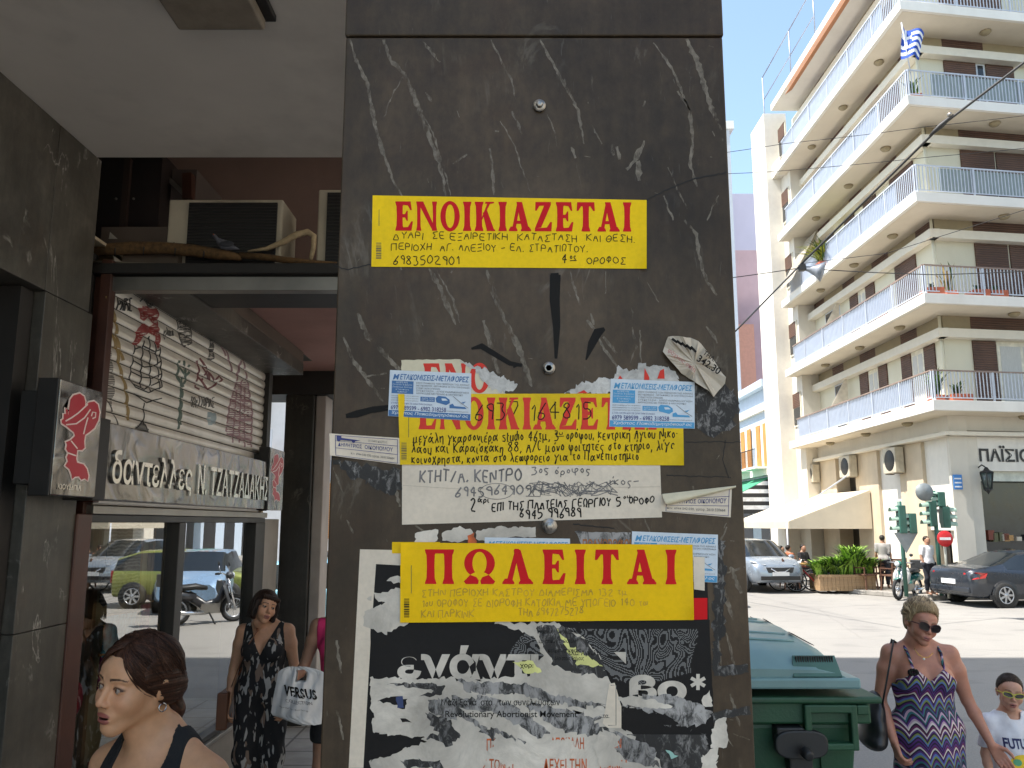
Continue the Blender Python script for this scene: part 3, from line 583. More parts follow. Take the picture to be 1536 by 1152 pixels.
# blue removal firm cards
def card(c, label, off, sky=0, grp='blue and white removal cards'):
    A = Sheet(off, .0003, c[0][0]); (ax, ay), (bx, by), (cx, cy), (dx, dy) = c; A.grid(c, m_cardw, 8, 6)
    def q(a, b): return (ax * (1 - a) + bx * a) * (1 - b) + (dx * (1 - a) + cx * a) * b, (ay * (1 - a) + by * a) * (1 - b) + (dy * (1 - a) + cy * a) * b
    def rect(a0, b0, a1, b1, m, o=.0002): A.poly([q(a0, b0), q(a1, b0), q(a1, b1), q(a0, b1)], m, o)
    def tx(t, a0, b0, a1, b1, m, **k):
        A.k += 1; vs, fs, _ = text_polys(t, k.get('bold', 0), k.get('shear', 0)); A.mb.add([A.P(*q(a0 + (a1 - a0) * a, b1 - (b1 - b0) * b), .0005) for a, b in vs], fs, m)
    bl = m_blue2 if sky else m_blue
    tx('M', .04, .08, .12, .20, bl, bold=.03, shear=.25); tx('ΕΤΑΚΟΜΙΣΕΙΣ-ΜΕΤΑΦΟΡΕΣ', .125, .07, .975, .20, bl, bold=.02, shear=.25)
    rect(.03, .225, .295, .50, bl)
    for j, (t, a0, a1) in enumerate((('ΔΩΡΕΑΝ', .08, .22), ('Συσκευές & Κιβώτια', .04, .28), ('Στοίβαγμα, Ντύσιμο', .04, .28), ('& Τακτοποίηση', .08, .24), ('Αμπαλάζ', .1, .22))): tx(t, a0, .235 + j * .052, a1, .275 + j * .052, m_cardw)
    for j, t in enumerate(('ΕΝΟΣ ΠΛΗΘΟΥΣ ΤΩΝ ΠΕΡΙΟΧΩΝ ΤΗΣ ΑΘΗΝΑΣ', 'ΜΕΤΑΚΟΜΙΣΕΙΣ - ΜΕΤΑΦΟΡΕΣ ΣΕ ΟΛΗ ΤΗΝ ΕΛΛΑΔΑ', 'ΣΥΣΚΕΥΑΣΙΑ ΕΠΙΠΛΩΝ', 'ΣΥΣΚΕΥΑΣΙΑ - ΑΠΟΣΥΝΑΡΜΟΛΟΓΗΣΗ', 'ΑΝΥΨΩΣΕΙΣ ΜΕ ΓΕΡΑΝΟ & ΑΝΥΨΩΤΙΚΟ')): tx(t, .33, .235 + j * .055, (.98, .98, .62, .97, .90)[j], .272 + j * .055, m_inkg)
    for j in range(3): tx('φορτοεκφορτώσεις ασφάλεια', .03, .53 + j * .05, .36, .56 + j * .05, m_inkg)
    tx('ΣΤΗΝ ΠΑΤΡΑ ΚΑΙ ΣΕ ΟΛΗ ΤΗΝ ΕΛΛΑΔΑ', .03, .69, .53, .725, m_navy)
    rect(.385, .545, .56, .645, bl); tx('ΑΔΕΙΑ ΤΑΧΙ', .40, .56, .545, .59, m_cardw); tx('ΜΕΤΑΦΟΡΩΝ', .40, .60, .545, .63, m_cardw)
    A.poly([q(*p) for p in ((.57, .56), (.60, .51), (.69, .52), (.74, .58), (.745, .65), (.70, .70), (.58, .65))], bl, .0003); A.poly([q(*p) for p in ((.64, .56), (.69, .56), (.72, .60), (.65, .61))], m_cardw, .0004)
    A.line([q(.78, .5), q(.88, .64), q(.97, .74)], .7, m_inkg); A.poly([q(*p) for p in ((.74, .69), (.78, .66), (.80, .71), (.93, .72), (.95, .76), (.74, .76))], bl, .0003); A.poly([q(*p) for p in ((.88, .63), (.94, .60), (.91, .65))], bl, .0003)
    tx('6979 589599 - 6982 318258', .03, .755, .70, .85, m_navy, bold=.01); tx('metakomiseis.patra', .71, .81, .97, .84, m_inkg)
    rect(0.005, .865, .995, .995, bl); tx('Χρήστος Παπαδημητρόπουλος', .035, .88, .97, .96, m_cardw, bold=.02, shear=.2)
    poster(A, 'business_card', label, 'card', grp)
card([(585, 555), (707, 560), (706, 631), (582, 624)], 'deep blue and white removal card stuck at the left end of the middle yellow notice', .0021)
card([(916, 568), (1042, 573), (1042, 643), (914, 640)], 'paler blue and white removal card at the right end of the middle yellow notice', .0021, 1)
card([(948, 797), (1077, 802), (1076, 874), (946, 868)], 'blue and white removal card half hidden behind the lowest yellow notice, top right', .0012, 1)
card([(727, 806), (855, 808), (856, 880), (727, 878)], 'blue and white removal card whose top edge alone peeps over the lowest yellow notice', .0012, 1)
# white haulage flyers
def flyer(c, label, off, lift=None):
    A = Sheet(off); A.grid(c, m_wh, 14, 8, lift); (ax, ay), (bx, by), (cx, cy), (dx, dy) = c
    def q(a, b): return (ax * (1 - a) + bx * a) * (1 - b) + (dx * (1 - a) + cx * a) * b, (ay * (1 - a) + by * a) * (1 - b) + (dy * (1 - a) + cy * a) * b
    def put(poly, m, o): A.k += 1; A.mb.add([A.P(*q(a, b), o + (lift(a, b) if lift else 0)) for a, b in poly], tess(poly), m)
    def tx(t, a0, b0, a1, b1, m, bold=0):
        vs, fs, _ = text_polys(t, bold); A.mb.add([A.P(*q(a0 + (a1 - a0) * a, b1 - (b1 - b0) * b), .0006 + (lift(a0 + (a1 - a0) * a, .5) if lift else 0)) for a, b in vs], fs, m)
    for b in (.30, .62, .95, .06): put([(.08, b), (.97, b), (.97, b + .018), (.08, b + .018)], m_navy, .0004)
    for a in (.08, .96): put([(a, .06), (a + .008, .06), (a + .008, .95), (a, .95)], m_navy, .0004)
    return A, q, put, tx
lf = lambda a, b: .010 * max(0, .35 - a) ** 1.5 * 4 + .0004 + (.006 * max(0, b - .6) * max(0, .5 - a) * 2)
A, q, put, tx = flyer([(494, 650), (600, 657), (600, 697), (495, 683)], '', .0010, lf)
put([(.10, .08), (.17, .08), (.17, .16), (.37, .20), (.44, .22), (.37, .26), (.10, .26)], m_navy, .0006)
for a in (.13, .34): put([(a + .025 * math.cos(x), .27 + .07 * math.sin(x)) for x in [i * .5236 for i in range(12)]], m_navy, .0007)
tx('ΣΕ ΤΙΜΕΣ ΚΟΣΤΟΥΣ', .55, .16, .82, .24, m_inkg); tx('ΔΗΜΗΤΡΙΟΣ', .12, .38, .46, .54, m_navy, .01); tx('ΟΙΚΟΝΟΜΟΥ', .50, .38, .90, .54, m_navy, .01); tx('Κιν. 6944 542 030, γραφ. 2610 550664', .30, .74, .92, .86, m_inkg)
poster(A, 'haulage_flyer', 'small white flyer with a navy truck curling off the pillar edge', 'flyer')
A, q, put, tx = flyer([(991, 742), (1098, 730), (1096, 776), (990, 767)], '', .0010)
tx('ΔΗΜΗΤΡΙΟΣ ΟΙΚΟΝΟΜΟΥ', .12, .36, .93, .54, m_navy, .01); tx('Κιν. 6944 542 030, γραφ. 2610 550664', .10, .72, .92, .86, m_inkg)
cu = []; n = 12                                       # the loose top rolled forward and down
for i in range(n + 1):
    t = i / n; a = PY(993 + 15 * t * .6, 741 + 17 * math.sin(t * 1.6), YP - .002 - .012 * math.sin(t * 3.0)); b = PY(1104, 728.5 + 3 * t, YP - .002 - .003 * math.sin(t * 3.0)); cu += [a, b]
A.mb.add(cu, [(2 * i, 2 * i + 1, 2 * i + 3, 2 * i + 2) for i in range(n)], m_cream, True)
poster(A, 'haulage_flyer', 'small white flyer with its top edge rolled down at the right of the pillar', 'flyer')
# crumpled sticker hanging at upper right
A = Sheet(.001)
ol = [(1002, 505), (1018, 504), (1036, 507), (1048, 512), (1060, 526), (1072, 542), (1080, 555), (1089, 566), (1087, 575), (1070, 595), (1062, 585), (1044, 574), (1022, 560), (1006, 542), (994, 527)]
c0 = (1042, 545); vs = [PY(*c0, YP - .012)] + [PY(u, v, YP - (.004 + .014 * (mnoise.noise(Vector((u / 17, v / 17, 2))) + .45))) for u, v in jag(ol, .6, 6, 2)]
mid = [PY(c0[0] + (u - c0[0]) * .55, c0[1] + (v - c0[1]) * .55, YP - (.008 + .012 * (mnoise.noise(Vector((u / 14, v / 14, 9))) + .3))) for u, v in jag(ol, .6, 6, 2)]
k = len(mid); A.mb.add([vs[0]] + mid + vs[1:], [(0, 1 + i, 1 + (i + 1) % k) for i in range(k)] + [(1 + i, 1 + k + i, 1 + k + (i + 1) % k, 1 + (i + 1) % k) for i in range(k)], m_wh2, False)
def rot_text(A, t, x, y, ang, h, m, off, bold=0):
    vs, fs, ar = text_polys(t, bold); ca, sa = math.cos(R(ang)), math.sin(R(ang)); wd = ar * h
    A.mb.add([PY(x + a * wd * ca + b * h * sa, y + a * wd * sa - b * h * ca, YP - off) for a, b in vs], fs, m)
rot_text(A, '342.30', 1044, 541, 33, 11, m_ink, .0225, .02); rot_text(A, 'ΤΗΛ.', 1054, 531, 36, 7, m_ink, .0225, .02); rot_text(A, 'φάχνεις σπίτι', 1000, 528, 38, 8, M('sticker_pink_ink', (.42, .16, .15, 1), .6), .022, .01)
for k in range(5): A.mb.add([PY(u, v, YP - .0222) for u, v in ribbon2([(1008 + k * 7, 508 + k * 3), (1016 + k * 7, 514 + k * 3.5)], [4, 3.4])[0]], [(0, 1, 3, 2)], m_ink)
poster(A, 'crumpled_sticker', 'crumpled grey white sticker peeling off at the upper right of the pillar', 'sticker')
# 10: the big black and white poster with torn layers
A = Sheet(.0004)
A.poly([(540, 824), (640, 826), (636, 850), (564, 846), (556, 960), (545, 1152), (523, 1152), (531, 1000)], m_wh, 0)
A.poly([(552, 842), (1060, 842), (1072, 1175), (538, 1175)], m_pblack, -.00015)
for c, m, sd in (([(578, 950), (620, 930), (560, 912), (548, 918), (546, 926), (545, 940)], m_torn, 2), ([(578, 904), (604, 880), (604, 935), (548, 938), (546, 928)], m_torn, 3), ([(580, 872), (590, 862), (602, 866), (602, 876)], m_torn, 4), ([(562, 890), (600, 882), (604, 905), (570, 905)], m_torn, 5), ([(548, 896), (558, 893), (556, 900)], m_torn, 6)): A.poly(jag(c, 2.2, 4, sd), m, .0003)
poster(A, 'framed_poster', 'large black poster with a thick white border, mostly covered by newer sheets', group='black and white event posters on the pillar')
A = Sheet(.0007)
bl = [(556, 941), (800, 936), (1064, 929), (1069, 1040), (1076, 1175), (554, 1175), (555, 1100)]
A.poly(jag(bl, .5, 12, 4), m_pblack, 0)
# marbled swirl drawn as nested contour bands
def swirl(poly_fn, x0, x1, y0, y1, st=2.2, lev=7, seed=0):
    vs = []; fs = []; nx = int((x1 - x0) / st); ny = int((y1 - y0) / st)
    for j in range(ny):
        for i in range(nx):
            u, v = x0 + i * st, y0 + j * st
            if not poly_fn(u + st / 2, v + st / 2): continue
            p = Vector((u / 46, v / 62, seed)); d = mnoise.noise_vector(p) * 1.1
            val = mnoise.noise(p + d) * lev
            if (val - math.floor(val)) < .52:
                k = len(vs); vs += [A.P(u, v, .0002), A.P(u + st, v, .0002), A.P(u + st, v + st, .0002), A.P(u, v + st, .0002)]; fs.append((k, k + 1, k + 2, k + 3))
    A.mb.add(vs, fs, m_pgrey)
def in_sw(u, v):
    if u < 862: return (u - 862) ** 2 / 98 ** 2 + (v - 990) ** 2 / 62 ** 2 < 1 and v < 985
    return v < 1030 - .28 * abs(u - 960) and v > 943 and u < 1044 - 8 * math.sin(v / 22) and u < 1100 - (v - 930) * .55 + 6 * math.sin(v / 9)
swirl(in_sw, 765, 1048, 942, 1028, 1.5, 9, 3)
def tx(t, x0, y0, x1, y1, m, bold=.02, o=.0004, shear=0):
    vs, fs, _ = text_polys(t, bold, shear); A.mb.add([A.P(x0 + (x1 - x0) * a, y1 - (y1 - y0) * b, o) for a, b in vs], fs, m)
tx('ενάντια', 596, 968, 860, 1020, m_torn, .035); tx('βο', 944, 1012, 1030, 1062, m_torn, .045)
for k in range(3): A.line([(1047 + 12 * math.cos(R(90 + 60 * k)), 1023 - 12 * math.sin(R(90 + 60 * k))), (1047 - 12 * math.cos(R(90 + 60 * k)), 1023 + 12 * math.sin(R(90 + 60 * k)))], 5.2, m_torn, .0004 + .00003 * k)
A.poly([(921, 978), (939, 978), (939, 996)], m_torn, .0004)
# torn layers, low to high
def T(c, m, amp=3, sd=1, o=.0006, st=4): A.poly(jag(c, amp, st, sd), m, o)
T([(740, 932), (838, 934), (872, 955), (892, 975), (906, 1000), (922, 1030), (918, 1060), (800, 1050), (720, 1020), (790, 1012), (815, 985), (800, 955)], m_torn, 2.5, 2, .0005)
T([(802, 936), (850, 942), (880, 962), (905, 995), (915, 1018), (860, 1008), (832, 1000), (815, 968)], m_fibd, 3, 3, .0006)
T([(838, 945), (852, 965), (880, 985), (905, 1000), (868, 1000), (850, 975)], M('torn_yellow_paper', S(206, 204, 130), .8, var=.2, scale=30), 3, 4, .0007)
T([(770, 994), (800, 992), (812, 1008), (790, 1010)], M('torn_yellow_paper', S(206, 204, 130)), 1.5, 5, .0007)
for k, (x, y, t) in enumerate(((806, 944, 'ανακοίνωση των σωματείων'), (808, 958, 'εργατικών ενώσεων'), (822, 972, 'κείμενο κοινό'), (832, 984, 'όλοι στους δρόμους'))): tx(t, x, y, x + 62 - k * 6, y + 8, m_ink, .01, .0008)
tx('ελα! Αγγελοι', 853, 975, 902, 985, m_ink, .02, .0009); tx('χορ:', 780, 996, 800, 1003, m_ink, .02, .0009)
T([(555, 1016), (640, 1018), (700, 1018), (760, 1024), (810, 1036), (860, 1050), (915, 1062), (925, 1090), (985, 1118), (1000, 1152), (1004, 1175), (554, 1175), (556, 1140), (600, 1120), (640, 1108), (560, 1100)], m_torn, 3, 6, .0009)
T([(690, 1022), (790, 1026), (830, 1042), (925, 1060), (860, 1060), (780, 1042), (700, 1038)], m_fib, 3, 7, .0010)
T([(580, 1026), (640, 1024), (668, 1028), (660, 1044), (630, 1046), (650, 1035), (600, 1030)], m_fibd, 2, 8, .0010)
T([(566, 1052), (592, 1044), (612, 1048), (608, 1064), (588, 1056)], m_pblack, 2, 9, .0010); T([(594, 1046), (604, 1044), (606, 1062), (596, 1062)], M('poster_deep_blue', (.02, .04, .13, 1), .5), 1, 10, .0011)
T([(640, 1048), (700, 1046), (740, 1050), (800, 1056), (905, 1075), (890, 1085), (935, 1100), (980, 1120), (990, 1152), (940, 1140), (900, 1105), (830, 1095), (780, 1120), (740, 1110), (700, 1080), (650, 1075)], m_fib, 4, 11, .0010)
T([(560, 1108), (640, 1112), (610, 1122), (582, 1135), (556, 1142)], m_pblack, 2.5, 12, .0010); T([(600, 1140), (660, 1140), (665, 1152), (610, 1152)], m_fibd, 3, 13, .0010)
T([(640, 1070), (676, 1080), (690, 1108), (672, 1118), (640, 1110), (660, 1100), (645, 1088)], m_fibd, 3, 14, .0011); T([(600, 1078), (612, 1080), (618, 1084), (604, 1084)], m_pblack, 1, 15, .0011)
T([(690, 1062), (740, 1068), (790, 1096), (812, 1112), (800, 1120), (760, 1100), (720, 1088)], m_torn, 3, 16, .0012); T([(760, 1050), (790, 1060), (850, 1100), (880, 1130), (850, 1120), (800, 1080)], m_torn, 3, 17, .0012)
T([(935, 1050), (1000, 1040), (1048, 1055), (1070, 1068), (1058, 1085), (1020, 1092), (985, 1070), (930, 1058)], m_fib, 3, 18, .0010); T([(928, 1062), (985, 1080), (1010, 1090), (1060, 1100), (1072, 1152), (1076, 1175), (1000, 1175), (985, 1130), (940, 1100)], m_fibd, 4, 19, .0009)
T([(978, 1064), (1000, 1072), (1018, 1086), (1000, 1088)], m_pblack, 2, 20, .0013); T([(928, 1046), (985, 1050), (1010, 1062), (975, 1062), (935, 1058)], m_torn, 2, 21, .0012)
T([(1052, 1052), (1064, 1036), (1070, 1060), (1058, 1060)], m_torn, 2, 22, .0011); T([(1072, 1080), (1090, 1076), (1090, 1122), (1066, 1122)], m_torn, 2, 23, .0004); T([(1052, 1130), (1075, 1120), (1078, 1175), (1056, 1175)], m_torn, 3, 24, .0012)
T([(998, 1124), (1008, 1128), (1018, 1134), (1006, 1138)], M('torn_mint_paper', S(150, 190, 180), .8), 1.5, 25, .0013)
A.poly([(914, 1026), (922, 1024), (932, 1060), (932, 1092), (912, 1092), (904, 1085)], m_wh, .0011); A.line([(916, 1028), (924, 1028), (924, 1088), (912, 1088)], 1, m_inkg, .0013); tx('τα.', 904, 1072, 914, 1077, m_ink, .01, .0014)
tx('Μαζί ξανά  στο   των συνελεύσεων', 662, 1048, 840, 1060, m_ink, .01, .0014); tx('Revolutionary Abortionist Movement', 668, 1066, 866, 1079, m_ink, .01, .0014)
for t, x0, y0, x1, y1 in (('ΠΑΛΕ', 730, 1108, 760, 1126), ('ΙΣ ΤΩΝ Π', 720, 1138, 770, 1158), ('ΑΠΟΠΑΛΗ', 826, 1106, 876, 1124), ('ΕΝ', 918, 1108, 932, 1122), ('ΔΕΧΕΙ ΤΗΝ', 815, 1138, 880, 1158), ('ΠΕΙΝΗ', 900, 1140, 940, 1160)): tx(t, x0, y0, x1, y1, m_orange, .015, .0013)
T([(745, 1100), (800, 1118), (850, 1106), (868, 1122), (845, 1140), (800, 1128), (760, 1150), (735, 1130)], m_torn, 3, 31, .0018); T([(905, 1092), (930, 1106), (920, 1132), (950, 1150), (900, 1150), (888, 1120)], m_torn, 3, 32, .0018); T([(690, 1128), (730, 1136), (722, 1158), (690, 1160)], m_torn, 3, 33, .0018)
poster(A, 'torn_event_poster', 'black event poster with grey swirls, ripped into white strips at the pillar foot', group='black and white event posters on the pillar')
# scraps above and beside the lowest notice
GS = 'torn paper scraps above the lowest notice'
for k, (c, m, lb) in enumerate((([(622, 800), (640, 796), (657, 794), (656, 812), (645, 816), (622, 816)], m_torn, 'small curled white paper scrap, leftmost above the lowest yellow notice'), ([(664, 800), (690, 790), (708, 795), (708, 808), (690, 814), (664, 812)], m_torn, 'rounded white paper scrap second from the left above the lowest yellow notice'), ([(713, 798), (745, 790), (803, 791), (803, 804), (760, 806), (728, 812), (714, 808)], m_torn, 'long white paper strip below the lowest bolt'), ([(702, 804), (712, 800), (714, 816), (702, 816)], m_orange, 'tiny orange printed scrap between two white scraps'))):
    A = Sheet(.0006); A.poly(jag(c, 1.5, 4, k), m, .0003 * k); poster(A, 'paper_scrap', lb, 'paper scrap', GS)
A = Sheet(.0006); A.poly(jag([(862, 797), (946, 799), (946, 822), (876, 822)], 1, 5, 6), m_fib, .0002); A.text('ΠΟΛΥΩΡΟΦΟΙ', 874, 808, 946, 826, M('old_orange_letters', (.30, .10, .02, 1), .6, var=.4, scale=50), .02); poster(A, 'paper_scrap', 'speckled scrap with orange letters left of the half hidden blue card', 'paper scrap', GS)
A = Sheet(.0006); A.poly([(588, 813), (660, 813), (660, 830), (588, 830)], m_yel3, .0003); poster(A, 'paper_scrap', 'yellow corner of an older sheet peeping out left of the lowest notice', 'paper scrap', GS)
A = Sheet(.0022); A.grid([(1040, 835), (1057, 836), (1057, 886), (1041, 884)], m_wh, 4, 6, lambda a, b: .002 * math.sin(3 * b)); poster(A, 'masking_tape', 'short strip of whitish tape at the right end of the lowest yellow notice', 'tape')
A = Sheet(.0016); A.poly([(1030, 897), (1061, 897), (1061, 929), (1030, 930)], m_red, 0); poster(A, 'red_leaflet', 'plain red leaflet corner sticking out behind the lowest yellow notice', 'leaflet')
# 5: sale notice
A = Sheet(.0036, .0014, 9); A.grid([(601, 814), (1039, 817), (1041, 930), (600, 934)], m_yel3, 40, 10, curl)
serif(A, 'ΠΩΛΕΙΤΑΙ', 635, 824, 1016, 876, m_red, .5, .20)
A.write('ΣΤΗΝ ΠΕΡΙΟΧΗ ΚΑΣΤΡΟΥ ΔΙΑΜΕΡΙΣΜΑ 132 τμ', 633, 894, 943, 10, m_penc, 1.3, -1, 1); A.write('1ου ΟΡΟΦΟΥ ΣΕ ΔΙΟΡΟΦΗ ΚΑΤΟΙΚΙΑ ΜΕ ΥΠΟΓΕΙΟ 140 τω', 633, 910, 974, 11, m_penc, 1.3, -1, 2); A.write('ΚΑΙ ΠΑΡΚΙΝΚ', 632, 926, 713, 11, m_penc, 1.3, 0, 3); A.write('ΤΗΛ 6947275278', 778, 924, 877, 11, m_penc, 1.3, -3, 4)
barcode(A, 606, 898, 925, m_ink)
poster(A, 'sale_notice', 'deep yellow sale notice, lowest of the yellow sheets on the pillar', group=GY)
# ================================================================ lace shop in the arcade
def c2(x, y): return x / 3, 384 + y / 3
def c3(x, y): return x * .3645, 380 + y * .3645
class WallArt:
    """flat marks on a plane X = const, drawn in photo pixels, optional relief function of z"""
    def __init__(s, X, rel=None): s.mb = MB(); s.X = X; s.rel = rel; s.k = 0
    def P(s, u, v, o=0):
        p = PX(u, v, s.X)
        if s.rel: p = Vector((s.X + s.rel(p.z), p.y, p.z))
        return p + Vector((.0006 + o, 0, 0))
    def poly(s, pts, m, o=None):
        s.k += 1; s.mb.add([s.P(u, v, .00008 * s.k if o is None else o) for u, v in pts], tess(pts), m)
    def line(s, q, wd, m, sub=3):
        s.k += 1; p = []
        for a, b in zip(q, q[1:]):
            n = max(1, int(math.hypot(b[0] - a[0], b[1] - a[1]) / sub)); p += [(a[0] + (b[0] - a[0]) * i / n, a[1] + (b[1] - a[1]) * i / n) for i in range(n)]
        p.append(q[-1]); r = ribbon2(p, wd * 1.55); s.mb.add([s.P(u, v, .00008 * (s.k % 12)) for u, v in r[0]], r[1], m)
    def hatch(s, poly, m, st=1.3, wd=1.4):                # spray paint that follows the slats
        xs = [p[0] for p in poly]; ys = [p[1] for p in poly]; y = min(ys); n = len(poly)
        while y < max(ys):
            cr = sorted(a[0] + (y - a[1]) * (b[0] - a[0]) / (b[1] - a[1]) for a, b in zip(poly, poly[1:] + poly[:1]) if (a[1] <= y) != (b[1] <= y))
            for a, b in zip(cr[::2], cr[1::2]): s.line([(a, y), (b, y)], wd, m, 6)
            y += st
# roller shutter
y0, y1, zs0, zs1, pit = 4.25, LX(400, 500).y, 2.05, 3.40, .0735
def rel(z):
    t = ((z - zs0) / pit) % 1
    return .012 * math.sin(math.pi * min(1, t / .94)) ** .6 - (.004 if t > .94 else 0)
m_sh = M('shutter_cream_paint', S(222, 215, 204), .35, .25, var=.06, scale=3, stretch=(1, .4, 3), dirt=.35, dirtcol=S(120, 108, 92))
m_gap = M('shutter_gap', S(60, 54, 46), .7)
RS = thing('roller_shutter', 'closed cream roller shutter with faded painted fashion figures', 'shutter', (XF, 5.5, 2.05))
mb = MB(); zz = []
k = 0
while zs0 + k * pit < zs1:
    zz += [zs0 + (k + t) * pit for t in (.0, .04, .14, .35, .6, .80, .91, .955)]; k += 1
vs = []; ny = 2
for z in zz:
    for j in range(ny): vs.append((XF + rel(z), y0 + (y1 - y0) * j / (ny - 1), z))
for i in range(len(zz) - 1):
    mb.add([vs[2 * i], vs[2 * i + 1], vs[2 * i + 3], vs[2 * i + 2]], [(0, 1, 2, 3)], m_gap if i % 8 in (6, 7) else m_sh)
mb.build('slats', RS)
mb = MB(); mb.box(XF - .03, XF + .05, y1 - .01, y1 + .09, 2.06, 3.4, m_dark); mb.build('guide_rail', RS, bevel=.003); mb = MB(); mb.box(XF - .03, XF + .03, 4.2, 4.262, 2.06, 3.4, m_brown); mb.build('guide_rail', RS, bevel=.003)
W = WallArt(XF, rel)
mr = M('spray_red', S(150, 62, 58), .6, var=.2, scale=20); mg = M('spray_grey', S(84, 80, 76), .6, var=.3, scale=20); mgr = M('spray_green', S(84, 100, 90), .6, var=.2, scale=20); mk = M('spray_black', S(34, 32, 31), .6, var=.4, scale=20); my = M('spray_ochre', S(150, 126, 80), .6, var=.2, scale=20); mpk = M('spray_mauve', S(150, 116, 120), .6, var=.2, scale=20)
def pc(s_): return [c2(*map(int, a.split(','))) for a in s_.split()]
W.hatch(pc('618,232 650,225 668,240 700,235 708,262 702,318 676,300 655,275 640,292 622,280'), mr); W.hatch(pc('612,325 640,300 668,320 690,300 712,330 716,400 700,418 690,360 660,345 630,370 612,402 592,398'), mr)
W.hatch(pc('645,195 690,192 692,228 655,232'), mk, 1.8, 1)
for s_ in ('600,400 590,470 574,545', '640,380 630,470 625,590', '665,360 668,470 668,610', '690,390 700,470 712,600', '712,410 718,500 720,590', '596,420 640,405 690,430 716,420', '590,470 640,500 690,495 718,470', '580,520 630,545 680,550 718,530', '574,545 600,590 660,615 720,590', '590,575 640,600 720,560', '640,660 640,760', '600,780 640,740 660,800 610,810', '610,790 660,780', '600,620 650,660 720,640', '640,190 620,205', '700,160 690,190', '630,130 690,170'): W.line(pc(s_), 1.2, mk)
for s_ in ('790,290 800,370 825,410 856,390 852,310 820,285 790,290', '795,320 850,330', '800,350 855,360', '810,390 850,380'): W.line(pc(s_), 1.3, mg)
W.hatch(pc('798,295 820,288 848,310 852,390 826,408 802,372'), mg, 2.4, 1.1); W.hatch(pc('885,240 905,228 935,250 940,310 920,332 895,300'), mgr, 2.2, 1.2); W.line(pc('880,240 900,350 930,360'), 1.2, mg)
W.hatch(pc('938,380 955,376 958,465 930,468'), mg, 1.3, 1.2)
for s_ in ('790,480 820,530 846,490', '785,530 805,560 848,520', '808,560 806,640 796,780', '820,470 830,560 812,580', '800,470 790,550 820,590', '815,600 808,700 805,760'): W.line(pc(s_), 2.2, mgr)
for s_ in ('880,470 890,520 870,590 890,600', '890,460 930,510 900,560', '905,500 940,560 930,520 960,560 980,540 995,560', '880,540 930,600 990,560'): W.line(pc(s_), 1.8, M('spray_wine', S(110, 58, 60), .6, var=.2))
for s_ in ('1075,400 1090,470 1110,430', '1080,470 1060,560 1030,660 1010,790', '1090,470 1110,570 1130,700 1125,860', '1060,580 1110,580', '1040,650 1120,650', '1020,730 1126,740', '1015,800 1126,830', '1060,600 1040,840', '1095,600 1095,860', '1075,480 1060,540', '1080,560 1070,840', '1000,380 1040,520', '990,400 1010,450'): W.line(pc(s_), 1.6, mpk)
W.hatch(pc('1060,560 1110,560 1130,700 1126,860 1010,790 1030,660'), mpk, 3.2, 1.3)
for s_ in ('470,180 500,250 490,330 520,420 530,500 560,600 570,740', '485,200 515,300 520,380 545,470', '475,260 490,350'): W.line(pc(s_), 3, my)
W.hatch(pc('470,400 490,420 500,500 510,600 490,680 460,640 450,560 452,460'), mg, 2.6, 1.1); W.line(pc('470,640 500,700 540,800 640,840'), 1.2, mg); W.hatch(pc('600,770 640,740 664,800 640,815 604,805'), mg, 2.0, 1.1)
W.hatch(pc('925,705 965,700 968,755 930,760'), M('spray_pale_blue', S(150, 165, 170), .6), 1.6, 1.4)
def wtext(t, x0, y0, x1, y1, m, wd=1.3):
    st, wdt = hand(t, random.Random(5), .5)
    for p in st: W.line([c2(x0 + (x1 - x0) * a / wdt, y1 - (y1 - y0) * b + (y1 - y0) * .0) for a, b in [(q[0], q[1] - (q[0] / wdt) * 0) for q in p]], wd, m)
wtext('ΡΑΡΙΣ', 520, 190, 588, 245, mk, 1.6); wtext('ΟΛΕ', 770, 150, 820, 205, mk, 1.6); wtext('γλυκα', 730, 320, 775, 360, mg, 1); wtext('ΤΡΑΤΤΟΡΙΑΣ', 850, 635, 960, 680, mg, 1.1); wtext('ωιιγ', 1030, 330, 1070, 380, mk, 1.2)
W.mb.build('painted_figures', RS)
# dark box over the shutter and the far jog
bx = -1.93
a = LX(330, 470, bx); mb = MB()
mb.box(XF, bx, 4.36, y1 + .1, 3.41, 3.515, M('box_underside_wood', S(96, 84, 74), .5, var=.35, scale=3, stretch=(1, .3, 1))); mb.box(XF, bx + .004, 4.36, y1 + .1, 3.30, 3.408, m_wallm)
q = PY(452, 527, y1 + .1); mb.box(XF, q.x, y1 + .102, y1 + .5, q.z, 3.515, m_wallm); mb.build('shutter_housing', B, bevel=.004)
# metal name sign
XS = -2.11
m_brush, t_, b_ = base_mat('brushed_sign_metal')
n_ = obj_noise(t_, 5, 2, (1, 1.0, 1), .4, dist=1); n2_ = obj_noise(t_, 260, 2, (1, .02, 1), .5)
t_.ln(ramp(t_, n_, [(.3, (.10, .093, .086)), (.7, (.25, .235, .22))]), b_.inputs['Base Color']); b_.inputs['Metallic'].default_value = .9
rr_ = t_.new('MapRange'); rr_.inputs[3].default_value = .20; rr_.inputs[4].default_value = .27; t_.ln(n2_, rr_.inputs[0]); t_.ln(rr_.outputs[0], b_.inputs['Roughness'])
bn_ = t_.new('Bump', Strength=.5, Distance=.03); t_.ln(n_, bn_.inputs['Height']); t_.ln(bn_.outputs[0], b_.inputs['Normal'])
SG = thing('shop_sign', 'long brushed metal sign with raised silver Greek letters over the shop window', 'sign', (XS, 5, 2.05))
ya, yb = LX(158, 700, XS).y, LX(410, 720, XS).y; zt = (LX(160, 657, XS).z + LX(425, 685, XS).z) / 2; zb = (LX(153, 748, XS).z + LX(425, 766, XS).z) / 2
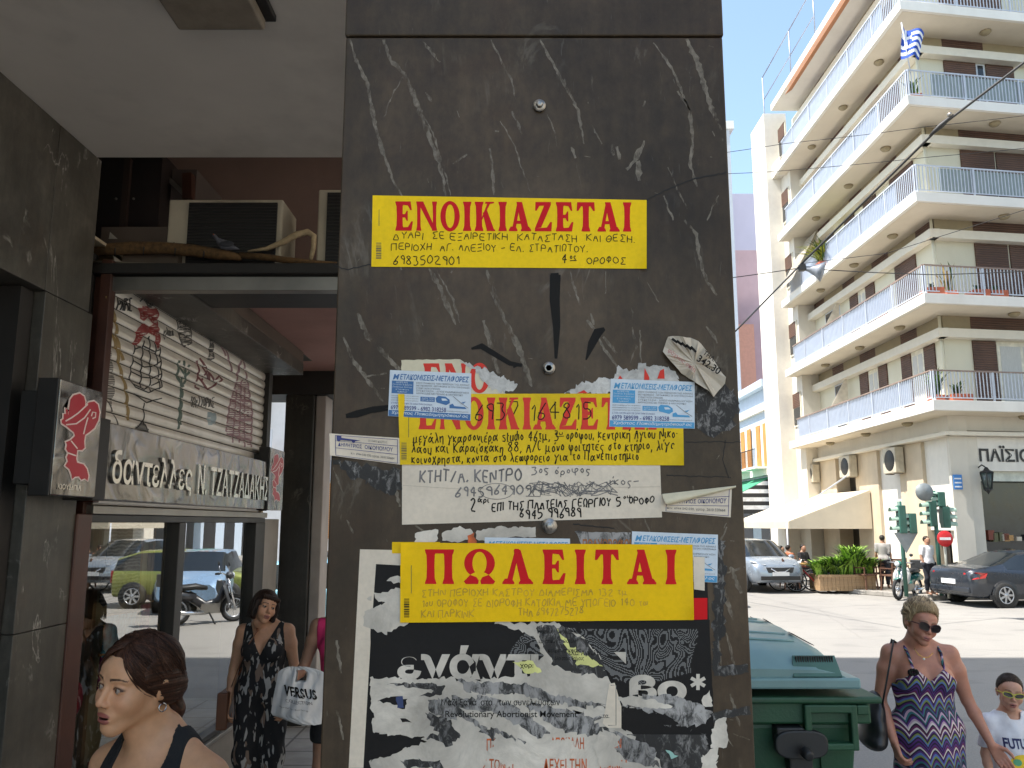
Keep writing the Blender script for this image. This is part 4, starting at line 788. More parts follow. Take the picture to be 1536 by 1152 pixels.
mb = MB(); mb.box(XS - .16, XS, ya, yb, zb, zt, m_brush); mb.build('sign_panel', SG, bevel=.005)
mb = MB(); mb.box(XS - .15, XS + .012, ya - .12, ya - .002, zb - .005, zt + .012, m_dark); mb.build('end_cap', SG, bevel=.004)
m_let = M('polished_letters', S(196, 192, 184), .25, .8, var=.08)
def sign_text(root, t, u0, v0, v0b, u1, v1, v1b, X, m, bold=0, ex=.012):
    """raised text on the plane X; (u0,v0)-(u0,v0b) left edge top/bottom, same for right"""
    vs, fs, _ = text_polys(t, bold); mb = MB(); pl = LX(u0, v0, X), LX(u0, v0b, X), LX(u1, v1, X), LX(u1, v1b, X)
    yl, yr = pl[0].y, pl[2].y; zt_ = (pl[0].z + pl[2].z) / 2; zb_ = (pl[1].z + pl[3].z) / 2
    P2 = [Vector((X, yl + (yr - yl) * a, zb_ + (zt_ - zb_) * b)) for a, b in vs]; n = len(P2); e = {}
    for f in fs:
        for i, k in zip(f, f[1:] + f[:1]): e[(i, k)] = e.get((i, k), 0) + 1
    sides = [(i, k, k + n, i + n) for (i, k) in e if (k, i) not in e]
    mb.add(P2 + [p + Vector((ex, 0, 0)) for p in P2], [tuple(i + n for i in f) for f in fs] + sides, m)
    return mb.build('lettering', root)
sign_text(SG, 'δαντελλες', 168, 674, 736, 287, 694, 742, XS + .001, m_let, .012); sign_text(SG, 'Ν. ΤΖΑΤΖΑΔΑΚΗΣ', 296, 702, 742, 402, 712, 751, XS + .001, m_let, .012)
# two square boxes with the woman in a hat
m_lr = M('logo_red', (.42, .006, .022, 1), .4, var=.05); m_lw = M('logo_white', S(225, 205, 200), .4)
hat = [(250, 590), (262, 568), (290, 552), (310, 560), (318, 580), (318, 600), (335, 580), (360, 568), (380, 578), (391, 612), (388, 650), (372, 690), (348, 716), (330, 732), (328, 760), (333, 790), (322, 802), (300, 806), (298, 845), (304, 862), (335, 866), (352, 885), (362, 915), (360, 937), (345, 928), (330, 936), (318, 922), (300, 925), (288, 937), (282, 915), (272, 895), (252, 882), (262, 862), (256, 845), (262, 825), (250, 810), (252, 790), (246, 780), (266, 768), (284, 745), (278, 730), (262, 722), (246, 712), (222, 702), (220, 690), (228, 682), (226, 660), (236, 658), (232, 632), (243, 640), (246, 662)]
def logo(label, X, u0, u1, vt, vb, vt2, vb2, txt):
    r = thing('logo_sign', label, 'sign', (X, LX(u0, vt, X).y, 2.0), group='square signs with the red hat figure'); ya, yb = LX(u0, 700, X).y, LX(u1, 700, X).y; zt = (LX(u0, vt, X).z + LX(u1, vt2, X).z) / 2; zb = (LX(u0, vb, X).z + LX(u1, vb2, X).z) / 2
    mb = MB(); mb.box(X - .10, X, ya, yb, zb, zt, m_brush); mb.box(X - .19, X - .101, ya + .02, yb - .02, zb + .05, zt - .05, m_dark); mb.box(X - .098, X - .004, ya - .012, ya - .001, zb - .004, zt + .004, m_dark); mb.build('box', r, bevel=.004)
    mb = MB()
    def Q(a, b, o): return Vector((X + o, ya + (yb - ya) * (a - 205) / 200, zt - (zt - zb) * (b - 512) / 500))
    cx, cy = 303, 745; grow = []
    n = len(hat)
    for i, (a, b) in enumerate(hat):
        (px, py), (qx, qy) = hat[i - 1], hat[(i + 1) % n]; dx, dy = qx - px, qy - py; l = math.hypot(dx, dy); grow.append((a + dy / l * 7, b - dx / l * 7))
    mb.add([Q(a, b, .002) for a, b in grow], tess(grow), m_lw); mb.add([Q(a, b, .0028) for a, b in hat], tess(hat), m_lr)
    for q in ([(236, 690), (262, 668), (290, 640), (312, 612), (330, 590)], [(240, 705), (285, 690), (320, 655), (345, 610)], [(352, 640), (356, 620), (372, 618), (372, 640), (358, 650)], [(336, 650), (328, 690), (322, 730)], [(268, 770), (300, 800)], [(258, 825), (296, 832)]):
        v_, f_ = ribbon2(q, 6); mb.add([Q(a, b, .0034) for a, b in v_], f_, m_lw)
    mb.build('emblem', r)
    if txt:
        vs, fs, _ = text_polys(txt, .02); mb = MB(); mb.add([Q(228 + 105 * a, 985 - 24 * b, .003) for a, b in vs], fs, m_let); mb.build('lettering', r)
logo('square metal sign with a red hat figure on the pilaster left of the window', -2.06, 80, 146, 566, 748, 584, 742, 'ΚΙΟΥΜΠΙΑ')
logo('small far square sign with a pinkish hat figure at the right end of the sign', -2.09, 405, 426, 672, 764, 676, 767, None)
# shop window: frames and glass
m_frame = M('window_frame_dark', (.022, .019, .017, 1), .4, .4)
def glass_mat():
    m, t, b = base_mat('shop_glass'); t.n.remove(b); out = [n for n in t.n if n.type == 'OUTPUT_MATERIAL'][0]
    gl = t.new('BsdfGlossy'); gl.inputs['Roughness'].default_value = .004; gl.inputs['Color'].default_value = (.97, .98, .97, 1); tr = t.new('BsdfTransparent'); tr.inputs[0].default_value = (.9, .94, .92, 1)
    lw = t.new('LayerWeight', Blend=.42); mr_ = t.new('MapRange'); mr_.inputs[1].default_value = 0; mr_.inputs[2].default_value = .55; mr_.inputs[3].default_value = .25; mr_.inputs[4].default_value = .88; t.ln(lw.outputs['Fresnel'], mr_.inputs[0])
    mx = t.new('MixShader'); t.ln(mr_.outputs[0], mx.inputs[0]); t.ln(tr.outputs[0], mx.inputs[1]); t.ln(gl.outputs[0], mx.inputs[2]); t.ln(mx.outputs[0], out.inputs[0]); return m
m_glass = glass_mat()
WN = thing('shop_window', 'tall two pane shop window reflecting the sunlit street, under the metal sign', 'window', (XF, 5.5, .36))
ym = LX(270, 850).y; yr = LX(392, 900).y
mb = MB(); mb.box(-2.335, XF, 4.247, yr, 1.955, 1.998, m_frame); mb.box(-2.335, XF, 4.247, yr, .363, .40, m_frame); mb.box(-2.335, XF + .004, ym - .055, ym + .055, .401, 1.954, m_frame); mb.box(-2.335, XF + .004, yr - .26, yr, .401, 1.954, m_frame); mb.build('window_frame', WN, bevel=.004)
mb = MB(); mb.box(-2.34, XF + .012, 4.25, yr + .02, 2.0, 2.045, m_steel); mb.build('head_strip', WN, bevel=.003)
for a, b in ((4.247, ym - .056), (ym + .056, yr - .262)):
    mb = MB(); mb.quad((-2.30, a, .401), (-2.30, b, .401), (-2.30, b, 1.954), (-2.30, a, 1.954), m_glass); mb.build('pane', WN)
# things on show behind the glass
def DX(u, v, X=-2.5): return LX(u, v, X)
def lace_mat():
    m, t, b = base_mat('black_lace'); tc = t.new('TexCoord')
    v = t.new('TexVoronoi', Scale=55); t.ln(tc.outputs['Object'], v.inputs['Vector']); wv = t.new('TexWave', Scale=14, Distortion=4); wv.bands_direction = 'Z'; t.ln(tc.outputs['Object'], wv.inputs[0])
    c = mixc(t, .5, ramp(t, v.outputs['Distance'], [(.25, (.012, .012, .015)), (.5, (.10, .10, .11))]), ramp(t, wv.outputs[0], [(.4, (.01, .01, .013)), (.8, (.35, .35, .36))])); t.ln(c, b.inputs['Base Color']); b.inputs['Roughness'].default_value = .9; return m
def cloth(name, label, cat, px, X, m, drop=0, frill=0, th=.012, parts=None):
    c = [DX(u, v, X) for u, v in px]; r = thing(name, label, cat, (c[0] + c[1]) / 2); mb = MB(); n = 16; vs = []
    for i in range(n + 1):
        for j in range(9):
            a, b = i / n, j / 8; p = (c[0] * (1 - a) + c[1] * a) * (1 - b) + (c[3] * (1 - a) + c[2] * a) * b
            vs.append(p + Vector((.012 * math.sin(a * 17) * (.3 + b), 0, -frill * abs(math.sin(a * 22)) * b)))
    fs = [(i * 9 + j, i * 9 + j + 1, i * 9 + j + 10, i * 9 + j + 9) for i in range(n) for j in range(8)]
    mb.add(vs, fs, m, True); o = mb.build('cloth', r); so_ = o.modifiers.new('t', 'SOLIDIFY'); so_.thickness = th
    mb = MB(); mb.tube([c[0] + Vector((0, -.03, .012)), c[1] + Vector((0, .03, .012))], .008, M('pine_rail', S(170, 130, 85), .5)); mb.build('hanging_rail', r); return r
cloth('lace_panel', 'black and grey lace hanging from a rail behind the left pane', 'lace', [(168, 788), (214, 782), (212, 893), (150, 903)], -2.5, lace_mat(), frill=.03)
DX2 = -2.62
fr = thing('display_board', 'pale wooden board standing behind the lace in the shop window', 'board', (DX2 - .04, 5, .36))
mb = MB(); a, b = DX(150, 800, DX2).y, DX(232, 800, DX2).y; mb.box(DX2 - .05, DX2 - .03, a, b, .365, 1.93, M('board_ply', S(196, 176, 136), .6, var=.12, dirt=.15)); mb.build('panel', fr)
mb = MB(); m_pine = M('pine_rail', S(170, 130, 85), .5)
for z in (1.30, 1.93): mb.box(DX2 - .029, DX2, a, b, z - .03, z, m_pine)
for y in (a, (a + b) / 2 + .2, b): mb.box(DX2 - .027, DX2 + .003, y - .02, y + .02, .365, 1.93, m_pine)
mb.build('batten', fr)
m_bl = M('blue_print_cloth', S(96, 150, 175), .8, var=.6, scale=22)
cloth('patterned_cloth', 'blue and white patterned cloth hung low behind the left pane', 'cloth', [(162, 925), (206, 918), (200, 970), (152, 985)], -2.5, m_bl, frill=.04)
cloth('magenta_cloth', 'magenta cloth draped below the patterned one in the shop window', 'cloth', [(152, 985), (176, 980), (170, 1020), (146, 1034)], -2.5, M('magenta_fabric', (.35, .02, .16, 1), .8, var=.4, scale=30), frill=.05)
cloth('pink_print', 'narrow pink print hanging at the board edge in the window', 'cloth', [(213, 908), (226, 905), (222, 950), (210, 955)], -2.55, M('pink_print_fabric', S(205, 120, 130), .8, var=.5, scale=30))
fn = thing('red_fan', 'round red fan standing low in the left corner of the window', 'fan', DX(108, 1072, -2.42)); mb = MB(); c = DX(108, 1050, -2.42); mb.lathe([(.001, -.012), (.095, -.01), (.1, 0), (.095, .01), (.001, .012)], c, m_lr, 28, 'x'); mb.build('disc', fn); mb = MB(); mb.tube([c - Vector((0, 0, .1)), Vector((c.x, c.y, .365))], .008, m_pine); mb.build('handle', fn)
cols = [(S(40, 70, 80), 'teal'), (S(190, 60, 60), 'red'), (S(225, 225, 220), 'white'), (S(70, 60, 110), 'violet'), (S(220, 215, 200), 'cream'), (S(60, 60, 62), 'charcoal')]
for k in range(6):
    y = DX(138 + k * 11, 1080, -2.45).y; mb = MB(); h = .17 + .05 * ((k * 7) % 3) / 2
    mb.box(-2.5, -2.36, y, y + .045, .365, .365 + h, M('packet_' + cols[k][1], cols[k][0], .5)); mb.box(-2.498, -2.359, y + .008, y + .037, .3 + h * .5, .3 + h * .75, M('packet_label', S(200, 195, 190), .5))
    single(mb, 'packet', cols[k][1] + ' haberdashery packet standing upright in a row on the window floor', 'packet', 'packets on the window floor', bevel=.003)
# ---------------------------------------------------------------- on the ledge above the portal
YA = 4.42
def AX(u, v, Y=YA): return PY(u, v, Y)
m_ac = M('ac_cream_enamel', S(186, 178, 160), .5, var=.10, dirt=.7, dirtcol=S(120, 105, 88)); m_acg = M('ac_dark_grille', (.012, .012, .013, 1), .5)
def ac_unit(label, u0, u1, v0, v1, Y, gu0, gu1, dp=.3):
    a, b = AX(u0, v0, Y), AX(u1, v1, Y); r = thing('air_conditioner', label, 'air conditioner', ((a.x + b.x) / 2, Y + dp / 2, zl), group='air conditioners over the arcade'); z0 = min(b.z, zl + .03) if True else b.z
    mb = MB(); mb.box(a.x, b.x, Y, Y + dp, zl + .002, a.z, m_ac); mb.build('casing', r, bevel=.01)
    g0, g1 = AX(gu0, v0 + 6, Y).x, AX(gu1, v0 + 6, Y).x; mb = MB(); mb.box(g0, g1, Y - .012, Y - .001, zl + .04, a.z - .025, m_acg)
    for k in range(22):
        z = zl + .05 + (a.z - zl - .09) * k / 21; mb.box(g0 + .004, g1 - .004, Y - .017, Y - .0125, z, z + .004, M('grille_wire', S(70, 68, 66), .4, .6))
    mb.build('grille', r); return r
ac_unit('cream air conditioner with a wide dark grille beside the pigeon on the ledge', 254, 420, 299, 400, YA, 285, 417)
ac_unit('second cream air conditioner, half hidden by the big pillar, on the ledge', 478, 620, 284, 400, YA - .02, 492, 610)
cb = thing('wall_cabinet', 'dark brown cabinet with two small knobs in the upper corner above the ledge', 'cabinet', (-2.2, 5.2, zl)); m_cab = M('cabinet_brown', S(34, 24, 22), .5, var=.3)
a, b = PY(140, 236, 4.75), PY(236, 345, 4.75); mb = MB(); mb.box(a.x, b.x, 4.75, 5.3, zl + .16, 4.3, m_cab); mb.build('carcass', cb)
mid = PY(190, 300, 4.75).x
for x in (PY(176, 300, 4.75).x, PY(202, 300, 4.75).x): mb = MB(); mb.ball((x, 4.735, 3.985), .008, m_steel, 6); mb.build('knob', cb)
mb = MB(); mb.box(mid - .02, mid + .02, 4.72, 4.748, zl + .01, 4.25, M('cab_stile', S(58, 42, 36), .5)); mb.build('stile', cb)
bp = thing('grey_duct', 'grey painted duct box with a slanting strut behind the air conditioner', 'duct', (-1.75, 4.9, zl)); a, b = PY(232, 250, 4.9), PY(289, 350, 4.9); mb = MB(); mb.box(a.x, b.x, 4.9, 5.35, zl + .01, a.z - .02, M('duct_paint', S(88, 78, 74), .6, var=.15)); mb.build('box', bp); mb = MB(); mb.bar(PY(233, 250, 4.88), PY(286, 300, 4.88), .03, m_steel); mb.bar(PY(283, 262, 4.87), PY(283, 300, 4.87), .06, m_brown); mb.build('strut', bp)
wbx = thing('cardboard_tray', 'flat grey board lying behind the cables at the left of the ledge', 'board', (-2.1, 4.6, zl)); a, b = PY(152, 340, 4.6), PY(250, 360, 4.6); mb = MB(); mb.box(a.x, b.x, 4.6, 4.66, zl + .003, a.z, M('grey_board', S(110, 98, 90), .7, var=.15)); mb.build('board', wbx, bevel=.004); mb = MB(); q = [PY(165, 348, 4.59), PY(176, 358, 4.59), PY(163, 358, 4.59)]; mb.slab(q, (0, .004, 0), M('white_tag', S(200, 196, 188), .6)); mb.build('tag', wbx)
m_cable = M('lagging_brown', S(96, 72, 44), .9, var=.45, scale=40, stretch=(1, .2, 1), bump=.5)
mb = MB(); mb.tube([AX(u, v, 4.30) for u, v in ((128, 376), (165, 374), (200, 372), (245, 372), (290, 376), (330, 382), (362, 386))], [.03, .036, .038, .034, .036, .03, .018], m_cable, 10)
for u, v in ((172, 374), (215, 372), (262, 374), (305, 379)): mb.tube([AX(u - 1, v - 10, 4.30), AX(u + 1, v, 4.262), AX(u, v + 10, 4.30)], .004, m_dark, 6)
single(mb, 'lagged_pipe', 'thick brown lagged pipe lying along the ledge under the pigeon', 'pipe')
mb = MB(); mb.tube([AX(u, v, 4.24) for u, v in ((128, 392), (200, 395), (285, 398), (360, 398), (430, 401), (502, 408))], .0065, M('conduit_grey', S(120, 110, 98), .6), 8); single(mb, 'conduit', 'thin grey conduit running along the front edge of the ledge', 'conduit')
mb = MB(); mb.tube([AX(u, v, 4.30) for u, v in ((360, 383), (400, 386), (450, 393), (505, 398))], .02, m_cable, 8); single(mb, 'lagged_pipe', 'short dark lagged pipe at the right end of the ledge', 'pipe')
mb = MB(); mb.tube([AX(u, v, 4.36) for u, v in ((372, 377), (400, 373), (425, 363), (445, 352), (462, 348), (471, 354), (470, 372), (466, 390))], [.006, .012, .018, .02, .019, .017, .014, .012], M('insulation_cream', S(180, 160, 128), .8, var=.2, scale=30, bump=.6), 10); single(mb, 'insulated_hose', 'cream taped hose arching from the ledge to the second air conditioner', 'hose')
mb = MB(); c = AX(140, 350, 4.3); mb.lathe([(.018, -.07), (.032, -.05), (.036, 0), (.03, .05), (.014, .07), (.012, .10)], (c.x, c.y, zl + .075), m_dark, 14); single(mb, 'dark_bottle', 'small dark bottle standing at the left end of the ledge', 'bottle')
# pigeon
pg = thing('pigeon', 'grey pigeon sitting on the lagged pipe before the air conditioner', 'pigeon', AX(335, 376, 4.28)); c = AX(335, 366, 4.28); m_pg = M('pigeon_grey', S(96, 98, 108), .8, var=.25, scale=50); m_pd = M('pigeon_dark', S(52, 54, 62), .7, var=.3, scale=40)
k_ = 1 / FPX * 4.3 * 1.03
rings = [(-17, -13, 1.5, 1), (-14, -12, 4, 4), (-11, -9, 4.2, 4.4), (-8, -4, 5.5, 6), (-3, 0, 7.5, 8), (4, 2, 8, 8), (11, 4, 6, 5.5), (17, 6, 3.6, 3), (24, 8, 2.2, .8)]; vs = []; fs = []
for i, (x, y, ry, rz) in enumerate(rings):
    for j in range(12): a = j * math.pi / 6; vs.append(c + Vector((x, ry * math.cos(a), -y + rz * math.sin(a))) * k_)
for i in range(len(rings) - 1):
    for j in range(12): fs.append((i * 12 + j, i * 12 + (j + 1) % 12, (i + 1) * 12 + (j + 1) % 12, (i + 1) * 12 + j))
mb = MB(); mb.add(vs, fs + [tuple(range(12)), tuple(range(96, 108))], m_pg, True); mb.ball(c + Vector((-14, -4.2, 13.5)) * k_, 1.0 * k_, M('pigeon_eye', S(170, 80, 30), .3), 6); mb.tube([c + Vector((-16.5, 0, 12.5)) * k_, c + Vector((-20.5, 0, 11)) * k_], [1.3 * k_, .3 * k_], m_pd, 6); mb.build('body', pg)
mb = MB(); mb.ball(c + Vector((7, -6.5, -2)) * k_, 9 * k_, m_pd, 8, (1.25, .25, .55)); mb.build('wing', pg)
# ================================================================ far side of the street: corner apartment building
BK = 1.1
def bk(x, y, z): return Vector((x * BK, y * BK, CH + (z - 1.95) * BK))
AN = R(8.4)
c0 = bk(11.0, 20.3, 0); SX, SY = c0.x, c0.y                       # outer corner of the balcony slabs
LEN_L, LEN_R = 11.9, 16.0; YE = SY + LEN_L
dR = Vector((math.cos(AN), math.sin(AN), 0)); nR = Vector((math.sin(AN), -math.cos(AN), 0))
WX, WY = SX + 1.25, SY + 1.42                                      # corner of the walls
def FR(s, o, z): return Vector((WX, WY, z)) + dR * s + nR * o      # right facade: along, outwards, up
def FL(s, o, z): return Vector((WX - o, WY + s, z))                # left facade
ZB = [1.95 + a * BK for a in (2.92, 5.81, 8.67, 11.50, 14.40)]; TH = .30
m_cream = M('cream_stucco', S(208, 204, 184), .85, var=.05, scale=.8, dirt=.18, dirtcol=S(165, 155, 128))
m_slab = M('slab_white', S(226, 222, 214), .8, var=.06, scale=.7, dirt=.4, dirtcol=S(178, 170, 160))
m_soff = M('soffit_paint', S(214, 204, 186), .85, var=.05, scale=.8, dirt=.3, dirtcol=S(170, 158, 140))
m_band = M('sunshade_band', S(216, 210, 196), .7, var=.04)
m_tr = M('beige_transom', S(150, 138, 112), .8, var=.06)
m_rail = M('rail_white_paint', S(188, 194, 204), .5, var=.05)
m_railtop = M('rail_top_brown', S(140, 120, 108), .5)
m_panel = M('rail_pale_panel', S(160, 170, 186), .35, var=.06)
m_stone = M('beige_stone', S(196, 180, 156), .6, var=.08, scale=2, dirt=.2)
m_pier = M('white_pier', S(206, 200, 188), .7, var=.05, scale=1.5, dirt=.25)
m_win = M('window_dark', (.02, .022, .025, 1), .12, spec=.6); m_curt = M('net_curtain', S(188, 188, 184), .8, var=.2, scale=30, stretch=(8, 8, .2))
m_wfr = M('window_frame_cream', S(216, 210, 192), .5)
def louvre_mat():
    m, t, b = base_mat('brown_louvres'); tc = t.new('TexCoord'); wv = t.new('TexWave', Scale=4.2); wv.bands_direction = 'Z'; t.ln(tc.outputs['Object'], wv.inputs[0])
    n = obj_noise(t, 1.2, 5); c = ramp(t, n, [(.3, (.07, .034, .022)), (.7, (.12, .058, .036))]); f = ramp(t, wv.outputs[0], [(.1, (.6,) * 3), (.5, (1.1,) * 3)]); t.ln(mixc(t, .8, c, f, 'MULTIPLY'), b.inputs['Base Color'])
    bn = t.new('Bump', Strength=.6, Distance=.02); t.ln(wv.outputs[0], bn.inputs['Height']); t.ln(bn.outputs[0], b.inputs['Normal']); b.inputs['Roughness'].default_value = .6; return m
m_louv = louvre_mat()
AP = thing('apartment_building', 'sunlit cream corner apartment block with five floors of wrapping white balconies', 'building', (WX, WY, -.15))
def fbox(mb, F, s0, s1, o0, o1, z0, z1, m):
    p = [F(s, o, z) for z in (z0, z1) for o in (o0, o1) for s in (s0, s1)]
    mb.add(p, [(0, 2, 3, 1), (4, 5, 7, 6), (0, 1, 5, 4), (2, 6, 7, 3), (0, 4, 6, 2), (1, 3, 7, 5)], m)
mb = MB(); core = [FL(LEN_L - .6, 0, 0), FL(0, 0, 0), FR(LEN_R, 0, 0), FR(LEN_R, -9, 0), (WX + 9, WY + LEN_L - .6, 0)]
for i, z in enumerate(ZB):
    z1 = (ZB[i + 1] if i < 4 else z + 3.2) - .002; z0 = z + TH + .002
    mb.slab([Vector((p[0], p[1], z0)) for p in core][::-1], (0, 0, z1 - z0), m_cream)
mb.build('wall', AP)
out = [Vector((SX, YE, 0)), Vector((SX, SY, 0)), Vector((SX, SY, 0)) + dR * LEN_R, FR(LEN_R, -9, 0), Vector((WX + 9, YE, 0))]
for i, z in enumerate(ZB):
    mb = MB(); mb.slab([Vector((p[0], p[1], z)) for p in out][::-1], (0, 0, TH), m_slab)
    mb.slab([Vector((p[0], p[1], z - .012)) for p in [(SX + .12, YE - .1), (SX + .12, SY + .12), FR(LEN_R - .1, 1.1, 0), FR(LEN_R - .1, -8, 0), (WX + 8, YE - .1)]][::-1], (0, 0, .010), m_soff)
    sl_ = mb.build('balcony_slab', AP, bevel=.015)
    for p in [FL(s, .62, z - .014) for s in (1.4, 4.4, 7.6)] + [FR(s, .6, z - .014) for s in (2.0, 5.2)]:
        mb = MB(); mb.lathe([(.16, 0), (.17, -.04), (.12, -.10), (.05, -.12)], p, m_tr, 14); mb.build('soffit_lamp', sl_)
OL = lambda s, o, z: Vector((SX + .07 - o, SY + s, z)); OR = lambda s, o, z: Vector((SX, SY, z)) + dR * s + nR * (o - .07)
for i, z in enumerate(ZB):                            # railings
    zr = z + TH; h = .86; mb = MB(); N0 = .1
    for F, ln in ((OL, LEN_L - .9), (OR, LEN_R - .2)):
        fbox(mb, F, N0, ln, -.025, .025, zr + h, zr + h + .04, m_railtop if i < 2 else m_rail); fbox(mb, F, N0, ln, -.012, .012, zr + .07, zr + .10, m_rail)
        s = N0
        while s < ln:
            fbox(mb, F, s, s + .021, -.011, .011, zr + .10, zr + h, m_rail); s += .115
        s = N0
        while s < ln:
            fbox(mb, F, s, s + .04, -.024, .024, zr + .002, zr + h, m_rail); s += 1.9
    mb.build('railing', AP)
    mb = MB()
    if i < 5: fbox(mb, OL, 1.4 + (i % 2) * .8, LEN_L - 1.0, -.05, -.038, zr + .1, zr + h - .02, m_panel)
    if i in (2, 3): fbox(mb, OR, .9, LEN_R - .3, -.05, -.038, zr + .1, zr + h - .02, M('rail_glass_panel', S(150, 160, 158), .2, var=.06))
    mb.build('railing_panel', AP)
def opening(F, s0, s1, z0, z1, kind):
    if kind == 'g':
        mb = MB(); fbox(mb, F, s0, s1, -.02, .012, z0, z1, m_wfr); o = mb.build('window', AP); mb = MB(); m_ = (s0 + s1) / 2; fbox(mb, F, s0 + .1, m_ - .05, .013, .02, z0 + .15, z1 - .15, m_curt); fbox(mb, F, m_ + .05, s1 - .1, .013, .02, z0 + .15, z1 - .15, m_curt); mb.build('curtained_pane', o)
    elif kind == 'd':
        mb = MB(); fbox(mb, F, s0, s1, -.02, .012, z0, z1, m_rail); o = mb.build('window', AP); mb = MB(); fbox(mb, F, s0 + .06, s1 - .06, .013, .02, z0 + .06, z1 - .06, m_win); mb.build('pane', o)
    else:
        mb = MB(); fbox(mb, F, s0, s1, .002, .045, z0, z1, m_louv); mb.build('louvre_shutter', AP)
for i, z in enumerate(ZB):
    zf = z + TH + .02; zt = zf + 1.98
    zn = (ZB[i + 1] if i < 4 else z + 3.2)
    mb = MB(); fbox(mb, FL, -.33, LEN_L - 1.6, .003, .33, zt + .12, zt + .40, m_band); fbox(mb, FR, -.28, LEN_R, .003, .30, zt + .12, zt + .40, m_band); mb.build('sunshade_beam', AP, bevel=.01)
    mb = MB()
    segs = [(0, .5, 0), (.5, 1.15, 's'), (1.2, 2.0, 'g'), (2.0, 2.65, 's'), (2.65, 3.7, 0), (3.7, 4.35, 's'), (4.4, 5.2, 'g'), (5.2, 5.9, 's'), (5.9, 7.0, 0), (7.1, 8.3, 'd'), (8.3, 9.4, 0)]
    if i == 1: segs = [(0, 1.2, 0), (1.2, 2.6, 's'), (2.6, 4.2, 0), (4.2, 4.9, 's'), (4.95, 5.6, 'g'), (5.6, 6.3, 's'), (7.3, 8.8, 'd')]
    if i == 2: segs = [(.9, 2.5, 's'), (3.6, 4.6, 's'), (4.7, 5.4, 'g'), (5.4, 6.3, 's'), (7.4, 8.8, 's')]
    if i >= 3: segs = [(1.4, 3.6, 's'), (4.8, 6.4, 's'), (7.2, 9.0, 's')]
    for a, b, k in segs:
        if k: opening(FL, a, b, zf, zt + .10, k)
    x = 0; k = i
    while x < LEN_L - 1.7:
        ln = (1.5, 1.1, 1.9, 1.3)[k % 4]; fbox(mb, FL, x, min(x + ln, LEN_L - 1.7), .002, .02, zt + .405, zn - .004, m_louv if k % 2 else m_tr); x += ln; k += 1
    rs = ((.95, 1.75, 's'), (1.8, 3.5, 'g'), (3.5, 4.3, 's'), (5.6, 6.4, 's'), (6.5, 8.2, 'g')) if i == 0 else (((1.35, 2.5, 's'), (2.58, 3.8, 's'), (6, 7.2, 's')), ((1.15, 2.35, 's'), (2.42, 3.6, 's'), (5.6, 7, 's')), ((.85, 2.0, 's'), (2.03, 2.35, 'd'), (2.38, 3.4, 's'), (5, 7, 's')), ((.9, 3.2, 's'), (5, 7, 's')))[i - 1]
    for a, b, k in rs: opening(FR, a, b, zf, zt + .10, k)
    a, b = rs[0][0], rs[1][1]; fbox(mb, FR, 0, a, .002, .02, zt + .405, zn - .004, m_tr); fbox(mb, FR, a, b, .002, .025, zt + .405, zn - .004, m_louv); fbox(mb, FR, b, LEN_R, .002, .02, zt + .405, zn - .004, m_tr)
    mb.build('transom', AP)
    mb = MB(); mb.tube([FL(-.02, .09, zf), FL(-.02, .09, zn - .02)], .045, m_cream, 8); mb.build('drain_pipe', AP)
# stair tower at the left end, parapet, roof frame and awning
mb = MB(); ty0, ty1 = YE - .598, YE + 2.6; mb.box(SX - .15, SX + .9, ty0 + 1.2, ty1, -.15, 21.2, M('tower_render', S(222, 216, 205), .8, var=.04, dirt=.15, dirtcol=S(190, 180, 165))); mb.box(SX + .5, SX + 9, ty0 + .01, ty0 + 1.198, -.15, 19.5, m_pier); mb.build('stair_tower', AP)  # off-white render with faint dirt
for i, z in enumerate(ZB):
    mb = MB(); mb.box(SX + .45, SX + .498, ty0 + .2, ty0 + 1.1, z + 1.0, z + 2.5, m_wfr); o = mb.build('window', AP); mb = MB(); mb.box(SX + .43, SX + .448, ty0 + .28, ty0 + 1.02, z + 1.08, z + 1.8, m_win); mb.box(SX + .42, SX + .448, ty0 + .26, ty0 + 1.04, z + 1.82, z + 2.46, m_louv); mb.build('pane', o)
zt5 = ZB[4] + 3.2
mb = MB(); mb.slab([Vector((p[0], p[1], zt5)) for p in out][::-1], (0, 0, .3), m_slab); mb.build('roof', AP)
mb = MB(); p = [(SX - .05, SY + 1.2, zt5 - .35), (SX - .05, YE - 2, zt5 - .35), (SX + .28, YE - 2, zt5 - .1), (SX + .28, SY + 1.2, zt5 - .1)]; mb.slab(p, (0, 0, .02), M('terracotta_awning', S(196, 140, 105), .8, var=.1)); mb.build('top_awning', AP)
mb = MB(); mr_ = M('roof_pipe', S(150, 155, 165), .5, .5)
fx = [(SX + .2, YE - 5), (SX + .2, YE - 2.2), (SX + .2, YE + 1.5)]
for x, y in fx: mb.tube([(x, y, zt5 - 1.0 if y > YE else zt5 + .3), (x, y, zt5 + 2.6)], .03, mr_, 6)
for a, b in zip(fx, fx[1:]): mb.tube([(*a, zt5 + 2.6), (*b, zt5 + 2.6)], .03, mr_, 6); mb.tube([(*a, zt5 + 1.4), (*b, zt5 + 1.4)], .025, mr_, 6)
mb.build('roof_pipe_frame', AP)
mb = MB(); mb.box(SX + .1, SX + .5, YE - .5, YE + .8, zt5 - 3.1, zt5 - 2.5, m_pier); mb.build('roof_unit', AP)
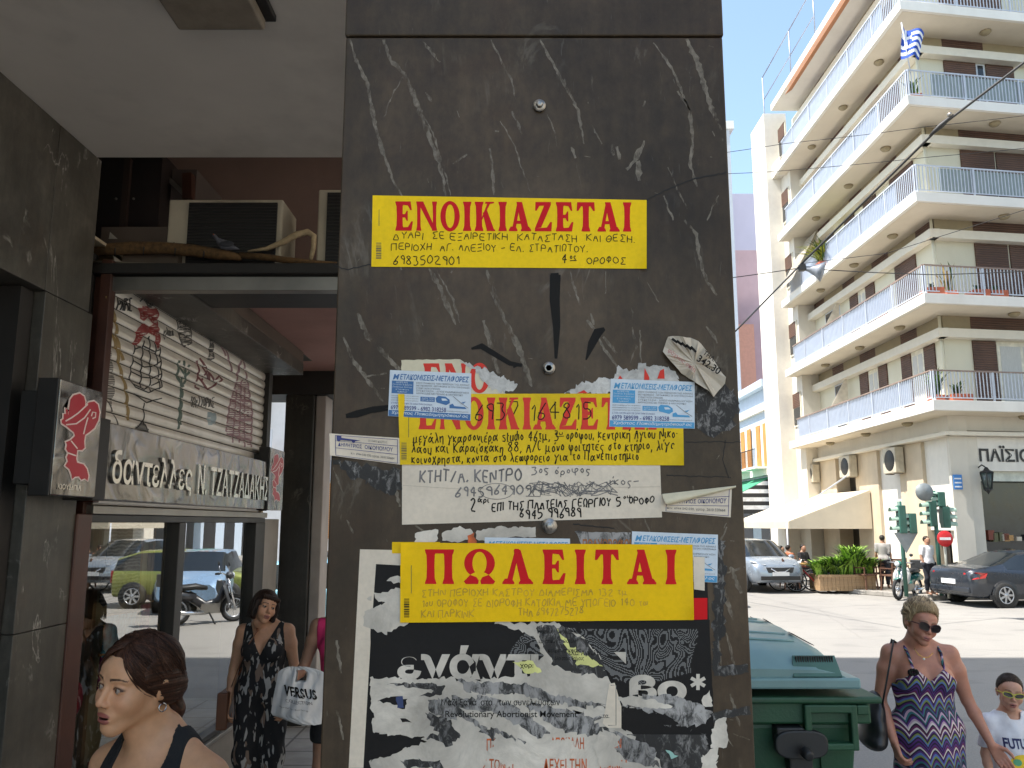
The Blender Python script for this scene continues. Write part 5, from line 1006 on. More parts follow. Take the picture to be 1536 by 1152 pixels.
# ground floor: stone piers, dark shop openings, white panels, sign band
zg = ZB[0] - .004
GXo = .25                                             # ground floor walls stand a little proud
def gL(u): return PX(u, 760, WX - GXo).y - WY
mb = MB(); fbox(mb, FL, .3, LEN_L, -.6, -.3, -.15, zg, M('shop_dark', (.02, .018, .016, 1), .3)); fbox(mb, FR, .3, LEN_R, -1.2, -.9, -.15, zg, M('shop_dark', (.02, .018, .016, 1), .3)); mb.build('shop_interior', AP)
mb = MB(); fbox(mb, FL, -.3, LEN_L, -.3, GXo + .02, zg - .62, zg, m_pier); fbox(mb, FR, -.25, LEN_R, -.5, GXo + .02, zg - .45, zg, m_pier); fbox(mb, FL, -.55, LEN_L, GXo + .021, GXo + .25, zg - .62, zg - .5, m_band); fbox(mb, FR, -.5, LEN_R, GXo + .021, GXo + .25, zg - .62, zg - .5, m_band); mb.build('sign_band', AP, bevel=.01)
def span(u0, u1): a, b = gL(u0), gL(u1); return min(a, b), max(a, b)
for u0, u1, m in ((1286, 1320, m_stone), (1353, 1388, m_stone), (1233, 1257, m_stone), (1187, 1212, m_stone)):
    a, b = span(u0, u1); mb = MB(); fbox(mb, FL, a, b, -.3, GXo, -.15, zg - .622, m); mb.build('stone_pier', AP, bevel=.01)
mb = MB(); fbox(mb, FL, -.25, gL(1428), -.3, GXo + .01, -.15, zg - .622, m_pier); fbox(mb, FR, .06, .62, -.5, GXo + .01, -.15, zg - .622, m_pier); mb.build('corner_pier', AP, bevel=.01)
for u0, u1, lo in ((1312, 1354, 1.6), (1387, 1428, 1.75)):
    a, b = span(u0, u1); mb = MB(); fbox(mb, FL, a, b, -.25, GXo - .12, PX(1400, 795 if lo > 1.7 else 850, WX).z, zg - .622, M('white_panel', S(220, 216, 208), .6, var=.04, dirt=.15)); mb.build('shop_panel', AP)
def ftext(t, F, s0, s1, o, z0, z1, m, bold=.03, ex=.02):
    vs, fs, _ = text_polys(t, bold); mb = MB(); mb.add([F(s0 + (s1 - s0) * a, o, z0 + (z1 - z0) * b) for a, b in vs], fs, m); return mb.build('lettering', AP)
a, b = span(1390, 1428); zq = PX(1405, 775, WX - .12).z
mL = M('letter_charcoal', (.02, .018, .017, 1), .5)
ftext('ΠΑΪΣ', lambda s, o, z: FL(b - (s - a), o, z), a + .25, b - .1, GXo - .10, zq - .2, zq + .34, mL)
mb = MB(); fbox(mb, FR, .64, LEN_R, -.3, GXo - .05, zg - 1.65, zg - .622, M('white_panel', S(220, 216, 208), .6)); mb.build('name_panel', AP)
ftext('ΠΑΪΣΙΟΣ', FR, .68, 2.75, GXo - .03, zg - 1.38, zg - .88, mL)
mb = MB(); fbox(mb, FR, .64, LEN_R, GXo - .25, GXo - .2, zg - 1.95, zg - 1.652, M('shop_valance', S(196, 200, 190), .8)); mb.build('valance', AP)
mb = MB(); fbox(mb, FR, .66, LEN_R, -.35, -.3, -.15, zg - 1.66, m_win); mb.build('shop_glass', AP)
mb = MB()
rg = random.Random(3)
for k in range(60): s = rg.uniform(.8, 4.0); z = rg.choice((.4, .9, 1.4)) + rg.uniform(0, .1); fbox(mb, FR, s, s + rg.uniform(.08, .2), -.28, -.15, z, z + rg.uniform(.1, .3), M('shop_goods_' + ('amber', 'pale', 'rust', 'olive')[k % 4], (S(170, 130, 80), S(190, 180, 165), S(120, 60, 45), S(90, 90, 60))[k % 4], .6))
mb.build('window_goods', AP)['kind'] = 'stuff'
mb = MB(); fbox(mb, FR, .64, LEN_R, -.3, GXo - .06, -.15, .35, m_pier); mb.build('shop_plinth', AP)
# cream awning on its poles
AW = thing('shop_awning', 'wide cream cafe awning sloping from the building over the pavement', 'awning', (WX - 1.5, 27, 0)); m_aw = M('awning_cream_canvas', S(204, 194, 174), .8, var=.06, scale=2)
w0, w1 = WY + gL(1308), WY + gL(1204); pj = 3.0; zw, zf_ = PX(1308, 737, WX).z, PX(1308, 793, WX).z + .25
mb = MB(); P = [(WX - .3, w0, zw), (WX - .3, w1, zw), (WX - .3 - pj, w1, zf_), (WX - .3 - pj, w0, zf_)]; mb.slab(P, (0, 0, .03), m_aw); mb.build('canopy', AW)
mb = MB(); mb.slab([(WX - .3, w0 - .02, zw), (WX - .3 - pj, w0 - .02, zf_), (WX - .3 - pj, w0 - .02, zf_ - .25), (WX - .3, w0 - .02, zf_ - .25)], (0, .015, 0), m_aw); mb.slab([(WX - .32 - pj, w0, zf_), (WX - .32 - pj, w1, zf_), (WX - .32 - pj, w1, zf_ - .25), (WX - .32 - pj, w0, zf_ - .25)], (.015, 0, 0), m_aw); mb.build('valance', AW)
mb = MB(); mb.tube([(WX - .35 - pj, w0 + .1, zf_ - .05), (WX - .35 - pj, w0 + .1, -.02)], .03, m_rail, 8); mb.tube([(WX - .35 - pj, w1 - .1, zf_ - .05), (WX - .35 - pj, w1 - .1, -.02)], .03, m_rail, 8); mb.build('pole', AW)
mb = MB(); mb.bar((WX - 2.6, w0 + 1.2, zf_ + .4), (WX - .3, w0 + 1.2, zw + .8), .05, m_rail); mb.build('stay', AW)
# far pavement
fp = MB(); fp.slab([Vector((10.0, 26, 0)), Vector((10.0, YE + 30, 0)), Vector((40, YE + 30, 0)), FR(LEN_R + 6, 1.6, 0), FR(-.6, 1.6, 0), Vector((11.2, 22.6, 0))][::-1] if False else [Vector((10.2, 60, -.146)), Vector((10.2, 24.4, -.146)), Vector((11.6, 22.3, -.146)), Vector((40, 26.5, -.146)), Vector((40, 60, -.146))], (0, 0, .13), tile_mat('far_pavement', (.30, .28, .25), (.33, .31, .28), (.2, .19, .17), .5, .5)); tag(fp.build('far_pavement', bevel=.015), kind='structure')
# air conditioners on the far building
def ac2(u, v, w_, h_, label, X=WX - GXo - .35, wires=True):
    c = PX(u, v, X); r = thing('air_conditioner', label, 'air conditioner', c, group='air conditioners on the corner building'); mb = MB(); mb.box(X, X + .3, c.y - w_ / 2, c.y + w_ / 2, c.z - h_ / 2, c.z + h_ / 2, m_ac); mb.build('casing', r, bevel=.015)
    mb = MB(); mb.lathe([(.001, -.012), (h_ * .40, -.012), (h_ * .42, 0)], (X - .001, c.y - w_ * .05, c.z), m_acg, 20, 'x'); mb.build('fan_grille', r)
    mb = MB(); mb.bar((X + .3, c.y - w_ / 3, c.z - h_ / 2 - .02), (X, c.y - w_ / 3, c.z - h_ / 2 - .02), .04, m_steel); mb.bar((X + .3, c.y + w_ / 3, c.z - h_ / 2 - .02), (X, c.y + w_ / 3, c.z - h_ / 2 - .02), .04, m_steel); mb.build('bracket', r)
ac2(1213, 711, .9, .75, 'grey air conditioner furthest left over the cream awning'); ac2(1266, 700, .95, .8, 'larger grey air conditioner in the middle over the awning'); ac2(1333, 691, .9, .85, 'white air conditioner on the white panel right of the awning')
# greek flag, plants and lantern
fl = thing('greek_flag', 'blue and white striped flag with a white cross at the third balcony corner', 'flag', (SX, SY - .05, ZB[3])); p0 = PY(1362, 92, SY - .1); p1 = PY(1352, 34, SY - .1)
mb = MB(); mb.tube([p0 - Vector((-.05, 0, .4)), p1], .018, m_rail, 8); mb.build('pole', fl)
m_fb = M('flag_blue', (.012, .06, .34, 1), .8); m_fw = M('flag_white', S(225, 225, 225), .8); mb = MB(); nx, nz = 18, 18
def fpnt(a, b): q = PY(1354 + 31 * a - (6 * a) * b * .6, 38 + 48 * b + 12 * a * (1 - b), SY - .1); return q + Vector((0, .12 * math.sin(a * 6 + b * 2), -.03 * math.sin(a * 7)))
for i in range(nx):
    for j in range(nz):
        a, b = (i + .5) / nx, (j + .5) / nz; st = int(b * 9); can = a < .45 and b < 5 / 9
        wht = (abs(a - .225) < .05 or abs(b - 2.5 / 9) < .055) if can else st % 2 == 1
        mb.add([fpnt(i / nx, j / nz), fpnt((i + 1) / nx, j / nz), fpnt((i + 1) / nx, (j + 1) / nz), fpnt(i / nx, (j + 1) / nz)], [(0, 1, 2, 3)], m_fw if wht else m_fb)
mb.build('cloth', fl)
m_leaf = M('leaf_light', S(98, 128, 48), .7, var=.4, scale=6); m_leaf2 = M('leaf_dark', S(52, 80, 34), .7, var=.4, scale=6); m_terra = M('terracotta', S(170, 92, 66), .8, var=.1)
def plant(name, label, c, h, w_, n, m, pot=True, group='potted plants on the balconies', seed=1, arch=1.0, potw=.35):
    r_ = random.Random(seed); c = Vector(c); r = thing(name, label, 'plant', c, group=group)
    ph = 0
    if pot: ph = .22; mb = MB(); mb.box(c.x - potw / 2, c.x + potw / 2, c.y - potw / 2, c.y + potw / 2, c.z, c.z + ph, m_terra); mb.build('pot', r, bevel=.01)
    mb = MB()
    for k in range(n):
        a = r_.uniform(0, 6.28); l = h * r_.uniform(.6, 1.05); sp = w_ * r_.uniform(.3, 1); b = c + Vector((r_.uniform(-.4, .4) * w_ * .6, r_.uniform(-.4, .4) * w_ * .6, ph)); pts = [b + Vector((math.cos(a) * sp * t ** 1.6, math.sin(a) * sp * t ** 1.6, l * (t - .42 * arch * t * t))) for t in (0, .35, .7, 1)]; wd = r_.uniform(.018, .04); sd = Vector((-math.sin(a), math.cos(a), 0))
        vs = []
        for t, p in zip((.5, 1, .8, .05), pts): vs += [p - sd * wd * t, p + sd * wd * t]
        mb.add(vs, [(0, 1, 3, 2), (2, 3, 5, 4), (4, 5, 7, 6)], m if r_.random() < .65 else m_leaf2)
    mb.build('leaves', r); return r
z2, z1_, z0_ = ZB[1] + TH, ZB[0] + TH, ZB[0] + TH
plant('potted_yucca', 'spiky green potted plant at the lowest balcony corner', OL(.6, -.35, z1_), 1.3, .45, 60, m_leaf, seed=2); plant('potted_shrub', 'low dark potted plant beside the spiky one on the lowest balcony', OR(1.1, -.35, z1_), .7, .3, 40, m_leaf2, seed=3, potw=.6)
plant('potted_dry_plant', 'thin dry plant standing at the corner of the second balcony', OR(1.2, -.4, z2), 1.5, .5, 18, M('leaf_dry', S(150, 130, 80), .8), seed=4); plant('potted_flower', 'small bright green plant halfway along the second balcony', OL(3.2, -.3, z2), .8, .3, 30, m_leaf, seed=5)
plant('balcony_bush', 'big yellow green bush spilling over the far end of the third balcony', OL(7.4, -.2, ZB[2] + TH), 1.6, 1.1, 260, M('leaf_yellow', S(160, 165, 50), .7, var=.3), seed=6, arch=1.2, potw=.9); plant('potted_aloe', 'small aloe in a pot beside the flag on the fourth balcony', OR(.5, -.3, ZB[3] + TH), 1.0, .4, 26, m_leaf, seed=7)
for k, (s, i) in enumerate(((.5, 1), (2.0, 1), (2.6, 1))):
    plant('potted_cactus', ('red pot with a low green plant at the second balcony corner', 'second small pot from the corner behind the second balcony rail', 'third small pot from the corner behind the second balcony rail')[k], OR(s, -.25, z2), .4, .15, 16, m_leaf2, seed=10 + k, potw=.5)
# side canvas screens hanging on the left facade
for k, (i, s) in enumerate(((2, 9.6), (0, 8.3), (1, 8.6))):
    mb = MB(); zr = ZB[i] + TH; q = [OL(s, -.1, zr + .5), OL(s + .02, -1.1, zr + 2.3), OL(s + .02, -1.1, zr + .3)] if i != 2 else [OL(s - .3, .5, zr + .2), OL(s + .2, -.9, zr + 2.6), OL(s + 1.6, -.9, zr + 2.6), OL(s + 1.2, .5, zr + .2)]
    mb.slab(q, (0, .02, 0), M('screen_canvas', S(200, 192, 178), .8)); single(mb, 'balcony_awning', ('long pale canvas drop awning near the far end of the third balcony', 'small triangular pale screen on the lowest balcony', 'small triangular pale screen on the second balcony')[k], 'awning', 'canvas screens on the balconies')
# ---------------------------------------------------------------- older houses further along
NB = thing('neoclassical_house', 'pale blue two storey old house with wooden shutters and small iron balconies', 'building', (SX, YE + 8, -.15)); m_nb = M('pale_blue_render', S(190, 204, 220), .8, var=.05, dirt=.2, dirtcol=S(160, 165, 172)); hx = SX + .1; ya_, yb_ = YE + 2.62, YE + 22
def hz(u, v): return PX(u, v, hx)
mb = MB(); mb.box(hx, hx + 8, ya_, yb_, -.15, 8.4, m_nb); mb.build('wall', NB)
mb = MB(); mb.box(hx - .35, hx + 8, ya_ + .01, yb_, 8.402, 8.75, m_nb); mb.box(hx - .2, hx, ya_ + .01, yb_, 7.3, 7.5, m_slab); mb.box(hx - .25, hx, ya_ + .01, yb_, 4.2, 4.5, m_slab); mb.build('cornice', NB)
m_ws = M('wood_shutter', S(190, 132, 70), .6, var=.15, scale=4)
for k in range(5):
    y = ya_ + .7 + k * 2.6
    mb = MB(); mb.box(hx - .04, hx - .002, y, y + 1.0, 4.62, 6.8, m_slab); o = mb.build('window', NB); mb = MB(); mb.box(hx - .09, hx - .045, y - .35, y + .25, 4.62, 6.7, m_ws); mb.box(hx - .09, hx - .045, y + .75, y + 1.35, 4.62, 6.7, m_ws); mb.build('wooden_shutter', o)
    mb = MB(); mb.box(hx - .8, hx - .002, y - .6, y + 1.6, 4.5, 4.6, m_slab)
    for j in range(14): mb.box(hx - .79, hx - .77, y - .58 + j * .165, y - .56 + j * .165, 4.601, 5.4, m_mesh if False else m_dark)
    mb.box(hx - .8, hx - .76, y - .6, y + 1.6, 5.401, 5.44, m_dark); mb.build('balcony', NB)
for k in range(6): mb = MB(); y = ya_ + .4 + k * 3.1; mb.box(hx - .02, hx - .001, y, y + 1.7, -.15, 2.5, M('shop_dark', (.02, .018, .016, 1), .3)); mb.build('shop_front', NB)
GA = thing('striped_awning', 'green awning with a black and white striped side, beyond the cream one', 'awning', (hx - 1.2, YE + 4, 0)); g0, g1 = ya_ + .3, ya_ + 6; mb = MB(); za, zb_ = 4.1, 2.75; mb.slab([(hx - .02, g0, za), (hx - .02, g1, za), (hx - 2.6, g1, zb_), (hx - 2.6, g0, zb_)], (0, 0, .03), M('awning_green', S(60, 140, 105), .8)); mb.build('canopy', GA)
mb = MB(); n = 9
for k in range(n):
    t0, t1 = k / n, (k + 1) / n; za_ = zb_ - .35 + (za - zb_ + .35) * t0; zb2 = zb_ - .35 + (za - zb_ + .35) * t1
    xo = lambda z: hx - 2.6 + 2.58 * max(0, (z - zb_) / (za - zb_)); mb.slab([(xo(za_), g0 - .02, za_), (hx - .02, g0 - .02, za_), (hx - .02, g0 - .02, zb2), (xo(zb2), g0 - .02, zb2)], (0, .012, 0), m_fw if k % 2 else M('stripe_black', (.03, .03, .03, 1), .8))
mb.build('striped_side', GA)
PK = thing('pink_house', 'tall windowless pinkish grey house wall far behind the blue house', 'building', (10, 58, -.15)); mb = MB(); mb.box(2, 40, 58, 70, -.15, 22.7, M('pink_wall', S(196, 165, 168), .9, var=.1, scale=.6, dirt=.5, dirtcol=S(180, 150, 148))); mb.build('wall', PK); mb = MB(); mb.box(2, 40, 58.01, 70, 22.702, 27.3, M('mauve_wall', S(196, 190, 206), .9, var=.04, scale=.4)); mb.build('upper_wall', PK)
mb = MB(); mb.box(4, 18, 57, 57.98, -.15, 16.6, M('orange_wall', S(222, 160, 135), .9, var=.06)); mb.build('lower_house_wall', PK)
GT = thing('grey_tower_block', 'slim grey tower block edge showing right beside the big pillar', 'building', (8, 66, -.15)); mb = MB(); q = PY(1100, 182, 52); mb.box(2, q.x - .3, 52, 56.9, -.15, q.z - .6, M('tower_grey', S(190, 192, 196), .85, var=.05)); mb.build('wall', GT); mb = MB(); mb.box(2, q.x, 51.9, 57, q.z - .598, q.z, m_slab); mb.build('cornice', GT)
# low street block closing the passage on the left
WB = thing('white_house', 'bright white house beyond the passage with an orange roller shutter', 'building', (-8, 27, -.15)); mb = MB(); mb.box(-30, 2.6, 27, 35, -.15, 13, M('white_house_render', S(222, 222, 224), .8, var=.04)); mb.build('wall', WB)
mb = MB(); a, b = PY(477, 700, 26.9).x, PY(520, 700, 26.9).x
m_os, t_, b_ = base_mat('orange_shutter'); tc_ = t_.new('TexCoord'); wv_ = t_.new('TexWave', Scale=5); wv_.bands_direction = 'Z'; t_.ln(tc_.outputs['Object'], wv_.inputs[0]); t_.ln(ramp(t_, wv_.outputs[0], [(.2, S(150, 96, 50)), (.6, S(206, 146, 84))]), b_.inputs['Base Color'])
mb.box(a, b + 2, 26.85, 26.998, PY(490, 808, 26.9).z, PY(490, 725, 26.9).z, m_os); mb.build('shutter', WB)
mb = MB(); mb.box(-12, 2.5, 26.9, 26.998, PY(490, 722, 26.9).z, PY(490, 690, 26.9).z, m_panel); mb.build('fascia', WB)

OP = thing('reflector_house', 'sunlit cream house across the street to the right of the camera', 'building', (17, 0, -.15)); mb = MB(); mb.box(15.5, 22, -16, 14.5, -.15, 17, M('reflector_render', S(222, 214, 200), .85, var=.05)); mb.build('wall', OP)  # out of view, added to bounce warm sunlight onto arcade and pillar
for k in range(7):
    for z in (1.0, 4.6, 8.0, 11.4): mb = MB(); mb.box(15.45, 15.498, -14 + k * 4, -12.4 + k * 4, z, z + 1.9, m_louv); mb.build('window', OP)

for i in range(5):
    for j in range(3):
        x = -9.5 + i * 2.5; z = 4.3 + j * 3.0; mb = MB(); mb.box(x, x + 1.1, 26.93, 26.998, z, z + 1.9, m_wfr); o = mb.build('window', WB); mb = MB(); mb.box(x + .08, x + 1.02, 26.915, 26.929, z + .08, z + 1.82, m_win if (i + j) % 3 else m_louv); mb.build('pane', o)
        if i % 2 == 0: mb = MB(); mb.box(x - .4, x + 1.5, 26.1, 26.998, z - .25, z - .1, m_slab); mb.box(x - .4, x + 1.5, 26.1, 26.13, z - .099, z + .75, m_rail); mb.build('balcony', WB)
for i in range(5):
    for j in range(6):
        x = 3.0 + i * 2.1; z = 3.5 + j * 3.1; mb = MB(); mb.box(x, x + 1.0, 51.93, 51.998, z, z + 1.7, m_win if (i * j) % 3 else m_louv); mb.build('window', GT)
# ================================================================ vehicles and street furniture
m_tyre = M('tyre', (.018, .018, .018, 1), .8); m_alloy = M('alloy', S(180, 182, 186), .3, .8, var=.05); m_blackp = M('black_plastic', (.016, .016, .017, 1), .5); m_chrome = M('chrome', S(220, 220, 222), .12, 1, var=.03)
m_cglass = M('car_glass', (.012, .015, .017, 1), .05, spec=.8, var=.05); m_tail = M('tail_lamp_red', (.45, .012, .014, 1), .15, coat=.5); m_lamp = M('lamp_clear', S(210, 215, 220), .08, .3); m_plate = M('number_plate', S(215, 215, 215), .4, var=.03); m_amber = M('amber_lens', (.6, .2, .02, 1), .2)
def paint(name, col, met=.4): return M(name, col, .28, met, var=.05, scale=3, coat=.7)
def wheel(root, x, y, r, wd, side, spokes=7):
    o = MB(); o.lathe([(r * .66, -wd / 2), (r * .93, -wd / 2), (r, -wd * .34), (r, wd * .34), (r * .93, wd / 2), (r * .66, wd / 2)], (x, y, r), m_tyre, 28, 'y', False); w_ = o.build('wheel', root, True)
    o = MB(); f = side * wd / 2
    o.lathe([(r * .67, f * .98), (r * .62, f * .98), (r * .60, f * .6), (.001, f * .35)], (x, y, r), m_blackp, 28, 'y', False); o.lathe([(r * .68, f * .9), (r * .67, f * 1.02), (r * .61, f * 1.02), (r * .60, f * .85)], (x, y, r), m_alloy, 28, 'y', False)
    for k in range(spokes):
        a = 2 * math.pi * k / spokes; o.bar((x + .04 * math.cos(a), y + f * .86, r + .04 * math.sin(a)), (x + r * .63 * math.cos(a), y + f * .9, r + r * .63 * math.sin(a)), r * .16, m_alloy, up=(0, 1, 0), ht=.02)
    o.lathe([(.001, f * 1.0), (r * .16, f * .98), (r * .17, f * .8)], (x, y, r), m_alloy, 14, 'y', False); o.build('rim', w_, True)
def car(name, label, loc, rz, st, wr_, wx, mp, side_glass, sc=1.0, lights='rear', group=None, plate=True, wind=None):
    """st: stations (x, half width, z under, z belt, z roof, half roof width); side_glass: list of (x0,x1)"""
    r = thing(name, label, 'car', loc, rz, group); r.scale = (sc,) * 3
    rows = []
    for x, w_, zb, zt, zr, wr in st:
        rows.append([(0, zb), (w_ * .86, zb), (w_ * .97, zb + .07), (w_, zb + (zt - zb) * .5), (w_ * .99, zt - .10), (w_ * .95, zt - .02), (w_ * .93 if zr - zt > .08 else w_ * .9, zt), (wr + (w_ * .93 - wr) * .12, zr - .05 if zr - zt > .08 else zr - .004), (wr * .93, zr), (wr * .5, zr + .012), (0, zr + .016)])
    vs = []; n = len(rows[0])
    for (x, *_), row in zip(st, rows):
        for y, z in row: vs.append((x, y, z))
        for y, z in row[-2:0:-1]: vs.append((x, -y, z))
    m_ = 2 * n - 2; fb = []; fg = []
    for i in range(len(st) - 1):
        xa, xb = st[i][0], st[i + 1][0]; xm = (xa + xb) / 2
        for j in range(m_):
            q = (i * m_ + j, i * m_ + (j + 1) % m_, (i + 1) * m_ + (j + 1) % m_, (i + 1) * m_ + j); jj = j if j < n - 1 else m_ - 1 - j
            ws = any(a <= xm <= b for a, b in (wind or ())) and jj >= 7
            sg = any(a <= xm <= b for a, b in side_glass) and jj == 6
            (fg if ws or sg else fb).append(q)
    mb = MB(); mb.add(vs, fb + [tuple(range(m_))[::-1], tuple(range((len(st) - 1) * m_, len(st) * m_))], mp, True); o = mb.build('body', r, True); o.modifiers.new('e', 'EDGE_SPLIT').split_angle = R(48)
    mb = MB(); mb.add(vs, fg, m_cglass, True); mb.build('glass', r, True)
    W = max(s[1] for s in st)
    for x in wx:
        for s in (-1, 1):
            a = MB(); a.lathe([(wr_ + .055, s * .0), (wr_ + .05, s * .012), (.001, s * .012)], (x, s * (W - .012), wr_), m_blackp, 28, 'y', False); a.build('wheel_arch', r, True); wheel(r, x, s * (W - .07), wr_, .19, s)
    xs = [s[0] for s in st]; xr, xf = min(xs), max(xs); hw = st[0][1]
    mb = MB()
    for s in (-1, 1): mb.box(xr + .45, xf - .5, s * (W + .001), s * (W - .06), st[3][2] - .02, st[3][2] + .10, m_blackp)
    mb.build('sill', r, True)
    return r
# dark coupe at the far right
CST = [(-2.22, .70, .42, .74, .80, .60), (-2.18, .80, .30, .86, .90, .70), (-2.02, .86, .24, .93, .975, .76), (-1.60, .88, .22, .95, 1.02, .76), (-1.18, .89, .21, .93, 1.12, .66), (-.65, .89, .21, .91, 1.33, .58), (-.15, .89, .21, .89, 1.39, .58), (.35, .89, .21, .88, 1.36, .60), (.85, .88, .21, .88, 1.16, .66), (1.25, .87, .22, .86, .95, .72), (1.75, .84, .24, .78, .84, .70), (2.15, .74, .26, .66, .70, .6), (2.28, .60, .34, .54, .58, .5)]
cpos = PZ(1485, 909, -.15)
DC = car('parked_car', 'dark blue grey coupe with a red tail lamp and pale alloy wheels', (cpos.x + 1.30, cpos.y + .55, -.15), R(9), CST, .315, (-1.35, 1.30), paint('coupe_paint', (.028, .034, .045, 1)), ((-1.05, -.18), (-.12, .85)), wind=((-1.6, -.6), (.3, 1.25)))
mb = MB()
for s in (-1, 1): mb.slab([(-2.19, s * .50, .70), (-2.155, s * .80, .70), (-1.86, s * .878, .74), (-1.80, s * .885, .86), (-2.08, s * .84, .88), (-2.20, s * .55, .86)], (-.02, s * .014, .0), m_tail)
mb.build('tail_lamp', DC, True); mb = MB(); mb.box(-2.245, -2.222, -.26, .26, .56, .68, m_plate); mb.build('number_plate', DC, True); mb = MB(); mb.box(-2.25, -2.05, -.72, .72, .36, .50, paint('coupe_paint', (.028, .034, .045, 1))); mb.build('bumper', DC, True, bevel=.03)
for q in (1, -1): mb = MB(); mb.bar((-.10, q * .885, .90), (-.14, q * .60, 1.36), .05, m_blackp); mb.build('door_pillar', DC, True)
mb = MB(); mb.box(-.25, -.05, .892, .915, .74, .765, m_chrome); mb.build('door_handle', DC, True); mb = MB(); mb.ball((.75, 1.0, .93), .1, paint('coupe_paint', (.028, .034, .045, 1)), 8, (.8, .9, .7)); mb.build('wing_mirror', DC, True)
# silver crossover facing us
SU = [(-2.0, .70, .45, .95, 1.35, .5), (-1.9, .84, .32, 1.02, 1.45, .56), (-1.2, .88, .30, 1.02, 1.55, .60), (-.4, .88, .30, 1.0, 1.58, .62), (.3, .88, .30, .99, 1.54, .62), (.75, .88, .30, 1.0, 1.32, .66), (1.15, .87, .30, 1.0, 1.06, .72), (1.65, .84, .30, .95, 1.0, .70), (1.95, .76, .32, .84, .90, .62), (2.06, .64, .40, .72, .76, .5)]
jp = PZ(1150, 891, -.15)
def suv(label, loc, rz, col, name='parked_car', group=None, sc=1):
    mp = paint(name + '_' + label.split()[0], col); c = car(name, label, loc, rz, SU, .335, (-1.25, 1.28), mp, ((-1.85, -.45), (-.38, .75)), sc, wind=((-2.0, -1.85), (.3, 1.15)), group=group)
    mb = MB(); mb.slab([(2.03, -.45, .78), (2.03, .45, .78), (2.06, .38, .62), (2.06, -.38, .62)], (.03, 0, 0), m_blackp); mb.box(2.05, 2.09, -.62, .62, .40, .52, m_blackp); mb.build('grille', c, True, bevel=.01)
    for s in (-1, 1):
        mb = MB(); mb.slab([(2.0, s * .42, .84), (1.86, s * .74, .90), (1.70, s * .83, .96), (1.78, s * .66, .93)], (.035, 0, .01), m_lamp); mb.build('headlight', c, True); mb = MB(); mb.lathe([(.001, .03), (.085, .025), (.095, 0)], (2.03, s * .55, .60), m_lamp, 16, 'x'); mb.build('fog_lamp', c, True); mb = MB(); mb.ball((.72, s * 1.0, 1.04), .11, mp, 8, (.6, 1, .7)); mb.build('wing_mirror', c, True)
    mb = MB(); mb.tube([(2.075, -.30, .74), (2.085, -.12, .64), (2.085, .12, .64), (2.075, .30, .74)], .02, m_chrome, 6); mb.build('chrome_trim', c, True)
    mb = MB(); mb.box(2.09, 2.105, -.26, .26, .53, .64, m_plate); mb.build('number_plate', c, True); return c
suv('silver blue crossover parked by the cream awning', (jp.x + .25, jp.y + 2.1, -.15), R(-84), (.24, .28, .33, 1))
GP = 'cars parked along the street'
HB = [(-1.75, .70, .40, .86, 1.10, .5), (-1.68, .80, .28, .92, 1.22, .54), (-1.1, .83, .24, .92, 1.40, .58), (-.3, .83, .24, .90, 1.43, .58), (.3, .83, .24, .89, 1.38, .58), (.75, .83, .24, .90, 1.12, .64), (1.05, .82, .25, .88, .94, .70), (1.6, .78, .26, .78, .83, .66), (1.88, .66, .32, .62, .68, .5)]
def hatch(label, loc, rz, col, group=GP):
    mp = paint('hatch_' + label.split()[0], col); c = car('parked_car', label, loc, rz, HB, .30, (-1.15, 1.2), mp, ((-1.6, -.35), (-.28, .7)), 1.0, wind=((-1.75, -1.6), (.3, 1.05)), group=group)
    for s in (-1, 1): mb = MB(); mb.slab([(1.85, s * .35, .64), (1.70, s * .70, .70), (1.60, s * .74, .78), (1.75, s * .45, .72)], (.03, 0, .01), m_lamp); mb.build('headlight', c, True); mb = MB(); mb.box(-1.77, -1.70, s * .48, s * .70, .62, .92, m_tail); mb.build('tail_lamp', c, True)
    return c
hatch('lime green hatchback seen only as a reflection in the shop window', (3.75, 21.0, -.15), R(178), (.22, .25, .06, 1)); hatch('pale blue hatchback reflected in the right hand shop pane', (3.3, 20.6, -.15), R(-100), (.28, .42, .60, 1)); hatch('dark grey hatchback reflected beside the pale blue one', (1.6, 24.5, -.15), R(-90), (.05, .06, .08, 1))
bpz = PY(488, 880, 15.4); hatch('light blue hatchback glimpsed beyond the passage columns', (bpz.x - .6, 15.6, -.15), R(180), (.22, .48, .60, 1)); hatch('black hatchback parked behind the light blue one beyond the passage', (bpz.x - 1.2, 19.2, -.15), R(180), (.02, .022, .025, 1))
# two-wheelers
def ring(mb, c, R_, r, m, ax='y', n=28, k=8):
    c = Vector(c); vs = []; fs = []
    for i in range(n):
        a = 2 * math.pi * i / n
        for j in range(k):
            b = 2 * math.pi * j / k; q = R_ + r * math.cos(b); vs.append(c + Vector((q * math.cos(a), r * math.sin(b), q * math.sin(a))))
    for i in range(n):
        for j in range(k): fs.append((i * k + j, ((i + 1) % n) * k + j, ((i + 1) % n) * k + (j + 1) % k, i * k + (j + 1) % k))
    mb.add(vs, fs, m, True)
def bike_wheel(root, x, R_, r, spokes=16):
    mb = MB(); ring(mb, (x, 0, R_ + r), R_, r, m_tyre); w_ = mb.build('wheel', root, True); mb = MB(); ring(mb, (x, 0, R_ + r), R_ - r * 1.2, r * .45, m_alloy, k=6)
    for k in range(spokes): a = 2 * math.pi * k / spokes; mb.bar((x, (.02 if k % 2 else -.02), R_ + r), (x + (R_ - r) * math.cos(a), 0, R_ + r + (R_ - r) * math.sin(a)), .006, m_alloy)
    mb.lathe([(.001, -.06), (.045, -.06), (.045, .06), (.001, .06)], (x, 0, R_ + r), m_alloy, 12, 'y'); mb.build('spokes', w_, True)
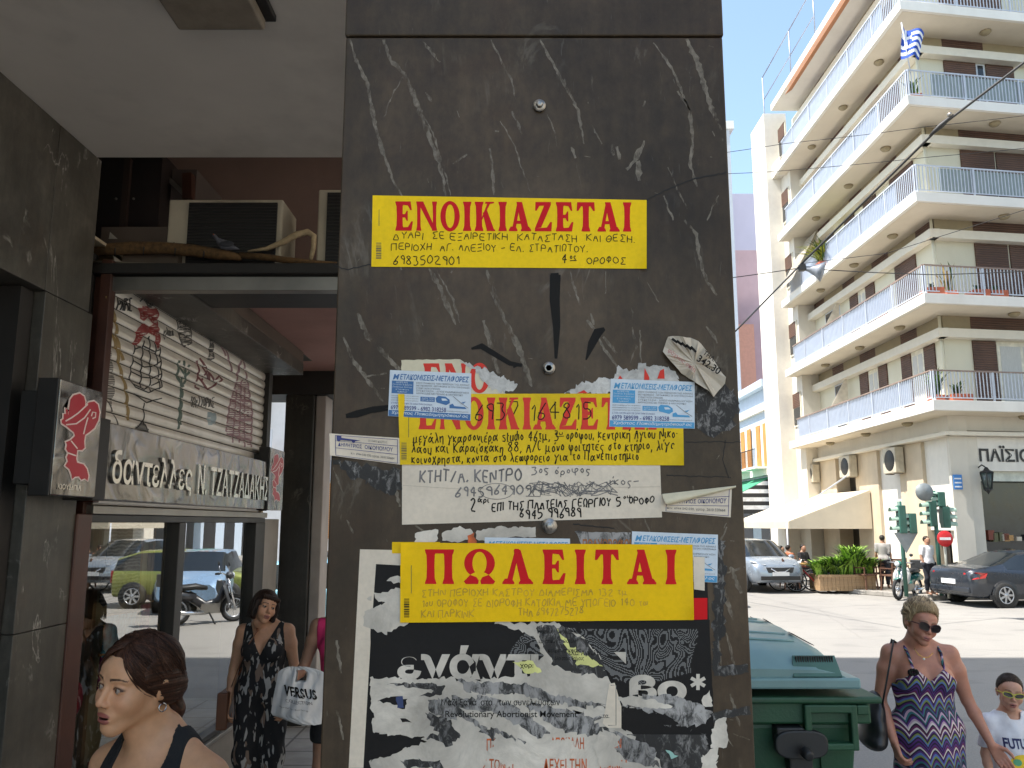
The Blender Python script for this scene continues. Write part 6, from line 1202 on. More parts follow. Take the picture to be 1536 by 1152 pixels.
def scooter(label, loc, rz, c1, c2, name='scooter', group=None):
    r = thing(name, label, 'motorbike', loc, rz, group); a, b = M(name + '_shield_' + label.split()[0], c1, .35, coat=.4), M(name + '_body_' + label.split()[0], c2, .35, coat=.4)
    bike_wheel(r, .60, .25, .045); bike_wheel(r, -.60, .25, .045)
    mb = MB()
    for s in (-1, 1): mb.tube([(.60, s * .075, .30), (.50, s * .075, .62), (.42, s * .06, .92)], .024, m_chrome, 8)
    mb.slab([(.72, -.05, .56), (.72, .05, .56), (.42, .06, .60), (.42, -.06, .60)], (0, 0, .02), b); mb.build('front_fork', r, True)
    mb = MB(); pr = [(.50, .16, .40), (.46, .24, .50), (.38, .25, .70), (.36, .16, .88)]
    vs = []
    for x, w_, z in pr: vs += [(x - .10, -w_, z), (x, -w_ * .45, z), (x + .03, 0, z), (x, w_ * .45, z), (x - .10, w_, z)]
    mb.add(vs, [(i * 5 + j, i * 5 + j + 1, i * 5 + j + 6, i * 5 + j + 5) for i in range(3) for j in range(4)], a, True); o = mb.build('leg_shield', r, True); o.modifiers.new('s', 'SOLIDIFY').thickness = .02
    mb = MB(); mb.tube([(.40, 0, .80), (.25, 0, .45), (-.05, 0, .38), (-.40, 0, .62)], [.06, .085, .10, .10], b, 10); mb.tube([(-.25, 0, .55), (-.62, 0, .62), (-.92, 0, .55)], [.10, .13, .08], b, 10); mb.box(-.15, .25, -.13, .13, .22, .42, m_steel); mb.tube([(-.1, .14, .25), (-.5, .16, .26), (-.85, .16, .34)], .045, m_chrome, 8); mb.build('frame', r, True)
    mb = MB(); mb.tube([(-.02, 0, .74), (-.25, 0, .78), (-.60, 0, .76), (-.72, 0, .74)], [.09, .14, .14, .06], m_blackp, 12, flat=.5); mb.build('seat', r, True)
    mb = MB(); mb.tube([(.30, -.36, 1.0), (.38, -.2, 1.02), (.42, 0, .98), (.38, .2, 1.02), (.30, .36, 1.0)], .018, m_chrome, 8); mb.tube([(.30, -.38, 1.0), (.33, -.25, 1.01)], .026, m_blackp, 8); mb.tube([(.30, .38, 1.0), (.33, .25, 1.01)], .026, m_blackp, 8); mb.ball((.46, 0, .98), .10, b, 8, (.8, 1, .9)); h_ = mb.build('handlebar', r, True); mb = MB(); mb.lathe([(.001, .085), (.06, .08), (.075, .06)], (.48, 0, .98), m_lamp, 14, 'x'); mb.build('headlight', h_, True)
    for s in (-1, 1): mb = MB(); mb.tube([(.36, s * .25, 1.02), (.33, s * .30, 1.20)], .008, m_chrome, 6); mb.ball((.33, s * .31, 1.23), .055, m_blackp, 6, (.3, 1, .8)); mb.build('mirror', r, True)
    mb = MB(); mb.box(-1.0, -.68, -.18, .18, .80, 1.06, m_blackp); mb.build('rear_crate', r, True, bevel=.02); mb = MB(); mb.bar((.02, .12, .25), (.12, .26, .0), .025, m_blackp); mb.build('stand', r, True); return r
sp = PZ(1368, 901, -.15); scooter('white and green step through scooter parked by the traffic light pole', (sp.x + .15, sp.y + .5, -.15), R(-140), S(222, 220, 212), (.02, .15, .12, 1))
scooter('dark motor scooter on the road, seen only reflected in the shop window', (1.9, 17.2, -.15), R(140), S(60, 62, 66), (.03, .03, .035, 1), 'motor_scooter')
def bicycle(label, loc, rz, m):
    r = thing('bicycle', label, 'bicycle', loc, rz, 'bicycles beside the planter'); bike_wheel(r, .52, .31, .02, 20); bike_wheel(r, -.52, .31, .02, 20); mb = MB(); A, B_, C_, D = (.52, 0, .33), (.34, 0, .82), (-.12, 0, .80), (-.05, 0, .30)
    for p, q in (((.36, 0, .74), D), ((.36, 0, .78), (-.11, 0, .76)), (C_, D), (D, (-.52, 0, .33)), ((-.11, 0, .76), (-.52, 0, .33)), ((.34, 0, .84), A)): mb.tube([p, q], .02, m, 8)
    mb.build('frame', r, True); mb = MB(); mb.tube([(.22, -.28, .98), (.34, -.1, 1.0), (.34, .1, 1.0), (.22, .28, .98)], .013, m_blackp, 6); mb.tube([(.34, 0, .82), (.34, 0, 1.0)], .013, m_chrome, 6); mb.build('handlebar', r, True); mb = MB(); mb.tube([(-.28, 0, .93), (-.15, 0, .94), (.02, 0, .93)], [.08, .06, .02], m_blackp, 8, flat=.4); mb.tube([(-.12, 0, .78), (-.14, 0, .92)], .012, m_chrome, 6); mb.build('saddle', r, True)
    mb = MB(); mb.lathe([(.001, -.03), (.09, -.03), (.09, -.02), (.001, -.02)], D, m_steel, 16, 'y'); mb.bar((-.05, -.06, .30), (.05, -.08, .16), .02, m_blackp); mb.build('crank', r, True); return r
bp = PZ(1222, 889, -.15); bicycle('red bicycle leaning in front of the planter, nearer of the two', (bp.x, bp.y, -.15), R(160), M('bike_red', (.42, .02, .03, 1), .35, coat=.4)); bicycle('grey bicycle behind the red one', (bp.x - .35, bp.y + .6, -.15), R(175), M('bike_grey', S(150, 152, 156), .35, .3))
# planter
pp = PZ(1268, 891, -.15); pl = thing('planter_box', 'long weathered wooden planter box in front of the cafe', 'planter', (pp.x, pp.y + .4, -.15)); m_pw = M('planter_wood', S(168, 138, 104), .8, var=.15, scale=4, stretch=(.4, .4, 6), bump=.4); mb = MB()
x0, x1 = pp.x - .75, pp.x + .95
for k in range(14): xx = x0 + (x1 - x0) * k / 14; mb.box(xx + .004, xx + (x1 - x0) / 14 - .004, pp.y, pp.y + .03, -.06, .40, m_pw)
mb.box(x0, x0 + .03, pp.y + .031, pp.y + .8, -.06, .40, m_pw); mb.box(x1 - .03, x1, pp.y + .031, pp.y + .8, -.06, .40, m_pw); mb.box(x0, x1, pp.y + .81, pp.y + .84, -.06, .40, m_pw); mb.build('boards', pl); mb = MB(); mb.box(x0 - .02, x1 + .02, pp.y - .025, pp.y - .002, .34, .42, m_pw); mb.build('rail', pl); mb = MB(); mb.box(x0 + .03, x1 - .03, pp.y + .032, pp.y + .8, .2, .34, M('soil', (.05, .035, .025, 1), .95, bump=.6)); mb.build('soil', pl)
m_leafb = M('leaf_bright', S(132, 168, 62), .6, var=.4, scale=6)
for k, (dx, h, w_, n, lb) in enumerate(((-.6, .95, .6, 260, 'low leafy green plant at the left end of the planter'), (-.1, 1.15, .75, 380, 'bushy arching fern in the middle of the planter'), (.4, 1.75, .7, 340, 'tallest bright green plant of the planter'), (.78, 1.1, .65, 280, 'spiky arching plant at the right end of the planter'))): plant('leafy_plant', lb, (pp.x + dx, pp.y + .30, .33), h, w_, n, m_leafb, False, 'plants in the wooden planter', 20 + k, 1.1)
# cafe furniture
m_wick = M('brown_wicker', S(92, 62, 46), .7, var=.3, scale=40, bump=.4)
def chair_(label, loc, rz):
    r = thing('cafe_chair', label, 'chair', loc, rz, 'brown cafe chairs'); mb = MB(); mb.box(-.23, .23, -.23, .23, .42, .46, m_wick); mb.build('seat', r, True, bevel=.01); mb = MB()
    for k in range(4): mb.box(-.22, .22, .21, .235, .52 + k * .095, .58 + k * .095, m_wick)
    mb.bar((-.21, .22, .44), (-.21, .26, .90), .035, m_wick); mb.bar((.21, .22, .44), (.21, .26, .90), .035, m_wick); mb.build('backrest', r, True)
    for sx in (-1, 1):
        for sy in (-1, 1): mb = MB(); mb.bar((sx * .20, sy * .20, .42), (sx * .22, sy * .23, 0), .035, m_wick); mb.build('leg', r, True)
        mb = MB(); mb.box(sx * .23 - .02, sx * .23 + .02, -.22, .24, .63, .66, m_wick); mb.bar((sx * .23, -.2, .44), (sx * .23, -.2, .64), .03, m_wick); mb.build('armrest', r, True)
    return r
cz = -.012
def gp(u, v): q = PZ(u, v, cz); return (q.x, q.y, cz)
for k, (u, v, a, lb) in enumerate(((1300, 884, 20, 'brown cafe chair nearest the planter'), (1322, 882, 200, 'brown cafe chair turned towards the stone pier'), (1340, 886, -160, 'brown cafe chair left of the scooter'), (1352, 880, 150, 'brown cafe chair behind the scooter'), (1185, 882, 90, 'brown cafe chair behind the bicycles under the awning'))): chair_(lb, gp(u, v), R(a))
def table_(label, loc):
    r = thing('cafe_table', label, 'table', loc, 0, 'small cafe tables'); mb = MB(); mb.box(-.35, .35, -.35, .35, .70, .74, M('table_top_tan', S(190, 150, 90), .4)); mb.build('table_top', r, True, bevel=.01); mb = MB(); mb.tube([(0, 0, .03), (0, 0, .7)], .03, m_blackp, 8); mb.lathe([(.24, 0), (.24, .02), (.03, .04)], (0, 0, 0), m_blackp, 16); mb.build('pedestal', r, True)
table_('tan cafe table between the planter chairs', gp(1312, 881)); table_('tan cafe table behind the scooter', gp(1347, 878)); table_('tan cafe table under the cream awning', gp(1192, 881))
# traffic lights and signs
m_tg = M('signal_green_paint', (.03, .105, .08, 1), .45, var=.15); m_lens_d = M('signal_lens_dark', (.03, .03, .03, 1), .2)
def signal(label, u, vt, Y, heads, group='green traffic light posts'):
    b = PY(u, 885, Y); r = thing('traffic_light', label, 'traffic light', (b.x, Y, -.02), group=group); zt_ = PY(u, vt, Y).z; mb = MB(); mb.tube([(b.x, Y, -.02), (b.x, Y, zt_)], .055, m_tg, 10); mb.build('pole', r)
    for (du, v0, v1, dx) in heads:
        x = PY(u + du, v0, Y).x; z1, z0 = PY(u, v0, Y).z, PY(u, v1, Y).z; mb = MB(); mb.box(x - .10, x + .10, Y - .12, Y + .10, z0, z1, m_tg); hd = mb.build('signal_head', r, bevel=.02)
        for k in range(3):
            zc = z1 - (z1 - z0) * (k + .5) / 3; mb = MB(); mb.lathe([(.001, dx * .105), (.08, dx * .104), (.085, dx * .10)], (x, Y, zc), m_lens_d, 14, 'x'); mb.build('lens', hd)
            mb = MB(); n = 9; vs = []
            for i in range(n): a = math.pi * (-.1 + 1.2 * i / (n - 1)); vs += [(x + dx * .10, Y + .09 * math.cos(a), zc + .09 * math.sin(a)), (x + dx * .30, Y + .09 * math.cos(a), zc - .02 + .09 * math.sin(a))]
            mb.add(vs, [(2 * i, 2 * i + 1, 2 * i + 3, 2 * i + 2) for i in range(n - 1)], M('visor_pale_green', S(150, 175, 160), .5), True); mb.build('visor', hd)
    return r
YS = 22.0; t1 = signal('green traffic light post with a grey triangle sign below its heads', 1359, 752, YS, ((-9, 758, 800, -1), (7, 770, 800, -1)))
b = PY(1359, 818, YS); tr = thing('triangle_sign', 'grey back of a downward pointing triangle sign on the left traffic light post', 'sign', (b.x, YS, 1)); mb = MB(); q = [PY(1341, 799, YS - .09), PY(1377, 799, YS - .09), PY(1360, 830, YS - .09)]; mb.slab(q, (0, .012, 0), M('sign_back_grey', S(126, 132, 134), .5, .3)); mb.build('plate', tr, bevel=.004)
t2 = signal('green traffic light post behind the red no entry sign', 1412, 736, YS + .3, ((-16, 752, 790, -1), (-3, 738, 760, -1), (4, 760, 792, 1)))
b = PY(1387, 738, YS + .1); rs_ = thing('round_sign', 'plain grey back of a round sign above the right traffic light', 'sign', (b.x, YS + .1, 3)); mb = MB(); mb.lathe([(.001, -.006), (.25, -.006), (.25, .006), (.001, .006)], (b.x, YS + .12, b.z), M('sign_back_grey', S(126, 132, 134), .5, .3), 28, 'y'); mb.build('disc', rs_); mb = MB(); mb.bar((b.x, YS + .16, b.z), (PY(1410, 738, YS + .3).x, YS + .25, b.z - .1), .04, m_tg); mb.build('bracket', rs_)
b = PY(1417, 808, YS - .6); ne = thing('no_entry_sign', 'red round no entry sign with a white bar on a short yellow grey post', 'sign', (b.x, YS - .6, -.02)); mb = MB(); rr = 11.5 / FPX * YS; mb.lathe([(.001, -.008), (rr * .98, -.008), (rr, -.004), (rr, .006), (.001, .006)], (b.x, YS - .62, b.z), M('no_entry_red', (.50, .015, .02, 1), .4), 32, 'y'); d_ = mb.build('disc', ne); mb = MB(); mb.box(b.x - rr * .68, b.x + rr * .68, YS - .634, YS - .63, b.z - rr * .16, b.z + rr * .16, m_fw); mb.build('white_bar', d_); mb = MB(); mb.tube([(b.x, YS - .57, -.02), (b.x, YS - .57, b.z + .2)], .035, M('post_grey', S(150, 150, 140), .5, .3), 8); mb.tube([(b.x, YS - .57, .35), (b.x, YS - .57, .75)], .038, M('post_yellow', S(200, 170, 60), .6), 8); mb.build('post', ne)
gw = MB(); rq = random.Random(5); base = PZ(1345, 890, -.15)
for k in range(120): p = Vector((base.x + rq.uniform(-.5, .5), base.y + rq.uniform(-.15, .2), -.15)); a = rq.uniform(0, 6.28); h = rq.uniform(.08, .24); gw.add([p, p + Vector((.012, .012, 0)), p + Vector((.1 * math.cos(a), .1 * math.sin(a), h))], [(0, 1, 2)], m_leaf)
tag(gw.build('kerb_weeds'), 'tuft of green weeds at the kerb left of the scooter', 'weeds', kind='stuff')
# wall lantern and small plates on the corner pier
b = PY(1481, 722, WY - .55); ln = thing('wall_lantern', 'black old style lantern hanging by the shop sign at the right', 'lantern', b); mb = MB(); s_ = .16
mb.lathe([(.02, .42), (.05, .40), (.09, .33), (.20, .27), (.21, .25)], b, m_blackp, 6); mb.lathe([(.12, -.22), (.14, -.24), (.04, -.32), (.01, -.38)], b, m_blackp, 6)
for k in range(6): a = k * math.pi / 3; mb.bar(b + Vector((.19 * math.cos(a), .19 * math.sin(a), .25)), b + Vector((.12 * math.cos(a), .12 * math.sin(a), -.22)), .02, m_blackp)
mb.tube([b + Vector((0, 0, .4)), b + Vector((0, .2, .5)), b + Vector((0, .6, .35))], .018, m_blackp, 6); mb.build('frame', ln); mb = MB(); mb.lathe([(.18, .245), (.115, -.215)], b, M('lantern_glass', S(70, 80, 78), .1), 6); mb.build('glass', ln)
p = PY(1437, 723, WY - .33); bs_ = thing('blue_plate', 'small blue street plate high on the white corner pier', 'sign', p); mb = MB(); mb.box(p.x - .13, p.x + .13, p.y, p.y + .02, p.z - .22, p.z + .22, M('plate_blue', (.06, .22, .55, 1), .4)); mb.build('plate', bs_); mb = MB()
for k in range(3): mb.box(p.x - .10, p.x + .10, p.y - .004, p.y - .001, p.z + .08 - k * .12, p.z + .12 - k * .12, m_fw)
mb.build('white_lines', bs_)
# overhead cables
m_wire = M('cable_black', (.02, .02, .02, 1), .6)
def cable(label, pts, r, sag=0, lump=None):
    P_ = [PY(*p) for p in pts]; q = []
    for a, b in zip(P_, P_[1:]): q += [a.lerp(b, t / 8) - Vector((0, 0, sag * math.sin(math.pi * t / 8))) for t in range(8)]
    q.append(P_[-1]); mb = MB(); mb.tube(q, r, m_wire, 6)
    if lump: c = PY(*lump); d = (P_[-1] - P_[0]).normalized(); mb.tube([c - d * .28, c - d * .15, c, c + d * .15, c + d * .28], [.015, .04, .06, .045, .015], m_wire, 8); mb.ball(c - d * .2 + Vector((0, 0, .06)), .05, m_steel, 6)
    single(mb, 'overhead_cable', label, 'cable', 'overhead cables across the street')
cable('thick black cable slanting from the upper right with a knotted joint', [(1600, 45, 14), (1410, 190, 15), (1200, 398, 17.5)], .026, .0, (1412, 188, 14.95)); cable('thick cable falling from the loudspeaker towards the pillar', [(1200, 398, 17.5), (1100, 500, 16), (820, 590, 26.9)], .018); cable('thin cable level across the second balcony', [(820, 448, 26.9), (1000, 428, 17.5), (1200, 402, 17.5), (1400, 412, 17), (1620, 402, 16)], .011, .02)
cable('thin wire crossing the sky at the top floor', [(820, 262, 26.9), (1000, 240, 20), (1180, 215, 20), (1390, 190, 19.5), (1600, 165, 19)], .008, .02); cable('lowest of the thin wires in the patch of sky', [(820, 280, 26.9), (1000, 262, 20), (1150, 258, 20), (1400, 235, 19), (1600, 215, 19)], .008, .02); cable('thin wire from the loudspeaker up to the right', [(1205, 395, 17.5), (1330, 380, 17), (1600, 295, 16)], .007)
c = PY(1206, 402, 17.5); ls = thing('loudspeaker', 'grey horn loudspeaker hanging on the cables before the second balcony', 'loudspeaker', c); mb = MB(); d = Vector((.8, -.35, -.3)).normalized(); mb.tube([c, c + d * .12, c + d * .3, c + d * .42], [.05, .07, .15, .24], M('speaker_grey', S(140, 146, 156), .5), 14); mb.build('horn', ls); mb = MB(); mb.box(c.x - .12, c.x + .02, c.y - .08, c.y + .06, c.z - .07, c.z + .08, m_blackp); mb.build('driver_box', ls, bevel=.01)
# the green wheeled bin beside the pillar
bx0, bx1, by0, by1 = .79, 1.85, 4.25, 5.62; zr_ = 1.09; m_bin = M('bin_green_plastic', (.013, .068, .030, 1), .5, var=.2, scale=3, dirt=.7, dirtcol=(.035, .05, .035, 1), bump=.15); m_lid = M('bin_lid_skylit_green', (.17, .29, .29, 1), .32, var=.15, scale=2.5, dirt=.5, dirtcol=(.28, .33, .34, 1))  # lid colour lightened to stand in for the reflected sky
BN = thing('wheeled_bin', 'large green wheeled rubbish bin with a pale green hinged lid beside the pillar', 'rubbish bin', ((bx0 + bx1) / 2, (by0 + by1) / 2, -.15))
def frustum(mb, a, b, m):                             # (x0,x1,y0,y1,z) bottom and top
    vs = [(x, y, q[4]) for q in (a, b) for x, y in ((q[0], q[2]), (q[1], q[2]), (q[1], q[3]), (q[0], q[3]))]; mb.add(vs, [(3, 2, 1, 0), (4, 5, 6, 7)] + [(i, (i + 1) % 4, 4 + (i + 1) % 4, 4 + i) for i in range(4)], m)
mb = MB(); frustum(mb, (bx0 + .13, bx1 - .13, by0 + .13, by1 - .13, .05), (bx0 + .05, bx1 - .05, by0 + .05, by1 - .05, zr_ - .16), m_bin); mb.build('tub', BN, bevel=.03, seg=3)
mb = MB(); mb.box(bx0, bx1, by0, by1, zr_ - .16, zr_ - .05, m_bin); mb.box(bx0 - .02, bx1 + .05, by0 - .03, by1 + .03, zr_ - .055, zr_ - .02, m_bin); mb.build('rim', BN, bevel=.012)
mb = MB(); xh = 1.50
mb.box(xh, xh + .26, by0 - .035, by0 + .02, zr_ - .10, zr_ - .058, m_bin); mb.box(xh, xh + .26, by0 - .035, by0 + .02, zr_ - .28, zr_ - .245, m_bin); mb.box(xh - .005, xh + .03, by0 - .036, by0 + .02, zr_ - .281, zr_ - .058, m_bin); mb.box(xh + .23, xh + .265, by0 - .036, by0 + .02, zr_ - .281, zr_ - .058, m_bin); mb.box(xh + .266, xh + .33, by0 - .03, by0 + .25, zr_ - .11, zr_ - .06, m_bin); mb.build('handle', BN, bevel=.008)
mb = MB(); mb.bar((1.60, by0 + .05, zr_ - .3), (1.64, by0 + .11, .3), .018, m_bin); mb.build('rib', BN); mb = MB(); mb.bar((1.05, by0 + .05, zr_ - .3), (1.07, by0 + .11, .2), .018, m_bin); mb.build('rib', BN)
mb = MB(); zt_ = .84; cx_ = 1.44; mb.slab([(cx_ + .03 + .135 * (abs(math.cos(q)) ** .6) * (1 if math.cos(q) > 0 else -1), by0 + .0, zt_ + .07 * (abs(math.sin(q)) ** .8) * (1 if math.sin(q) > 0 else -1)) for q in [i * math.pi / 14 for i in range(28)]], (0, -.045, 0), m_blackp); mb.box(cx_ - .09, cx_ + .05, by0 - .03, by0 + .06, zt_ + .0, zr_ - .17, m_blackp); mb.box(cx_ - .03, cx_ + .09, by0 - .02, by0 + .06, zt_ - .14, zt_ - .03, m_blackp); mb.tube([(cx_ + .03, by0 - .08, zt_ - .02), (cx_ + .03, by0 - .14, zt_ - .03)], [.03, .024], m_blackp, 14); mb.build('lifting_trunnion', BN, bevel=.008)
m_rw, t_, b_ = base_mat('red_white_tape'); tc_ = t_.new('TexCoord'); wv_ = t_.new('TexWave', Scale=2.6); wv_.bands_direction = 'DIAGONAL'; t_.ln(tc_.outputs['Object'], wv_.inputs[0]); t_.ln(ramp(t_, wv_.outputs[0], [(.49, S(215, 210, 205)), (.5, (.5, .02, .03, 1))], 'CONSTANT'), b_.inputs['Base Color'])
mb = MB(); mb.slab([(1.685, by0 + .085, .18), (1.735, by0 + .085, .18), (1.775, by0 + .052, .68), (1.72, by0 + .052, .68)], (0, -.004, 0), m_rw); mb.build('reflective_tape', BN)
# lid: hipped shell, two bands of shallow steps, vents and a grip recess
lx0, lx1 = bx0 - .0, bx1 - .07; yl0, yl1 = by0 - .02, by1 + .0; zl0 = zr_ + .0
sec = [(yl0, .045, .115), (yl0 + .10, .03, .185), (yl0 + .34, .01, .235), (yl0 + .62, .0, .26), (yl1 - .35, .0, .265), (yl1 - .12, .02, .235), (yl1, .05, .10)]
vs = []; xs_ = [0, .06, .18, .5, .82, .94, 1]
for y, inn, h in sec:
    for j, t in enumerate(xs_): hh = (.0, .55, .93, 1.05, .93, .55, .0)[j]; vs.append((lx0 + inn + (lx1 - lx0 - 2 * inn) * t, y, zl0 + .07 * (1 if j in (0, 6) else 1) + (h - .07) * hh))
n = len(xs_); fs = [(i * n + j, i * n + j + 1, (i + 1) * n + j + 1, (i + 1) * n + j) for i in range(len(sec) - 1) for j in range(n - 1)]
mb = MB(); mb.add(vs, fs, m_lid, True); k0 = [(lx0 - .01, yl0 - .025), (lx1 + .01, yl0 - .025), (lx1 + .01, yl1 + .01), (lx0 - .01, yl1 + .01)]; mb.slab([Vector((x, y, zl0 + .02)) for x, y in k0][::-1], (0, 0, .055), m_lid)
mb.add([(lx0 + .045, yl0, zl0 + .07)] + vs[1:n - 1] + [(lx1 - .045, yl0, zl0 + .07)], [tuple(range(n))[::-1]], m_lid)
LD = mb.build('lid', BN, bevel=.012)
def lz(x, y):
    t = (x - lx0) / (lx1 - lx0); a = [s[0] for s in sec]; h = float(np.interp(y, a, [s[2] for s in sec])); hh = float(np.interp(t, xs_, [0, .55, .93, 1.05, .93, .55, 0])); return zl0 + .07 + (h - .07) * hh
mb = MB()
for y in (yl0 + .28, yl0 + .42, yl0 + .80, yl0 + .94): mb.tube([(x, y + .04 * (x - 1.3), lz(x, y) + .002) for x in [lx0 + .08 + (lx1 - lx0 - .3) * i / 10 for i in range(11)]], .016, m_lid, 6, flat=.5)
mb.build('lid_rib', LD)
for x, y in ((lx1 - .13, yl0 + .42), (lx1 - .13, yl0 + .88), (lx1 - .12, yl1 - .2), (lx0 + .5, yl1 - .10)):
    mb = MB(); z = lz(x, y); dz = (lz(x + .05, y) - lz(x - .05, y)) / .10; mb.slab([(x - .06, y - .035, z + .004 - .06 * dz), (x + .06, y - .035, z + .004 + .06 * dz), (x + .06, y + .035, z + .004 + .06 * dz), (x - .06, y + .035, z + .004 - .06 * dz)], (0, 0, .004), m_dark); mb.build('lid_slot', LD)
mb = MB(); xg = 1.47; mb.slab([(xg - .02, yl0 - .002, zl0 + .075), (xg + .23, yl0 - .002, zl0 + .075), (xg + .22, yl0 + .06, zl0 + .17), (xg, yl0 + .06, zl0 + .17)], (0, -.008, .006), M('lid_recess', (.05, .13, .105, 1), .5)); mb.build('grip_recess', LD)
mb = MB()
for k in range(16): x = xg + .01 + k * .0125; mb.box(x, x + .005, yl0 + .03, yl0 + .044, zl0 + .145, zl0 + .175, m_dark)
mb.build('vent_comb', LD)
for x in (bx0 + .2, bx1 - .2):
    for y in (by0 + .25, by1 - .25): mb = MB(); mb.lathe([(.001, -.03), (.095, -.03), (.1, -.02), (.1, .02), (.095, .03), (.001, .03)], (x, y, -.05), m_tyre, 18, 'x'); w_ = mb.build('wheel', BN); mb = MB(); mb.box(x - .045, x + .045, y - .05, y + .05, -.03, .06, m_steel); mb.build('caster_fork', w_)
# ================================================================ people: one smooth surface per body, grown from tapered limbs
F32 = np.float32
def axis(lo, hi, h, fine=()):
    out = [lo]
    while out[-1] < hi:
        x = out[-1]; st = h
        for a, b, hf in fine:
            if a - h <= x < b: st = min(st, hf)
        out.append(x + st)
    return np.array(out, dtype=F32)
class Fld:
    def __init__(s, ax, ay, az, F=None):
        s.ax, s.ay, s.az = ax, ay, az; s.F = np.full((len(ax), len(ay), len(az)), .5, F32) if F is None else F
    def copy(s): return Fld(s.ax, s.ay, s.az, s.F.copy())
    def new(s): return Fld(s.ax, s.ay, s.az)
    def grid(s): return s.ax[:, None, None], s.ay[None, :, None], s.az[None, None, :]
    def blk(s, lo, hi):
        r = []
        for a, l, h in zip((s.ax, s.ay, s.az), lo, hi):
            i, j = int(np.searchsorted(a, l)), int(np.searchsorted(a, h)); r.append(slice(max(i - 1, 0), min(j + 1, len(a))))
        return tuple(r)
    def put(s, fn, pts, rad, k, T=None, op='u', inf=.03):
        P = [Vector(p) for p in pts]
        if T is not None: sc = T.to_scale()[0]; W = [T @ p for p in P]
        else: sc = 1; W = P
        m = rad * sc + k + inf; lo = [min(p[i] for p in W) - m for i in range(3)]; hi = [max(p[i] for p in W) + m for i in range(3)]
        b = s.blk(lo, hi)
        if any(q.stop <= q.start for q in b): return
        X, Y, Z = s.ax[b[0]][:, None, None], s.ay[b[1]][None, :, None], s.az[b[2]][None, None, :]
        if T is not None:
            I = T.inverted(); X, Y, Z = [F32(I[i][0]) * X + F32(I[i][1]) * Y + F32(I[i][2]) * Z + F32(I[i][3]) for i in range(3)]
        d = fn(X, Y, Z) * F32(sc); f = s.F[b]
        if op == 'u':
            if k > 0: h = np.maximum(k - np.abs(f - d), 0) / k; s.F[b] = np.minimum(f, d) - h * h * (k / 4)
            else: s.F[b] = np.minimum(f, d)
        else:
            d = -d
            if k > 0: h = np.maximum(k - np.abs(f - d), 0) / k; s.F[b] = np.maximum(f, d) + h * h * (k / 4)
            else: s.F[b] = np.maximum(f, d)
    def rc(s, a, b, ra, rb, k=.02, T=None, op='u'):
        a, b = Vector(a), Vector(b); d = b - a; l2 = max(d.length_squared, 1e-9)
        def fn(X, Y, Z):
            x, y, z = X - F32(a.x), Y - F32(a.y), Z - F32(a.z); t = np.clip((x * F32(d.x) + y * F32(d.y) + z * F32(d.z)) / F32(l2), 0, 1)
            return np.sqrt((x - t * F32(d.x)) ** 2 + (y - t * F32(d.y)) ** 2 + (z - t * F32(d.z)) ** 2) - (F32(ra) + t * F32(rb - ra))
        s.put(fn, (a, b), max(ra, rb), k, T, op)
    def el(s, c, r, k=.02, T=None, op='u', rot=None):
        c = Vector(c); r = (r, r, r) if not hasattr(r, '__len__') else r; M3 = rot.to_matrix().inverted() if rot else None; mn = min(r)
        def fn(X, Y, Z):
            x, y, z = X - F32(c.x), Y - F32(c.y), Z - F32(c.z)
            if M3 is not None: x, y, z = [F32(M3[i][0]) * x + F32(M3[i][1]) * y + F32(M3[i][2]) * z for i in range(3)]
            k0 = np.sqrt((x / r[0]) ** 2 + (y / r[1]) ** 2 + (z / r[2]) ** 2); k1 = np.sqrt((x / r[0] ** 2) ** 2 + (y / r[1] ** 2) ** 2 + (z / r[2] ** 2) ** 2) + 1e-6
            return (k0 * (k0 - 1) / k1).astype(F32)
        s.put(fn, (c,), max(r), k, T, op)
    def chain(s, pts, rs, k=.02, T=None):
        for i in range(len(pts) - 1): s.rc(pts[i], pts[i + 1], rs[i], rs[i + 1], k, T)
    def mesh(s):
        F = s.F; S_ = F < 0; n = [q - 1 for q in F.shape]; C = lambda i, j, k: (slice(i, i + n[0]), slice(j, j + n[1]), slice(k, k + n[2]))
        cnt = sum(S_[C(i, j, k)].astype(np.int8) for i in (0, 1) for j in (0, 1) for k in (0, 1)); act = (cnt > 0) & (cnt < 8)
        idx = np.full(act.shape, -1, np.int64); I = np.argwhere(act); idx[act] = np.arange(len(I))
        acc = np.zeros((len(I), 3)); num = np.zeros(len(I)); V = {}
        for i in (0, 1):
            for j in (0, 1):
                for k in (0, 1): V[i, j, k] = F[C(i, j, k)][act]
        for a in V:
            for ax_ in range(3):
                if a[ax_]: continue
                b = list(a); b[ax_] = 1; fa, fb = V[a], V[tuple(b)]; cr = (fa < 0) != (fb < 0); t = np.where(cr, fa / np.where(cr, fa - fb, 1), 0); p = np.tile(np.array(a, float), (len(I), 1)); p[:, ax_] = t
                acc += p * cr[:, None]; num += cr
        q = acc / num[:, None]; vs = np.empty_like(q)
        for d, a in enumerate((s.ax, s.ay, s.az)): vs[:, d] = a[I[:, d]] * (1 - q[:, d]) + a[I[:, d] + 1] * q[:, d]
        fs = []
        for d in range(3):
            e = [slice(1, -1)] * 3; e[d] = slice(0, -1); f = list(e); f[d] = slice(1, None); A, B_ = S_[tuple(e)], S_[tuple(f)]; E = np.argwhere(A != B_)
            if not len(E): continue
            up = A[A != B_]; o = np.ones(3, int); o[d] = 0; E = E + o; u, v = (d + 1) % 3, (d + 2) % 3; du = np.zeros(3, int); du[u] = 1; dv = np.zeros(3, int); dv[v] = 1
            g = lambda P: idx[P[:, 0], P[:, 1], P[:, 2]]
            qd = np.stack([g(E - du - dv), g(E - dv), g(E), g(E - du)], 1); qd[~up] = qd[~up][:, ::-1]; fs.append(qd)
